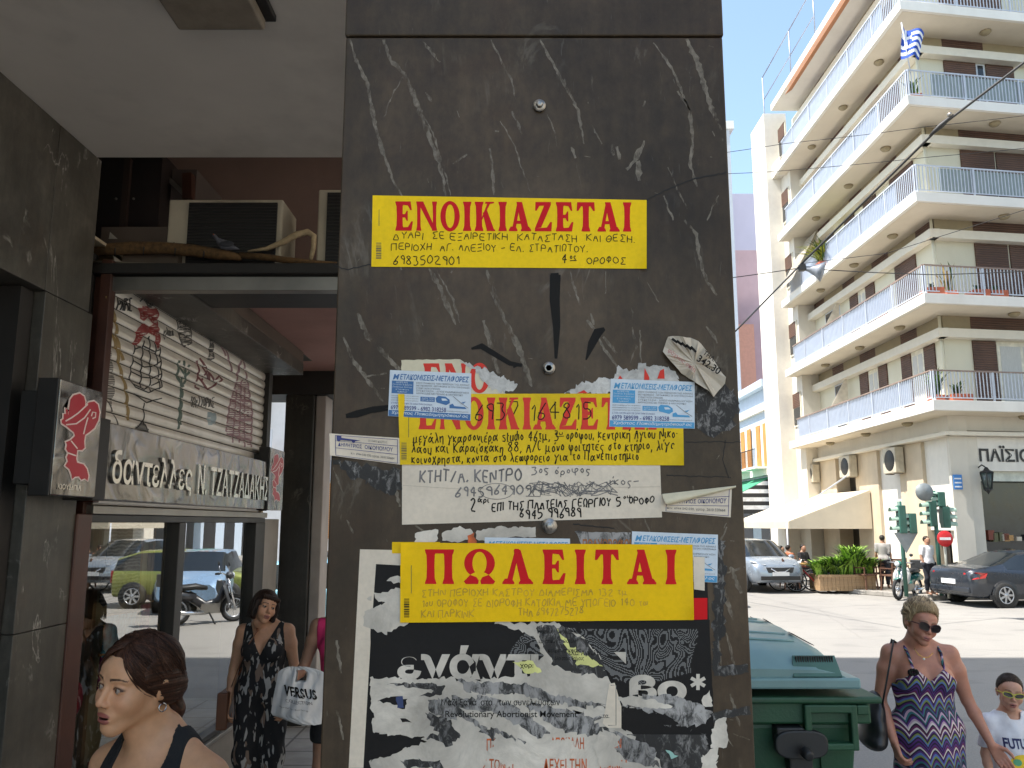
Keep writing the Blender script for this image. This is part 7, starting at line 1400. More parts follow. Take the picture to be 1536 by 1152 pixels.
        fs = np.concatenate(fs) if fs else np.zeros((0, 4), int); return vs, fs[(fs >= 0).all(1)]
def sdf_obj(name, fld, mat, parent, col=None, extra=None, smooth=2):
    vs, fs = fld.mesh(); me = bpy.data.meshes.new(name)
    if smooth:                                        # light relaxation
        nb = np.zeros_like(vs); c = np.zeros(len(vs))
        for a in range(4):
            for b in ((a + 1) % 4, (a + 3) % 4): np.add.at(nb, fs[:, a], vs[fs[:, b]]); np.add.at(c, fs[:, a], 1)
        vs = vs * .6 + .4 * nb / np.maximum(c, 1)[:, None]
    V = [tuple(p) for p in vs]; Fc = [tuple(int(i) for i in f) for f in fs]; n0 = len(V); mi = [0] * len(Fc); mats = [mat]; cols = col(vs) if col else None
    if extra:
        for (ev, ef, em) in extra:
            o = len(V); V += ev; Fc += [tuple(i + o for i in f) for f in ef]
            if em not in mats: mats.append(em)
            mi += [mats.index(em)] * len(ef)
    me.from_pydata(V, [], Fc); [me.materials.append(m) for m in mats]; me.polygons.foreach_set('material_index', mi); me.polygons.foreach_set('use_smooth', [True] * len(Fc))
    if cols is not None:
        a = me.attributes.new('tint', 'FLOAT_COLOR', 'POINT'); full = np.ones((len(V), 4), F32); full[:n0, :3] = cols; a.data.foreach_set('color', full.ravel())
    me.update(); o = bpy.data.objects.new(name, me); COL.objects.link(o); o.parent = parent; return o
def tint_mat(name, rough=.5, sss=0, bump=.1, bs=200, spec=.4, var=.06, st=(1, 1, 1)):
    m, t, b = base_mat(name); at = t.new('Attribute'); at.attribute_name = 'tint'; n = obj_noise(t, bs * .2, 4, st); f = ramp(t, n, [(.3, (1 - var,) * 3), (.7, (1 + var,) * 3)])
    t.ln(mixc(t, 1.0, at.outputs['Color'], f, 'MULTIPLY'), b.inputs['Base Color']); b.inputs['Roughness'].default_value = rough; b.inputs['Specular IOR Level'].default_value = spec
    if sss: b.inputs['Subsurface Weight'].default_value = sss; b.inputs['Subsurface Radius'].default_value = (.012, .004, .002); b.inputs['Subsurface Scale'].default_value = 1
    if bump: bn = t.new('Bump', Strength=bump, Distance=.002); t.ln(obj_noise(t, bs, 3, st), bn.inputs['Height']); t.ln(bn.outputs[0], b.inputs['Normal'])
    return m
m_skin = tint_mat('skin', .48, .12, .12, 260); m_hair = tint_mat('hair', .50, 0, .35, 320, .25, .3, (1, 1, .12))
m_eyew = M('eye_white', S(150, 138, 128), .5, var=.03); m_iris = M('eye_iris', (.030, .014, .007, 1), .3, spec=.3); m_pup = M('eye_pupil', (.003, .003, .003, 1), .25, spec=.3)
def fabric(name, col, rough=.85, var=.12, bump=.3): return M(name, col, rough, var=var, scale=14, bump=bump, bscale=220)
def hand_f(f, W, d, n, curl=.5, sc=1, side=1, spread=.1):
    """palm and five fingers: wrist W, finger direction d, palm faces n, side=+1/-1 thumb side"""
    W, d, n = Vector(W), Vector(d).normalized(), Vector(n).normalized(); n = (n - d * n.dot(d)).normalized(); s_ = d.cross(n) * side
    for o in (-.026, -.009, .009, .026): f.rc(W + s_ * o * .6 * sc + d * .012 * sc, W + (s_ * o + d * .078) * sc, .0135 * sc, .0115 * sc, .01)
    for i, (o, l) in enumerate(((.027, .92), (.009, 1.02), (-.009, .97), (-.026, .78))):
        p = W + (s_ * o + d * .080) * sc; q = 0; pr = .0098 * sc
        for j, sl in enumerate((.040, .026, .021)):
            q += curl * (.75, 1.0, .7)[j] + (i * .07); dd = (d * math.cos(q) + n * math.sin(q) + s_ * (o * 3 * spread)).normalized(); p2 = p + dd * sl * l * sc; f.rc(p, p2, pr, pr - .0009, .004); p = p2; pr -= .0009
    p = W + (d * .022 + s_ * .022) * sc; dd = (d * .62 + s_ * .62 + n * .35).normalized(); p2 = p + dd * .042 * sc; f.rc(p, p2, .0135 * sc, .011 * sc, .008); dd = (d * .85 + s_ * .25 + n * .45).normalized(); p3 = p2 + dd * .030 * sc; f.rc(p2, p3, .011 * sc, .0095 * sc, .004); f.rc(p3, p3 + (d * .9 + n * .35) * .022 * sc, .0095 * sc, .0075 * sc, .004)
SK = dict(skin=(.36, .20, .13), lip=(.26, .085, .07), brow=(.035, .02, .013))
def build_body(f, J, h, sex, T, mouth=0.0, face=True, bust=1.0, fat=1.0, arms=True):
    g = fat
    f.el((0, .015, .93), (.160 * g, .112 * g, .125), .05); f.el((0, .0, 1.06), ((.120 if sex == 'f' else .135) * g, .088 * g, .13), .06); f.el((0, .012, 1.20), (.140 * g, .102 * g, .16), .06); f.el((0, .022, 1.30), (.150, .085, .085), .05)
    for s in (-1, 1):
        if sex == 'f': f.el((s * .068, -.072, 1.215), (.064 * bust, .058 * bust, .064 * bust), .03)
        f.el((s * .07, .055, .89), (.092 * g, .085, .095), .05)
        sh = J['sh' + 'RL'[s > 0]]; el, wr = J['el' + 'RL'[s > 0]], J['wr' + 'RL'[s > 0]]
        f.rc((s * .02, .025, 1.355), sh, .046, .046, .035); f.rc((s * .02, .03, 1.43), (s * .115, .03, 1.365), .036, .03, .03)
        ak = (1.0 if sex == 'f' else 1.15) * (1 if g >= 1 else .86)
        if sex == 'c': ak = .85
        up = Vector(sh).lerp(Vector(el), .35)
        if arms: f.rc(sh, up, .047 * ak, .044 * ak * g, .03); f.rc(up, el, .044 * ak * g, .034 * ak, .02)
        fo = Vector(el).lerp(Vector(wr), .3)
        if arms: f.rc(el, fo, .034 * ak, .035 * ak, .015); f.rc(fo, wr, .035 * ak, .023 * ak, .015)
        hp, kn, an, to = [J[q + 'RL'[s > 0]] for q in ('hp', 'kn', 'an', 'to')]
        mid = Vector(hp).lerp(Vector(kn), .5); f.rc(hp, mid, .088 * g, .072 * g, .04); f.rc(mid, kn, .072 * g, .05, .03); ca = Vector(kn).lerp(Vector(an), .3) + Vector((0, .018, 0)); f.rc(kn, ca, .048, .050, .03); f.rc(ca, an, .050, .033, .03)
        f.rc(an, to, .036, .026, .02); f.rc(Vector(an) + Vector((0, .03, -.035)), to, .03, .024, .02)
    f.rc((0, .026, 1.33), T @ Vector((0, .028, -.085)), .051 if sex == 'f' else .062, .043 if sex == 'f' else .056, .035)
def build_head(f, T, mouth=0.0, sex='f', fine=True):
    K = .014
    f.el((0, .020, .032), (.074, .094, .086), .02, T); f.el((0, -.035, -.012), (.060, .050, .072), .03, T); f.rc((0, -.045, -.05), (0, -.062, -.094), .042, .019, .025, T)
    for s in (-1, 1):
        f.rc((s * .047, .008, -.048), (s * .011, -.061, -.094), .015, .013, .028, T); f.el((s * .037, -.056, -.030), (.026, .026, .028), .02, T)
    f.el((0, -.053, .042), (.056, .036, .032), .025, T); f.rc((0, .025, -.03), (0, .03, -.1), .05, .05, .02, T)
    if not fine:
        f.rc((0, -.085, .005), (0, -.104, -.035), .009, .012, .01, T)
        for s in (-1, 1): f.el((s * .076, .014, -.008), (.01, .02, .03), .006, T)
        return
    for s in (-1, 1):
        f.rc((s * .014, -.084, .020), (s * .044, -.072, .022), .006, .005, .014, T)
        f.el((s * .032, -.094, .000), (.020, .018, .014), .014, T, 's')
        f.el((s * .0315, -.0745, .0005), (.0165, .0145, .0115), .006, T)
        f.el((s * .0315, -.0905, -.0008), (.0138, .010, .0046), .002, T, 's')
    f.rc((0, -.085, .010), (0, -.102, -.028), .0068, .0088, .012, T); f.el((0, -.103, -.034), (.0095, .0095, .0080), .007, T)
    for s in (-1, 1): f.el((s * .0105, -.095, -.037), (.0068, .0085, .0062), .006, T); f.el((s * .0060, -.101, -.0430), (.0035, .005, .004), .003, T, 's')
    f.el((0, -.080, -.064), (.028, .011, .018), .014, T)
    f.el((0, -.0895, -.0635 + mouth * .3), (.0205, .0075, .0058), .005, T); f.el((0, -.0878, -.0745 - mouth), (.0185, .0080, .0066), .005, T)
    f.rc((-.0195, -.0895, -.0692 - mouth * .4), (.0195, -.0895, -.0692 - mouth * .4), .0012 + mouth * .55, .0012 + mouth * .55, .003, T, 's'); f.el((0, -.090, -.0692 - mouth * .4), (.014, .014, .001 + mouth * .8), .002, T, 's') if mouth else None
    for s in (-1, 1):
        f.el((s * .077, .014, -.006), (.0085, .019, .030), .008, T, rot=Euler((.18, s * .25, 0))); f.el((s * .0865, .010, -.002), (.005, .010, .018), .004, T, 's', rot=Euler((.18, s * .25, 0)))
def skin_cols(T, sk, mouth=0.0, brow=True, fine=True):
    I = np.array(T.inverted())
    def fn(vs):
        q = vs @ I[:3, :3].T + I[:3, 3]; c = np.tile(np.array(sk['skin']), (len(vs), 1)); x, y, z = q.T
        def mixin(w, col): nonlocal c; w = np.clip(w, 0, 1)[:, None]; c = c * (1 - w) + np.array(col) * w
        hd = (np.abs(x) < .1) & (y < .1) & (z > -.13)
        red = np.exp(-(((np.abs(x) - .04) / .022) ** 2 + ((z + .035) / .022) ** 2)) * (y < -.03) * .35; mixin(red * hd, np.array(sk['skin']) * np.array((1.05, .8, .78)))
        nose = np.exp(-((x / .016) ** 2 + ((z + .035) / .016) ** 2)) * (y < -.09) * .35; mixin(nose, np.array(sk['skin']) * np.array((1.0, .78, .75)))
        if fine:
            up = (x / .0225) ** 2 + ((z + .0635 - mouth * .3) / .0072) ** 2; lo = (x / .0205) ** 2 + ((z + .0750 + mouth) / .0085) ** 2; l = np.minimum(up, lo); mixin((1.15 - l) / .3 * (y < -.083), sk['lip'])
            inn = (x / .019) ** 2 + ((z + .0692 + mouth * .4) / (.0018 + mouth * .7)) ** 2; mixin((1.1 - inn) / .3 * (y < -.06) * (y > -.12), (.03, .012, .01))
            for s in (-1, 1):
                t = np.clip((s * x - .012) / .040, 0, 1); zb = .0225 + .006 * np.sin(t * 2.4) - .004 * t; d = np.abs(z - zb) / (.0034 - .0019 * t); ok = (s * x > .012) & (s * x < .053) & (y < -.05)
                mixin((1.25 - d) / .5 * ok * .8, sk['brow'])
                e = ((s * x - .0315) / .0165) ** 2 + ((z - .0005) / .0075) ** 2; mixin((1.25 - e) / .35 * (e > .35) * (z > -.002) * (y < -.06) * .85, (.02, .012, .01)); mixin(np.exp(-((((s * x) - .032) / .017) ** 2 + ((z + .006) / .012) ** 2)) * .30 * (y < -.05), np.array(sk['skin']) * np.array((.75, .65, .62)))
                mixin(np.exp(-(((x - s * .0065) / .004) ** 2 + ((z + .0435) / .004) ** 2)) * .8 * (y < -.092), (.05, .02, .015))
        return c
    return fn
def eyes(T, gaze=(0, -1, 0)):
    ex = []; gz = Vector(gaze).normalized()
    for s in (-1, 1):
        c = Vector((s * .0315, -.0755, 0)); r = .0122; up = Vector((0, 0, 1)); a = gz.cross(up).normalized(); b = a.cross(gz); rings = [0, .20, .24, .52, .56, .8, 1.2, 1.8, 2.6, math.pi]; n = 18; vs = []; fs = {m_pup: [], m_iris: [], m_eyew: []}
        for q in rings:
            for j in range(n): p = c + (gz * math.cos(q) + (a * math.cos(2 * math.pi * j / n) + b * math.sin(2 * math.pi * j / n)) * math.sin(q)) * r; vs.append(tuple(T @ p))
        for i in range(len(rings) - 1):
            for j in range(n): fs[m_pup if i < 1 else m_iris if i < 3 else m_eyew].append((i * n + j, i * n + (j + 1) % n, (i + 1) * n + (j + 1) % n, (i + 1) * n + j))
        for m in fs: ex.append((list(vs), fs[m], m))
    return ex
def joints(**kw):
    J = dict(shR=(-.165, .025, 1.345), shL=(.165, .025, 1.345), elR=(-.205, .045, 1.075), elL=(.205, .045, 1.075), wrR=(-.215, -.03, .845), wrL=(.215, -.03, .845), hpR=(-.085, .01, .90), hpL=(.085, .01, .90), knR=(-.090, -.01, .48), knL=(.090, -.01, .48), anR=(-.088, .025, .085), anL=(.088, .025, .085), toR=(-.105, -.135, .03), toL=(.105, -.135, .03)); J.update(kw); return J
def strands(X, Y, Z, seed, amp, fr=(31, 57, 93)):
    """groove pattern for hair: varies round the head, hardly along the strands"""
    th = np.arctan2(X, Y + F32(.03)); r_ = random.Random(seed); v = 0
    for i, q in enumerate(fr): v = v + np.sin(th * q + Z * r_.uniform(-30, 30) + r_.uniform(0, 6)) * (1, .8, .5)[i]
    return (v * amp).astype(F32)
def hair_cols(T, c1, c2, seed, fr=(37, 71, 123), ax=None):
    I = np.array(T.inverted()); r_ = random.Random(seed)
    def fn(vs):
        q = vs @ I[:3, :3].T + I[:3, 3]; th = np.arctan2(q[:, 0], q[:, 1] + .03); v = 0
        for k in fr: v = v + np.sin(th * k + q[:, 2] * r_.uniform(-40, 40) + r_.uniform(0, 6))
        w = np.clip(.5 + v / 4, 0, 1)[:, None]; return np.array(c1) * (1 - w) + np.array(c2) * w
    return fn
def local(f, T):
    I = T.inverted(); X, Y, Z = f.grid(); return [F32(I[i][0]) * X + F32(I[i][1]) * Y + F32(I[i][2]) * Z + F32(I[i][3]) for i in range(3)]
class Person:
    def __init__(s, label, loc, rz, h, sex='f', J=None, head=(0, 0, 0), hpos=(0, -.012, 1.530), hs=1.0, res=.008, hres=.004, mouth=0, sk=SK, gaze=(0, -1, 0), hands=None, bust=1, fat=1, bounds=((-.42, .42), (-.42, .3), (-.01, 1.72)), fine=True, group=None, finez=(1.38, 1.72), finehands=None, name='person', bald=False):
        s.k = k = h / 1.65; s.root = thing(name, label, 'person', loc, rz, group); s.root.scale = (k, k, k); J = s.J = J or joints(); s.T = T = Matrix.Translation(hpos) @ Euler((head[0], head[1], head[2]), 'YXZ').to_matrix().to_4x4() @ Matrix.Scale(hs, 4); hx, hy = hpos[0], hpos[1]; fx, fy, fz = [], [], []
        if fine: fx.append((hx - .1, hx + .1, hres)); fy.append((hy - .135, hy + .09, hres)); fz.append((hpos[2] - .12, hpos[2] + .04, hres)); fz.append((hpos[2] + .04, hpos[2] + .13, hres * 1.6))
        for w in (finehands or ()): w = Vector(w); fx.append((w.x - .09, w.x + .09, .005)); fy.append((w.y - .09, w.y + .09, .005)); fz.append((w.z - .2, w.z + .03, .005))
        b = bounds; s.f = f = Fld(axis(*b[0], res, fx), axis(*b[1], res, fy), axis(*b[2], res, fz))
        build_body(f, J, h, 'm' if sex == 'c' else sex, T, bust=bust, fat=fat); s.torso = f.copy(); s.bk = dict(bust=bust, fat=fat); s.sex = 'm' if sex == 'c' else sex; build_head(f, T, mouth, sex, fine)
        for hd in hands or (dict(W=J['wrR'], d=Vector(J['wrR']) - Vector(J['elR']), n=(1, .3, 0), side=-1), dict(W=J['wrL'], d=Vector(J['wrL']) - Vector(J['elL']), n=(-1, .3, 0), side=1)): hand_f(f, **hd)
        s.body = sdf_obj('body', f, m_skin, s.root, skin_cols(T, sk, mouth, fine=fine), eyes(T, gaze) if fine else None)
    def wear(s, name, fld, mat, label=None, smooth=1):
        o = sdf_obj(name, fld, mat, s.root, None, None, smooth)
        if label: o['label'] = label
        return o
    def shell(s, th, region, src=None):
        f = (src or s.torso).copy(); X, Y, Z = f.grid(); f.F = np.maximum(f.F - F32(th), region(X, Y, Z).astype(F32)); return f
    def over(s, f, th):
        g = s.f.new(); build_body(g, s.J, 1, s.sex, s.T, arms=False, **s.bk); f.F = np.minimum(f.F, g.F - F32(th)); return f
    def hair(s, build, c1, c2, seed=1, amp=.0022, fr=(31, 57, 93), col=None):
        f = s.f.new(); build(f, s.T); X, Y, Z = local(f, s.T); f.F = f.F + strands(X, Y, Z, seed, amp, fr); return sdf_obj('hair', f, m_hair, s.root, col or hair_cols(s.T, c1, c2, seed), None, 1)
    def cut(s, f, T, nrm, c, op=None):
        """keep the part of a head-space field on the side nrm.p > c"""
        X, Y, Z = local(f, T); n = Vector(nrm).normalized(); f.F = np.maximum(f.F, (-(X * F32(n.x) + Y * F32(n.y) + Z * F32(n.z) - F32(c))).astype(F32))
def smax(a, b, k=.01): h = np.maximum(k - np.abs(a - b), 0) / k; return np.maximum(a, b) + h * h * (k / 4)
mx = np.maximum; mn_ = np.minimum
def strand_obj(P, paths, r, c1, c2, seed=1):
    r_ = random.Random(seed); V = []; Fc = []; C = []
    for p in paths:
        k = len(p); w_ = r_.random(); col = [a * (1 - w_) + b * w_ for a, b in zip(c1, c2)] + [1]; up = Vector((r_.uniform(-1, 1), r_.uniform(-1, 1), r_.uniform(-1, 1))); o = len(V); p = [P.T @ Vector(q) for q in p]
        for i in range(k):
            d = (p[min(i + 1, k - 1)] - p[max(i - 1, 0)]).normalized(); a = d.cross(up).normalized(); b = d.cross(a); rr = r * (1 - .75 * (i / (k - 1)) ** 3) * (.5 if i == 0 else 1)
            for j in range(3): q = 2.094 * j; V.append(tuple(p[i] + (a * math.cos(q) + b * math.sin(q)) * rr)); C += col
        for i in range(k - 1):
            for j in range(3): Fc.append((o + i * 3 + j, o + i * 3 + (j + 1) % 3, o + i * 3 + 3 + (j + 1) % 3, o + i * 3 + 3 + j))
    me = bpy.data.meshes.new('hair_strands'); me.from_pydata(V, [], Fc); me.materials.append(m_hair); me.polygons.foreach_set('use_smooth', [True] * len(Fc)); a = me.attributes.new('tint', 'FLOAT_COLOR', 'POINT'); a.data.foreach_set('color', C); o = bpy.data.objects.new('hair_strands', me); COL.objects.link(o)
    o.parent = [x for x in P.root.children if x.name.startswith('hair')][0]; o['kind'] = 'stuff'; return o
def on_ell(d, C, Rr, lift=0): d = Vector(d); k = 1 / math.sqrt(sum((d[i] / Rr[i]) ** 2 for i in range(3))); return Vector(C) + d * k * (1 + lift)
# ---------------------------------------------------------------- young woman in a black tank top
GH = R(-22)
J = joints(shR=(-.148, .03, 1.330), shL=(.148, .03, 1.330), elR=(-.195, .08, 1.06), elL=(.195, .08, 1.06), wrR=(-.20, -.06, .86), wrL=(.20, -.06, .86), knR=(-.09, -.06, .49), anR=(-.09, .06, .085), toR=(-.1, -.10, .03), knL=(.09, -.02, .48), anL=(.09, .03, .085))
G1 = Person('young woman in a black tank top with brown hair tied back, walking past', (-.865, 1.985, 0), GH, 1.685, 'f', J, (R(0), R(5), R(-5)), (-.012, -.035, 1.543), .915, .0075, .0024, .0012, dict(skin=(.63, .335, .185), lip=(.33, .105, .08), brow=(.03, .018, .012)), (-.35, -1, .03), bust=.82, fat=.9, bounds=((-.34, .34), (-.25, .22), (-.01, 1.70)))
def tank(X, Y, Z):
    ax = np.abs(X); low = Z * 0 + (.80 - Z); arm = (ax - (.142 - .25 * np.clip(Z - 1.24, 0, 1) - 0.0)) ; neck_f = np.sqrt((X / .072) ** 2 + ((Z - 1.385) / .135) ** 2) - 1; neck_b = np.sqrt((X / .075) ** 2 + ((Z - 1.42) / .12) ** 2) - 1
    nk = np.where(Y < .02, -neck_f, -neck_b) * .08; arm = np.where(Z > 1.22, arm, ax - .30); return mx(mx(low, nk), mx(arm, Z - 1.45)) + X * 0 + Y * 0
G1.wear('tank_top', G1.shell(.006, tank), fabric('black_jersey', (.012, .012, .013, 1)))
def jeans(X, Y, Z): return mx(Z - .95, .12 - Z) + X * 0 + Y * 0
G1.wear('jeans', G1.shell(.012, jeans), fabric('dark_denim', (.03, .04, .07, 1)))
def g_hair(f, T):
    f.el((0, .017, .034), (.0795, .1030, .0915), .0, T); G1.cut(f, T, (0, .66, .75), .006)
    for s in (-1, 1): f.el((s * .060, .050, -.012), (.022, .05, .040), .03, T); f.el((s * .070, .000, .030), (.0105, .045, .040), .02, T)
    f.el((0, .108, -.045), (.026, .024, .022), .03, T); f.chain([(0, .112, -.05), (0, .122, -.09), (.0, .112, -.14), (.01, .095, -.20), (.015, .08, -.25)], [.020, .026, .023, .015, .004], .014, T)
def g_cols(vs):
    q = vs @ np.array(G1.T.inverted())[:3, :3].T + np.array(G1.T.inverted())[:3, 3]; d = np.stack([q[:, 0], q[:, 2] - .0], 1); th = np.arctan2(q[:, 0] * 1.0, q[:, 2] + .02); v = np.sin(th * 83 + 3 * q[:, 1]) + np.sin(th * 131 + 11 * q[:, 1]) + np.sin(th * 37); w = np.clip(.45 + v / 4, 0, 1)[:, None]; return np.array((.022, .010, .006)) * (1 - w) + np.array((.085, .034, .018)) * w
f = G1.f.new(); g_hair(f, G1.T); X, Y, Z = local(f, G1.T); th = np.arctan2(X, Z + F32(.02)); f.F = f.F + (np.sin(th * 83 + 3 * Y) * .0005 + np.sin(th * 131 + 11 * Y) * .0004 + np.sin(th * 23 + 5 * Y) * .0006).astype(F32) * (Y < .11)
sdf_obj('hair', f, m_hair, G1.root, g_cols, None, 1)
r_ = random.Random(11); C0, R0 = (0, .017, .034), (.0815, .1060, .0935); pts = []
for k in range(1500):
    sd = r_.choice((-1, 1)); st = Vector((.015 + sd * r_.uniform(.0, .012), r_.uniform(-.088, .03), .09)) - Vector((0, .020, 0)); zc = r_.uniform(-.015, .075); ct = Vector((sd * .080, r_.uniform(-.085, .02) + .03 * (zc < .03), zc - .034 + .01)); en = Vector((r_.uniform(-.015, .015), .088, -.079 + r_.uniform(-.012, .012))); lf = r_.uniform(.0, .05) + (.05 if r_.random() < .03 else 0); pth = []
    for i in range(12): t = i / 11; d = st * (1 - t) ** 2 + ct * 2 * t * (1 - t) + en * t * t; pth.append(on_ell(d, C0, R0, lf * math.sin(math.pi * min(1, t * 1.1)) + .004))
    pts.append(pth)
for k in range(420):
    sd = r_.choice((-1, 1)); st = Vector((.012 + sd * r_.uniform(.0, .01), r_.uniform(-.11, -.07), .085)); ct = Vector((sd * r_.uniform(.07, .095), r_.uniform(-.17, -.09), r_.uniform(-.01, .05))); en = Vector((sd * .02, .088, -.06 + r_.uniform(-.015, .02))); lf = r_.uniform(.02, .09)
    pts.append([on_ell(st * (1 - t) ** 2 + ct * 2 * t * (1 - t) + en * t * t, C0, R0, lf * math.sin(math.pi * min(1, t * 1.2)) + .006) for t in [i / 13 for i in range(14)]])
for k in range(260):
    a, b = r_.uniform(-.016, .016), r_.uniform(-.014, .014); pts.append([(a * w_, y + b * w_, z) for y, z, w_ in ((.118 + b * .3, -.05, .9), (.122, -.09, 1.45), (.112, -.14, 1.35), (.094, -.20, 1.0), (.078, -.24 - abs(a), .5))])
strand_obj(G1, pts, .0011, (.020, .009, .006), (.105, .045, .026), 2)
mb = MB(); c = G1.T @ Vector((.083, .012, -.042)); mb.tube([c + Vector((.002 * math.cos(a), .009 * math.cos(a), -.006 + .009 * math.sin(a))) for a in [i * .45 for i in range(15)]], .0016, M('silver', S(220, 220, 220), .15, 1), 6); mb.build('earring', G1.root, True)
# ---------------------------------------------------------------- woman in a leaf print jumpsuit
J = joints(elR=(-.225, .04, 1.07), wrR=(-.235, -.02, .84), elL=(.22, .05, 1.08), wrL=(.20, -.09, .86), knR=(-.085, -.05, .48), anR=(-.085, .03, .085), toR=(-.1, -.13, .03))
G2 = Person('short dark haired woman in a black leaf print jumpsuit facing the camera in the arcade', (-1.69, 5.56, 0), R(4), 1.50, 'f', J, (R(-6), R(16), R(34)), (.0, -.04, 1.520), 1.02, .011, .0048, 0, dict(skin=(.56, .30, .18), lip=(.30, .11, .09), brow=(.05, .03, .02)), (.2, -1, -.2), bust=1.15, fat=1.12, bounds=((-.36, .36), (-.3, .24), (-.01, 1.70)))
def leaf_mat():
    m, t, b = base_mat('leaf_print_black'); tc = t.new('TexCoord'); c = (.012, .011, .012, 1)
    for k, (rot, sc, col, th) in enumerate((((.2, .9, .4), (26, 26, 9), (.42, .40, .37, 1), .60), ((.5, -.8, 1.2), (22, 22, 8), (.22, .15, .11, 1), .62), ((-.3, .35, 2.2), (30, 30, 11), (.34, .32, .30, 1), .64))):
        mp = t.new('Mapping'); mp.inputs[1].default_value = (k * 3, k, 1); mp.inputs[2].default_value = rot; mp.inputs[3].default_value = sc; t.ln(tc.outputs['Object'], mp.inputs[0]); n = t.new('TexNoise', Scale=1.0, Detail=1.2, Distortion=.3); t.ln(mp.outputs[0], n.inputs[0]); f = ramp(t, n.outputs[0], [(th, (0,) * 3), (th + .025, (1,) * 3)]); c = mixc(t, f, c, col)
    t.ln(c, b.inputs['Base Color']); b.inputs['Roughness'].default_value = .85; return m
f = G2.torso.copy(); 
f2 = G2.f.new()
f2.el((0, .01, .95), (.185, .145, .15), .04); f2.el((0, .0, 1.08), (.150, .115, .12), .05); f2.el((0, .01, 1.20), (.160, .125, .15), .05); f2.el((0, .02, 1.30), (.155, .095, .10), .04)
for s in (-1, 1):
    f2.el((s * .07, -.075, 1.20), .075, .03); k_ = G2.J['kn' + 'RL'[s > 0]]; a_ = G2.J['an' + 'RL'[s > 0]]; f2.rc((s * .088, .015, .90), k_, .115, .090, .04); f2.rc(k_, Vector(a_) + Vector((0, 0, .09)), .090, .082, .03)
G2.over(f2, .010); X, Y, Z = f2.grid(); th = np.arctan2(X, Y); f2.F += (np.sin(th * 9 + Z * 22) * .003 + np.sin(X * 90 + Z * 30) * .0025).astype(F32) * np.clip((1.2 - Z) * 4, 0, 1)
vn = np.where(Y < .02, (Z - (1.185 + np.abs(X) * 2.1)), (Z - 1.37)) * .45; arm = np.where(Z > 1.20, np.abs(X) - (.155 - .10 * np.clip(Z - 1.25, 0, 1)), np.abs(X) - .21)
f2.F = mx(mx(f2.F, vn), mx(mx(arm, Z - 1.42), .13 - Z)).astype(F32); G2.wear('jumpsuit', f2, leaf_mat())
def bob(f, T):
    f.el((0, .022, .038), (.092, .108, .098), 0, T); f.el((0, .035, -.035), (.088, .085, .075), .03, T)
    for s in (-1, 1): f.rc((s * .075, -.03, .03), (s * .078, -.018, -.075), .022, .018, .02, T)
    f.el((0, -.052, -.045), (.066, .075, .092), .012, T, 's'); f.rc((-.055, -.085, .072), (.06, -.078, .060), .016, .016, .012, T)
G2.hair(bob, (.012, .007, .006), (.05, .026, .018), 3)
r_ = random.Random(5); pts = []
for k in range(700):
    th = r_.uniform(-math.pi, math.pi); fr = abs(th) < .75; zb = r_.uniform(.025, .045) if fr else r_.uniform(-.088, -.062); pth = []
    for i in range(9):
        t = i / 8; z = .135 - (.135 - zb) * t ** 1.3; q = min(1, (t * 1.6)) ** .6; rad = (1.02 + r_.uniform(-.004, .004) + .06 * t * (0 if fr else 1)) * q; pth.append((.094 * rad * math.sin(th), .028 - .112 * rad * math.cos(th) * (1 if not fr else .97) + .0, z - (.02 * t if fr else 0)))
    pts.append(pth)
strand_obj(G2, pts, .0017, (.008, .005, .004), (.04, .02, .013), 4)
mb = MB(); mb.tube([(-.03, -.1, 1.36), (-.10, -.13, 1.24), (-.17, -.10, 1.05), (-.22, -.02, .95)], .009, M('tan_leather', S(120, 72, 44), .5, var=.2), 6, flat=.4); mb.tube([(-.03, -.1, 1.36), (-.06, .0, 1.40), (-.08, .09, 1.36), (-.16, .12, 1.1), (-.23, .06, .95)], .009, M('tan_leather', S(120, 72, 44), .5), 6, flat=.4)
hb = thing('brown_handbag', 'flat brown leather handbag hanging at the hip of the woman in the jumpsuit', 'handbag', G2.root.location, G2.root.rotation_euler.z); hb.scale = G2.root.scale; mb.build('strap', hb, True)
mb = MB(); mb.box(-.30, -.222, -.10, .12, .66, .92, M('brown_leather', S(96, 60, 40), .5, var=.2)); mb.build('bag_body', hb, True, bevel=.012)
# ---------------------------------------------------------------- woman in pink half behind the pillar, and her carrier bag
J = joints(elR=(-.245, .02, 1.09), wrR=(-.300, -.16, 1.02), knR=(-.11, -.02, .48), anR=(-.115, .03, .085), toR=(-.13, -.13, .03))
G3 = Person('woman in a pink sleeveless top and black shorts, mostly hidden behind the big pillar', (-1.07, 5.15, 0), R(5), 1.60, 'f', J, (0, 0, R(10)), res=.013, hres=.007, bounds=((-.44, .36), (-.38, .24), (-.01, 1.70)), hands=[dict(W=J['wrR'], d=(-.35, -.75, -.35), n=(.1, .3, -1), curl=1.1, side=1), dict(W=J['wrL'], d=(.05, -.3, -1), n=(-1, .3, 0), side=1)])
G3.wear('pink_top', G3.shell(.008, lambda X, Y, Z: mx(mx(.92 - Z, np.abs(X) - .165), Z - 1.40) + X * 0 + Y * 0), fabric('pink_jersey', (.62, .03, .14, 1)))
G3.wear('shorts', G3.shell(.012, lambda X, Y, Z: mx(Z - .98, .64 - Z) + X * 0 + Y * 0), fabric('black_cotton', (.013, .013, .015, 1)))
G3.hair(lambda f, T: (f.el((0, .03, .035), (.088, .102, .096), 0, T), f.chain([(0, .10, .0), (0, .11, -.12)], [.04, .03], .02, T), G3.cut(f, T, (0, .7, .72), .02)), (.02, .012, .008), (.06, .03, .02), 5)
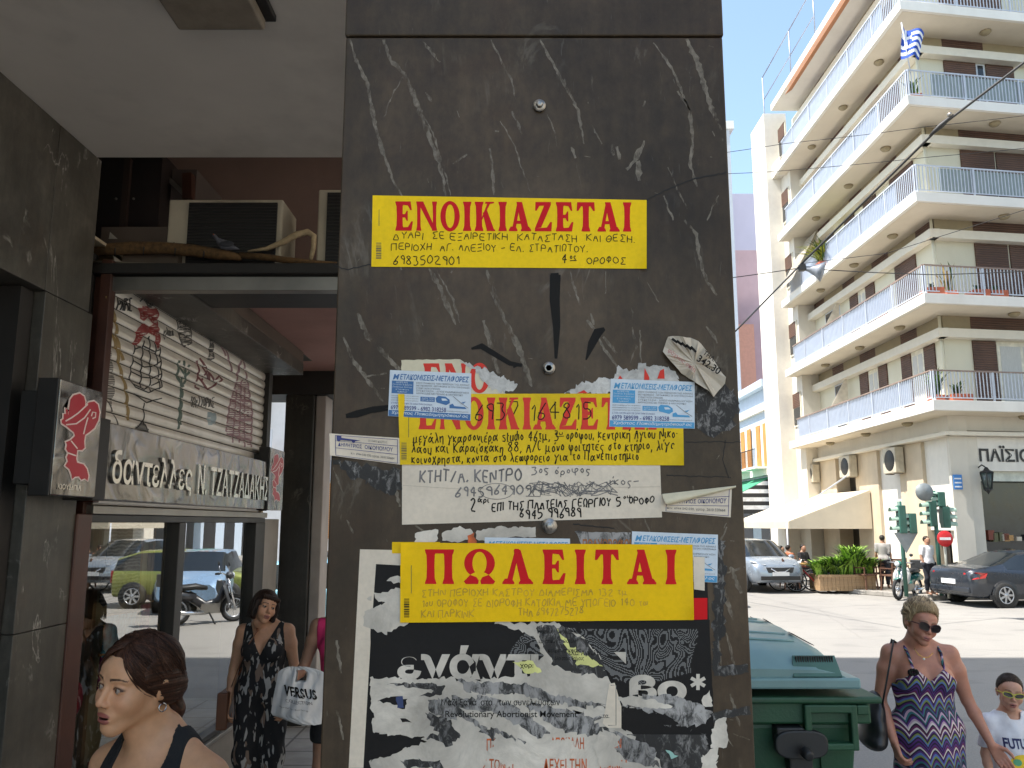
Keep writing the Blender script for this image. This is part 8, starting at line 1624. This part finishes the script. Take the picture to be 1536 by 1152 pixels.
CB = thing('carrier_bag', 'white VERSUS plastic carrier bag held by the woman in pink', 'bag', PY(447, 1075, 4.75)); YB = 4.78
out = [(418, 1006), (436, 998), (456, 999), (470, 1003), (487, 1006), (486, 1040), (482, 1088), (471, 1090), (436, 1082), (406, 1072), (409, 1050)]
def bagp(u, v, o): q = PY(u, v, YB); b = math.sin(math.pi * min(1, max(0, (u - 404) / 84))) * .05 * min(1, (v - 995) / 60) + .008 * math.sin(u * .31 + v * .12) + .005 * math.sin(u * .8); return q + Vector((0, -b * o, 0))
m_bag = M('bag_white_plastic', S(214, 212, 210), .35, var=.05, scale=30)
vs = []; fs = []; nu, nv = 22, 20
def edge(v, side):
    xs = []
    for a, b in zip(out, out[1:] + out[:1]):
        if (a[1] <= v) != (b[1] <= v): xs.append(a[0] + (v - a[1]) * (b[0] - a[0]) / (b[1] - a[1]))
    return (min(xs), max(xs)) if xs else (450, 451)
for o_ in (1, -1):
    k0 = len(vs)
    for j in range(nv + 1):
        v = 1000 + (1086 - 1000) * j / nv; a, b = edge(v, 0)
        for i in range(nu + 1): t = i / nu; vs.append(bagp(a + (b - a) * t, v, o_ * math.sin(math.pi * t) ** .5))
    for j in range(nv):
        for i in range(nu):
            if j < 5 and j > 0 and 9 <= i <= 13: continue
            q = k0 + j * (nu + 1) + i; fs.append((q, q + 1, q + nu + 2, q + nu + 1))
mb = MB(); mb.add(vs, fs, m_bag, True); mb.build('bag_body', CB)
mb = MB()
def btext(t, u0, v0, u1, v1, dr, m, bold):
    v_, f_, _ = text_polys(t, bold)
    def q(a, b):
        u = u0 + (u1 - u0) * a + (b - .5) * dr * -.3; v = v1 - (v1 - v0) * b + dr * a; A_, B_ = edge(v, 0); tt = (u - A_) / max(1, B_ - A_); return bagp(u, v, math.sin(math.pi * min(.98, max(.02, tt))) ** .5) + Vector((0, -.004, 0))
    mb.add([q(a, b) for a, b in v_], f_, m)
btext('VERSUS', 428, 1026, 476, 1041, 8, m_ink, .03); mb.build('lettering', CB); mb = MB(); btext('COLLECTION', 432, 1046, 470, 1051, 5, m_inkg, 0); mb.build('lettering', CB); mb = MB(); btext('www.versuscollection.gr', 420, 1056, 466, 1059, 7, m_inkg, 0)
mb.build('lettering', CB)
# ---------------------------------------------------------------- blonde woman in the zigzag dress
J = joints(elR=(-.235, .055, 1.075), wrR=(-.215, -.10, .87), elL=(.245, .03, 1.085), wrL=(.315, -.075, .865))
WR, WLc = J['wrR'], J['wrL']
G4 = Person('blonde woman in sunglasses and a colourful zigzag dress on the street', (2.42, 4.83, -.15), R(-9), 1.64, 'f', J, (R(3), R(13), R(10)), (.0, -.036, 1.523), 1.02, .0085, .0036, 0, dict(skin=(.43, .195, .13), lip=(.34, .12, .10), brow=(.2, .13, .08)), bust=1.25, fat=1.2, bounds=((-.36, .44), (-.3, .24), (-.01, 1.70)), hands=[dict(W=WR, d=(.18, -.25, -1), n=(1, .2, .1), curl=.55, side=-1), dict(W=WLc, d=(.50, -.1, -.85), n=(-.2, -1, 0), curl=.55, side=-1)], finehands=[WR, WLc])
def zig_mat():
    m, t, b = base_mat('zigzag_print'); tc = t.new('TexCoord'); sp = t.new('SeparateXYZ'); t.ln(tc.outputs['Object'], sp.inputs[0])
    def mth(op, a, b_=None):
        n = t.new('Math', operation=op)
        for i, q in enumerate((a, b_)):
            if q is None: continue
            if hasattr(q, 'is_linked'): t.ln(q, n.inputs[i])
            else: n.inputs[i].default_value = q
        return n.outputs[0]
    xx = mth('ADD', sp.outputs[0], mth('MULTIPLY', sp.outputs[1], .35)); tri = mth('PINGPONG', xx, .034); sh = mth('POWER', mth('DIVIDE', tri, .034), 1.5)
    n = obj_noise(t, 5, 2); z = mth('ADD', mth('ADD', sp.outputs[2], mth('MULTIPLY', sh, .050)), mth('MULTIPLY', n, .03)); fr = mth('FRACT', mth('DIVIDE', z, .30))
    P = dict(p=(.085, .022, .16, 1), d=(.022, .012, .03, 1), w=(.62, .55, .50, 1), m=(.13, .012, .07, 1), b=(.10, .17, .40, 1), g=(.20, .24, .06, 1), t=(.03, .15, .16, 1), k=(.45, .30, .38, 1), n=(.03, .03, .09, 1))
    seq = 'pdbgdpwmdwkpdtkndtpdgbpdwmpd'; f = ramp(t, fr, [(i / len(seq), P[c]) for i, c in enumerate(seq)], 'CONSTANT')
    t.ln(f, b.inputs['Base Color']); b.inputs['Roughness'].default_value = .8; return m
f2 = G4.f.new()
f2.el((0, .015, .93), (.180, .140, .14), .04); f2.el((0, .0, 1.06), (.138, .108, .13), .05); f2.el((0, .01, 1.19), (.152, .118, .14), .05)
for s in (-1, 1): f2.el((s * .07, -.076, 1.20), .074, .025)
f2.chain([(0, .012, .95), (0, .012, .60), (0, .012, .15)], [.165, .190, .235], .04)
G4.over(f2, .010); X, Y, Z = f2.grid(); th = np.arctan2(X, Y); f2.F += (np.sin(th * 11 + Z * 5) * .010 * np.clip((.95 - Z) * 1.8, 0, 1) + np.sin(th * 7 - Z * 26) * .0025).astype(F32)
vn = np.where(Y < .02, Z - (1.235 + np.abs(np.abs(X) - .075) * -.9 + .045), Z - 1.22) * .7; f2.F = mx(mx(f2.F, vn), mx(np.where(Z > 1.18, np.abs(X) - .160, -1), .16 - Z)).astype(F32)
for s in (-1, 1): f2.chain([(s * .082, -.118, 1.255), (s * .092, -.055, 1.36), (s * .095, .02, 1.40), (s * .085, .09, 1.33), (s * .075, .115, 1.2)], [.0085] * 5, .004)
G4.wear('dress', f2, zig_mat())
mb = MB(); mb.tube([G4.T @ Vector(p) for p in ((-.055, -.075, -.14), (-.03, -.085, -.168), (0, -.088, -.178), (.03, -.085, -.168), (.055, -.075, -.14))], .0022, M('gold_chain', S(200, 160, 80), .25, .9), 6); mb.ball(G4.T @ Vector((0, -.092, -.184)), .007, M('pendant_pearl', S(220, 215, 205), .2), 6); mb.build('necklace', G4.root, True)
mb = MB()
for k in range(9): a = k * .7; mb.ball((-.095 + .022 * math.cos(a), -.142, 1.262 + .012 * math.sin(a)), .011, m_ink, 5)
mb.build('black_brooch', G4.root, True)
def blonde(f, T):
    f.el((0, .022, .042), (.087, .1055, .099), 0, T); f.el((0, .00, .095), (.066, .078, .044), .04, T); G4.cut(f, T, (0, .62, .78), .014)
    f.el((0, .080, -.01), (.056, .034, .055), .03, T)
    for s in (-1, 1): f.el((s * .072, -.002, .024), (.010, .030, .034), .02, T)
G4.hair(blonde, (.14, .085, .04), (.36, .26, .145), 7, .0012, (23, 41, 67))
r_ = random.Random(15); pts = []
for k in range(900):
    th = r_.uniform(-math.pi, math.pi); ph = r_.uniform(-.25, 1.5); d = Vector((math.sin(th) * math.cos(ph), -math.cos(th) * math.cos(ph), math.sin(ph)))
    if .62 * (d.y * .104 + .026) + .78 * (d.z * .096 + .045) < .018 and d.y < .35: continue
    tg = Vector((.5, .9, .25)).lerp(Vector((r_.uniform(-1, 1), r_.uniform(-1, 1), r_.uniform(-1, .4))), .2); tg = (tg - d * tg.dot(d)).normalized(); ln = r_.uniform(.5, 1.0); l0 = r_.uniform(.0, .09); pts.append([on_ell(d + tg * ln * i / 6, (0, .022, .046), (.090, .108, .104), l0 * math.sin(math.pi * i / 6) + (.05 * i / 6 if r_.random() < .08 else .008)) for i in range(7)])
for k in range(170):
    a = r_.uniform(-1, 1); st = Vector((-.035 + r_.uniform(-.02, .02), r_.uniform(-.05, .03), .1)); en = Vector((a * .085 + .01, -.095 + .055 * abs(a) ** 2 + r_.uniform(-.01, .02), r_.uniform(.025, .085) - .04 * abs(a) ** 3)); lf = r_.uniform(.03, .13)
    pts.append([on_ell(st * (1 - t) + en * t, (0, .022, .042), (.087, .108, .098), lf * math.sin(math.pi * t ** .8) + .01) for t in [i / 8 for i in range(9)]])
strand_obj(G4, pts, .0021, (.13, .08, .038), (.72, .55, .34), 6)
m_lens = M('dark_lens', (.010, .007, .008, 1), .15, spec=.25); m_shell = M('tortoise_frame', S(70, 38, 40), .25)
def shades(P, w_, h_, z, mf, ml, y=-.104, curve=.22):
    mb = MB(); ml_ = MB()
    for s in (-1, 1):
        ol = []
        for i in range(20): a = i * math.pi / 10; x = s * .033 + w_ * abs(math.cos(a)) ** .75 * (1 if math.cos(a) > 0 else -1); zz = z + h_ * abs(math.sin(a)) ** .8 * (1 if math.sin(a) > 0 else -1) + .004 * ((x * s - .033) / w_); ol.append(Vector((x, y + curve * max(0, abs(x) - .012) ** 1.25, zz)))
        ml_.add([P.T @ q for q in ol] + [P.T @ (q + Vector((0, .004, 0))) for q in ol], [tuple(range(20)), tuple(range(39, 19, -1))] + [(i, (i + 1) % 20, 20 + (i + 1) % 20, 20 + i) for i in range(20)], ml)
        mb.tube([P.T @ (q + Vector((0, .001, 0))) for q in ol + ol[:1]], .0024, mf, 6)
        mb.tube([P.T @ Vector(p) for p in ((s * (.033 + w_), y + curve * (.02 + w_) ** 1.25, z + .008), (s * .078, -.04, z + .008), (s * .082, .02, z + .004))], .003, mf, 6)
    mb.tube([P.T @ Vector(p) for p in ((-.012, y, z + .004), (0, y - .003, z + .008), (.012, y, z + .004))], .0026, mf, 6)
    o = mb.build('sunglasses', P.root, True); ml_.build('lens', o, True)
shades(G4, .029, .022, -.004, m_shell, m_lens)
# her shoulder bag
hb = thing('black_shoulder_bag', 'soft black shoulder bag hanging under the right arm of the blonde woman', 'handbag', G4.root.location, G4.root.rotation_euler.z); hb.scale = G4.root.scale; m_bl_ = M('black_leather', (.016, .016, .018, 1), .42, var=.3)
f = Fld(axis(-.46, -.1, .011), axis(-.2, .28, .011), axis(.72, 1.18, .011)); f.el((-.285, .05, .92), (.065, .175, .13), .02); f.el((-.265, .05, 1.03), (.04, .12, .09), .04); f.el((-.30, .04, .85), (.07, .185, .06), .03)
sdf_obj('bag_body', f, m_bl_, hb)
mb = MB()
for d in (-.055, .10): mb.tube([(-.26, d + .0, 1.03), (-.225, d * .6 - .02, 1.17), (-.185, d * .35 - .03, 1.33), (-.150, .01 + d * .2, 1.418), (-.12, .05 + d * .2, 1.40), (-.16, .10 + d * .2, 1.2), (-.245, .10 + d * .3, 1.0)], .0105, m_bl_, 8, flat=.45)
mb.build('strap', hb, True)
# ---------------------------------------------------------------- boy holding her hand
J = joints(shR=(-.16, .02, 1.33), shL=(.16, .02, 1.33), elR=(-.215, .02, 1.08), wrR=(-.22, -.08, .86), elL=(.20, .03, 1.06), wrL=(.2, -.04, .84))
G5 = Person('boy in yellow green sunglasses and a white T shirt holding the blonde woman\'s hand', (2.90, 4.80, -.15), R(-6), 1.19, 'c', J, (R(-2), R(6), R(-14)), (.0, -.02, 1.56), 1.17, .0095, .0045, .0012, dict(skin=(.47, .255, .175), lip=(.33, .12, .10), brow=(.06, .04, .03)), bounds=((-.36, .36), (-.28, .24), (-.01, 1.80)), hands=[dict(W=J['wrR'], d=(-.15, -.3, -1), n=(1, .2, 0), curl=.9, side=-1, sc=.9), dict(W=J['wrL'], d=(.05, -.2, -1), n=(-1, .3, 0), curl=.5, side=1, sc=.9)], fat=.95)
f2 = G5.f.new(); f2.el((0, .015, .95), (.182, .135, .16), .04); f2.el((0, .01, 1.12), (.172, .128, .17), .05); f2.el((0, .02, 1.28), (.172, .108, .10), .04)
for s in (-1, 1): f2.rc((s * .03, .025, 1.365), (s * .165, .02, 1.335), .05, .062, .03); e_ = G5.J['el' + 'RL'[s > 0]]; sh_ = Vector(G5.J['sh' + 'RL'[s > 0]]); f2.rc(sh_, sh_.lerp(Vector(e_), .72), .062, .060, .03)
G5.over(f2, .012); X, Y, Z = f2.grid(); f2.F += (np.sin(X * 40 + Z * 28) * .003 + np.sin(Z * 33 - Y * 30) * .003).astype(F32); nk = .066 - np.sqrt(X ** 2 + (Y - .0) ** 2 + 0 * Z); f2.F = mx(mx(f2.F, mx(.80 - Z, Z - 1.415)), np.where(Z > 1.36, nk, -1)).astype(F32); 
for s in (-1, 1): e_ = Vector(G5.J['el' + 'RL'[s > 0]]); f2.F = mx(f2.F, (np.where(np.abs(X - e_.x * .95) < .12, e_.z + .055 - Z, -1) * (np.abs(X) > .165)).astype(F32) - (np.abs(X) <= .165) * F32(1))
shirt = G5.wear('t_shirt', f2, fabric('white_cotton', S(214, 214, 220)))
G5.wear('shorts', G5.shell(.02, lambda X, Y, Z: mx(Z - .94, .5 - Z) + X * 0 + Y * 0), fabric('grey_cotton', S(90, 96, 110)))
G5.hair(lambda f, T: (f.el((0, .024, .038), (.0795, .0985, .0905), 0, T), G5.cut(f, T, (0, .66, .75), .022)), (.022, .014, .010), (.06, .038, .026), 9, .0008, (61, 97, 133))
r_ = random.Random(25); pts = []
for k in range(1100):
    th = r_.uniform(-math.pi, math.pi); ph = r_.uniform(-.4, 1.5); d = Vector((math.sin(th) * math.cos(ph), -math.cos(th) * math.cos(ph), math.sin(ph)))
    if .66 * (d.y * .0985 + .024) + .75 * (d.z * .0905 + .038) < .022: continue
    tg = Vector((r_.uniform(-.4, .4), -.6, r_.uniform(-.5, .3))); tg = (tg - d * tg.dot(d)).normalized(); pts.append([on_ell(d + tg * .22 * i / 4, (0, .024, .038), (.080, .099, .091), .02 * i / 4 + .002) for i in range(5)])
strand_obj(G5, pts, .0011, (.018, .011, .008), (.075, .048, .033), 8)
shades(G5, .029, .016, -.002, M('lime_frame', S(205, 205, 60), .3), M('grey_lens', (.02, .02, .022, 1), .1))
# print on the shirt, laid on its front
from mathutils.bvhtree import BVHTree
def on_front(o, x, z, off=.004):
    global _bv
    h = _bv.ray_cast(Vector((x, -1, z)), Vector((0, 1, 0))); return (h[0] + Vector((0, -off, 0))) if h[0] else Vector((x, -.13, z))
_bv = BVHTree.FromPolygons([v.co for v in shirt.data.vertices], [tuple(p.vertices) for p in shirt.data.polygons])
mb = MB(); v_, f_, _ = text_polys('FUTURE', .035); m_nv = M('print_navy', (.02, .025, .09, 1), .7)
mb.add([on_front(shirt, -.115 + .23 * a, 1.155 + .075 * b) for a, b in v_], f_, m_nv)
vs = [on_front(shirt, 0, 1.03, .003)] + [on_front(shirt, .085 * math.cos(i * math.pi / 12), 1.04 + .075 * math.sin(i * math.pi / 12), .003) for i in range(24)]; mb.add(vs, [(0, 1 + i, 1 + (i + 1) % 24) for i in range(24)], M('print_yellow', S(225, 190, 50), .7))
vs = [on_front(shirt, x, z, .005) for x, z in ((-.08, 1.0), (.08, 1.0), (.07, .955), (-.07, .955))]; mb.add(vs, [(0, 1, 2, 3)], m_nv)
for s, c_ in ((-1, S(90, 160, 120)), (1, S(120, 190, 140))): mb.add([on_front(shirt, s * .037 + .03 * math.cos(i * .5236), 1.055 + .026 * math.sin(i * .5236), .006) for i in range(12)], [tuple(range(12))], M('print_mint' + str(s), c_, .7))
mb.build('shirt_print', shirt, True)
# ---------------------------------------------------------------- small people at the cafe
def far_person(label, loc, rz, h, top, legs, hairc, J=None, topcol=None, seated=False, hair=True):
    P = Person(label, loc, rz, h, 'm', J, (0, 0, 0), res=.026, fine=False, bounds=((-.4, .4), (-.6 if seated else -.35, .35), (-.02, 1.74)), group='people at the cafe', hands=[dict(W=(0, 0, -5), d=(0, 0, -1), n=(1, 0, 0))])
    P.wear('shirt', P.shell(.02, lambda X, Y, Z: mx(mx(.86 - Z, np.abs(X) - .24), mx(Z - 1.40, np.where(np.abs(X) > .17, 1.12 - Z, -1))) + X * 0 + Y * 0), top, smooth=0); P.wear('trousers', P.shell(.02, lambda X, Y, Z: mx(Z - .92, .12 - Z) + X * 0 + Y * 0), legs, smooth=0)
    if hair: P.hair(lambda f, T: (f.el((0, .03, .04), (.088, .10, .098), 0, T), P.cut(f, T, (0, .7, .72), .02)), hairc, hairc, 3, 0)
    return P
mt1 = fabric('tee_white', S(220, 220, 222)); mt2 = fabric('tee_grey', S(150, 146, 142)); mt3 = fabric('trouser_dark', S(40, 42, 50)); mt4 = fabric('shirt_black', S(30, 30, 32)); mt5 = fabric('shirt_pale', S(196, 206, 222)); mt6 = fabric('shirt_rust', S(150, 90, 60))
a = PZ(1400, 893, cz); far_person('bearded man in a white T shirt standing behind the no entry sign', (a.x, 22.4, cz), R(20), 1.60, mt1, mt3, (.02, .015, .01))
a = PZ(1342, 885, cz); far_person('man in a grey shirt standing behind the triangle sign', (a.x, 24.6, cz), R(150), 1.6, mt2, mt3, (.03, .025, .02))
SJ = joints(hpR=(-.1, .0, .9), hpL=(.1, .0, .9), knR=(-.1, -.42, .92), knL=(.1, -.42, .92), anR=(-.1, -.42, .50), anL=(.1, -.42, .50), toR=(-.1, -.55, .45), toL=(.1, -.55, .45), elR=(-.22, -.06, 1.1), elL=(.22, -.06, 1.1), wrR=(-.16, -.3, 1.05), wrL=(.16, -.3, 1.05))
for (u, Y, t, lb, rz) in ((1173, 26.2, mt5, 'seated person in a pale blue shirt under the awning', 60), (1164, 27.4, mt6, 'seated person in a rust shirt beside the pale blue one', -40), (1184, 27.0, mt6, 'seated person with dark hair left of the one in black', 120), (1206, 27.6, mt4, 'seated person in black beside the dark doorway', 30)):
    a = PY(u, 850, Y); far_person(lb, (a.x, Y, -.40), R(rz), 1.62, t, mt3, (.02, .015, .012), SJ, seated=True)
# pigeon on the sign band at the right
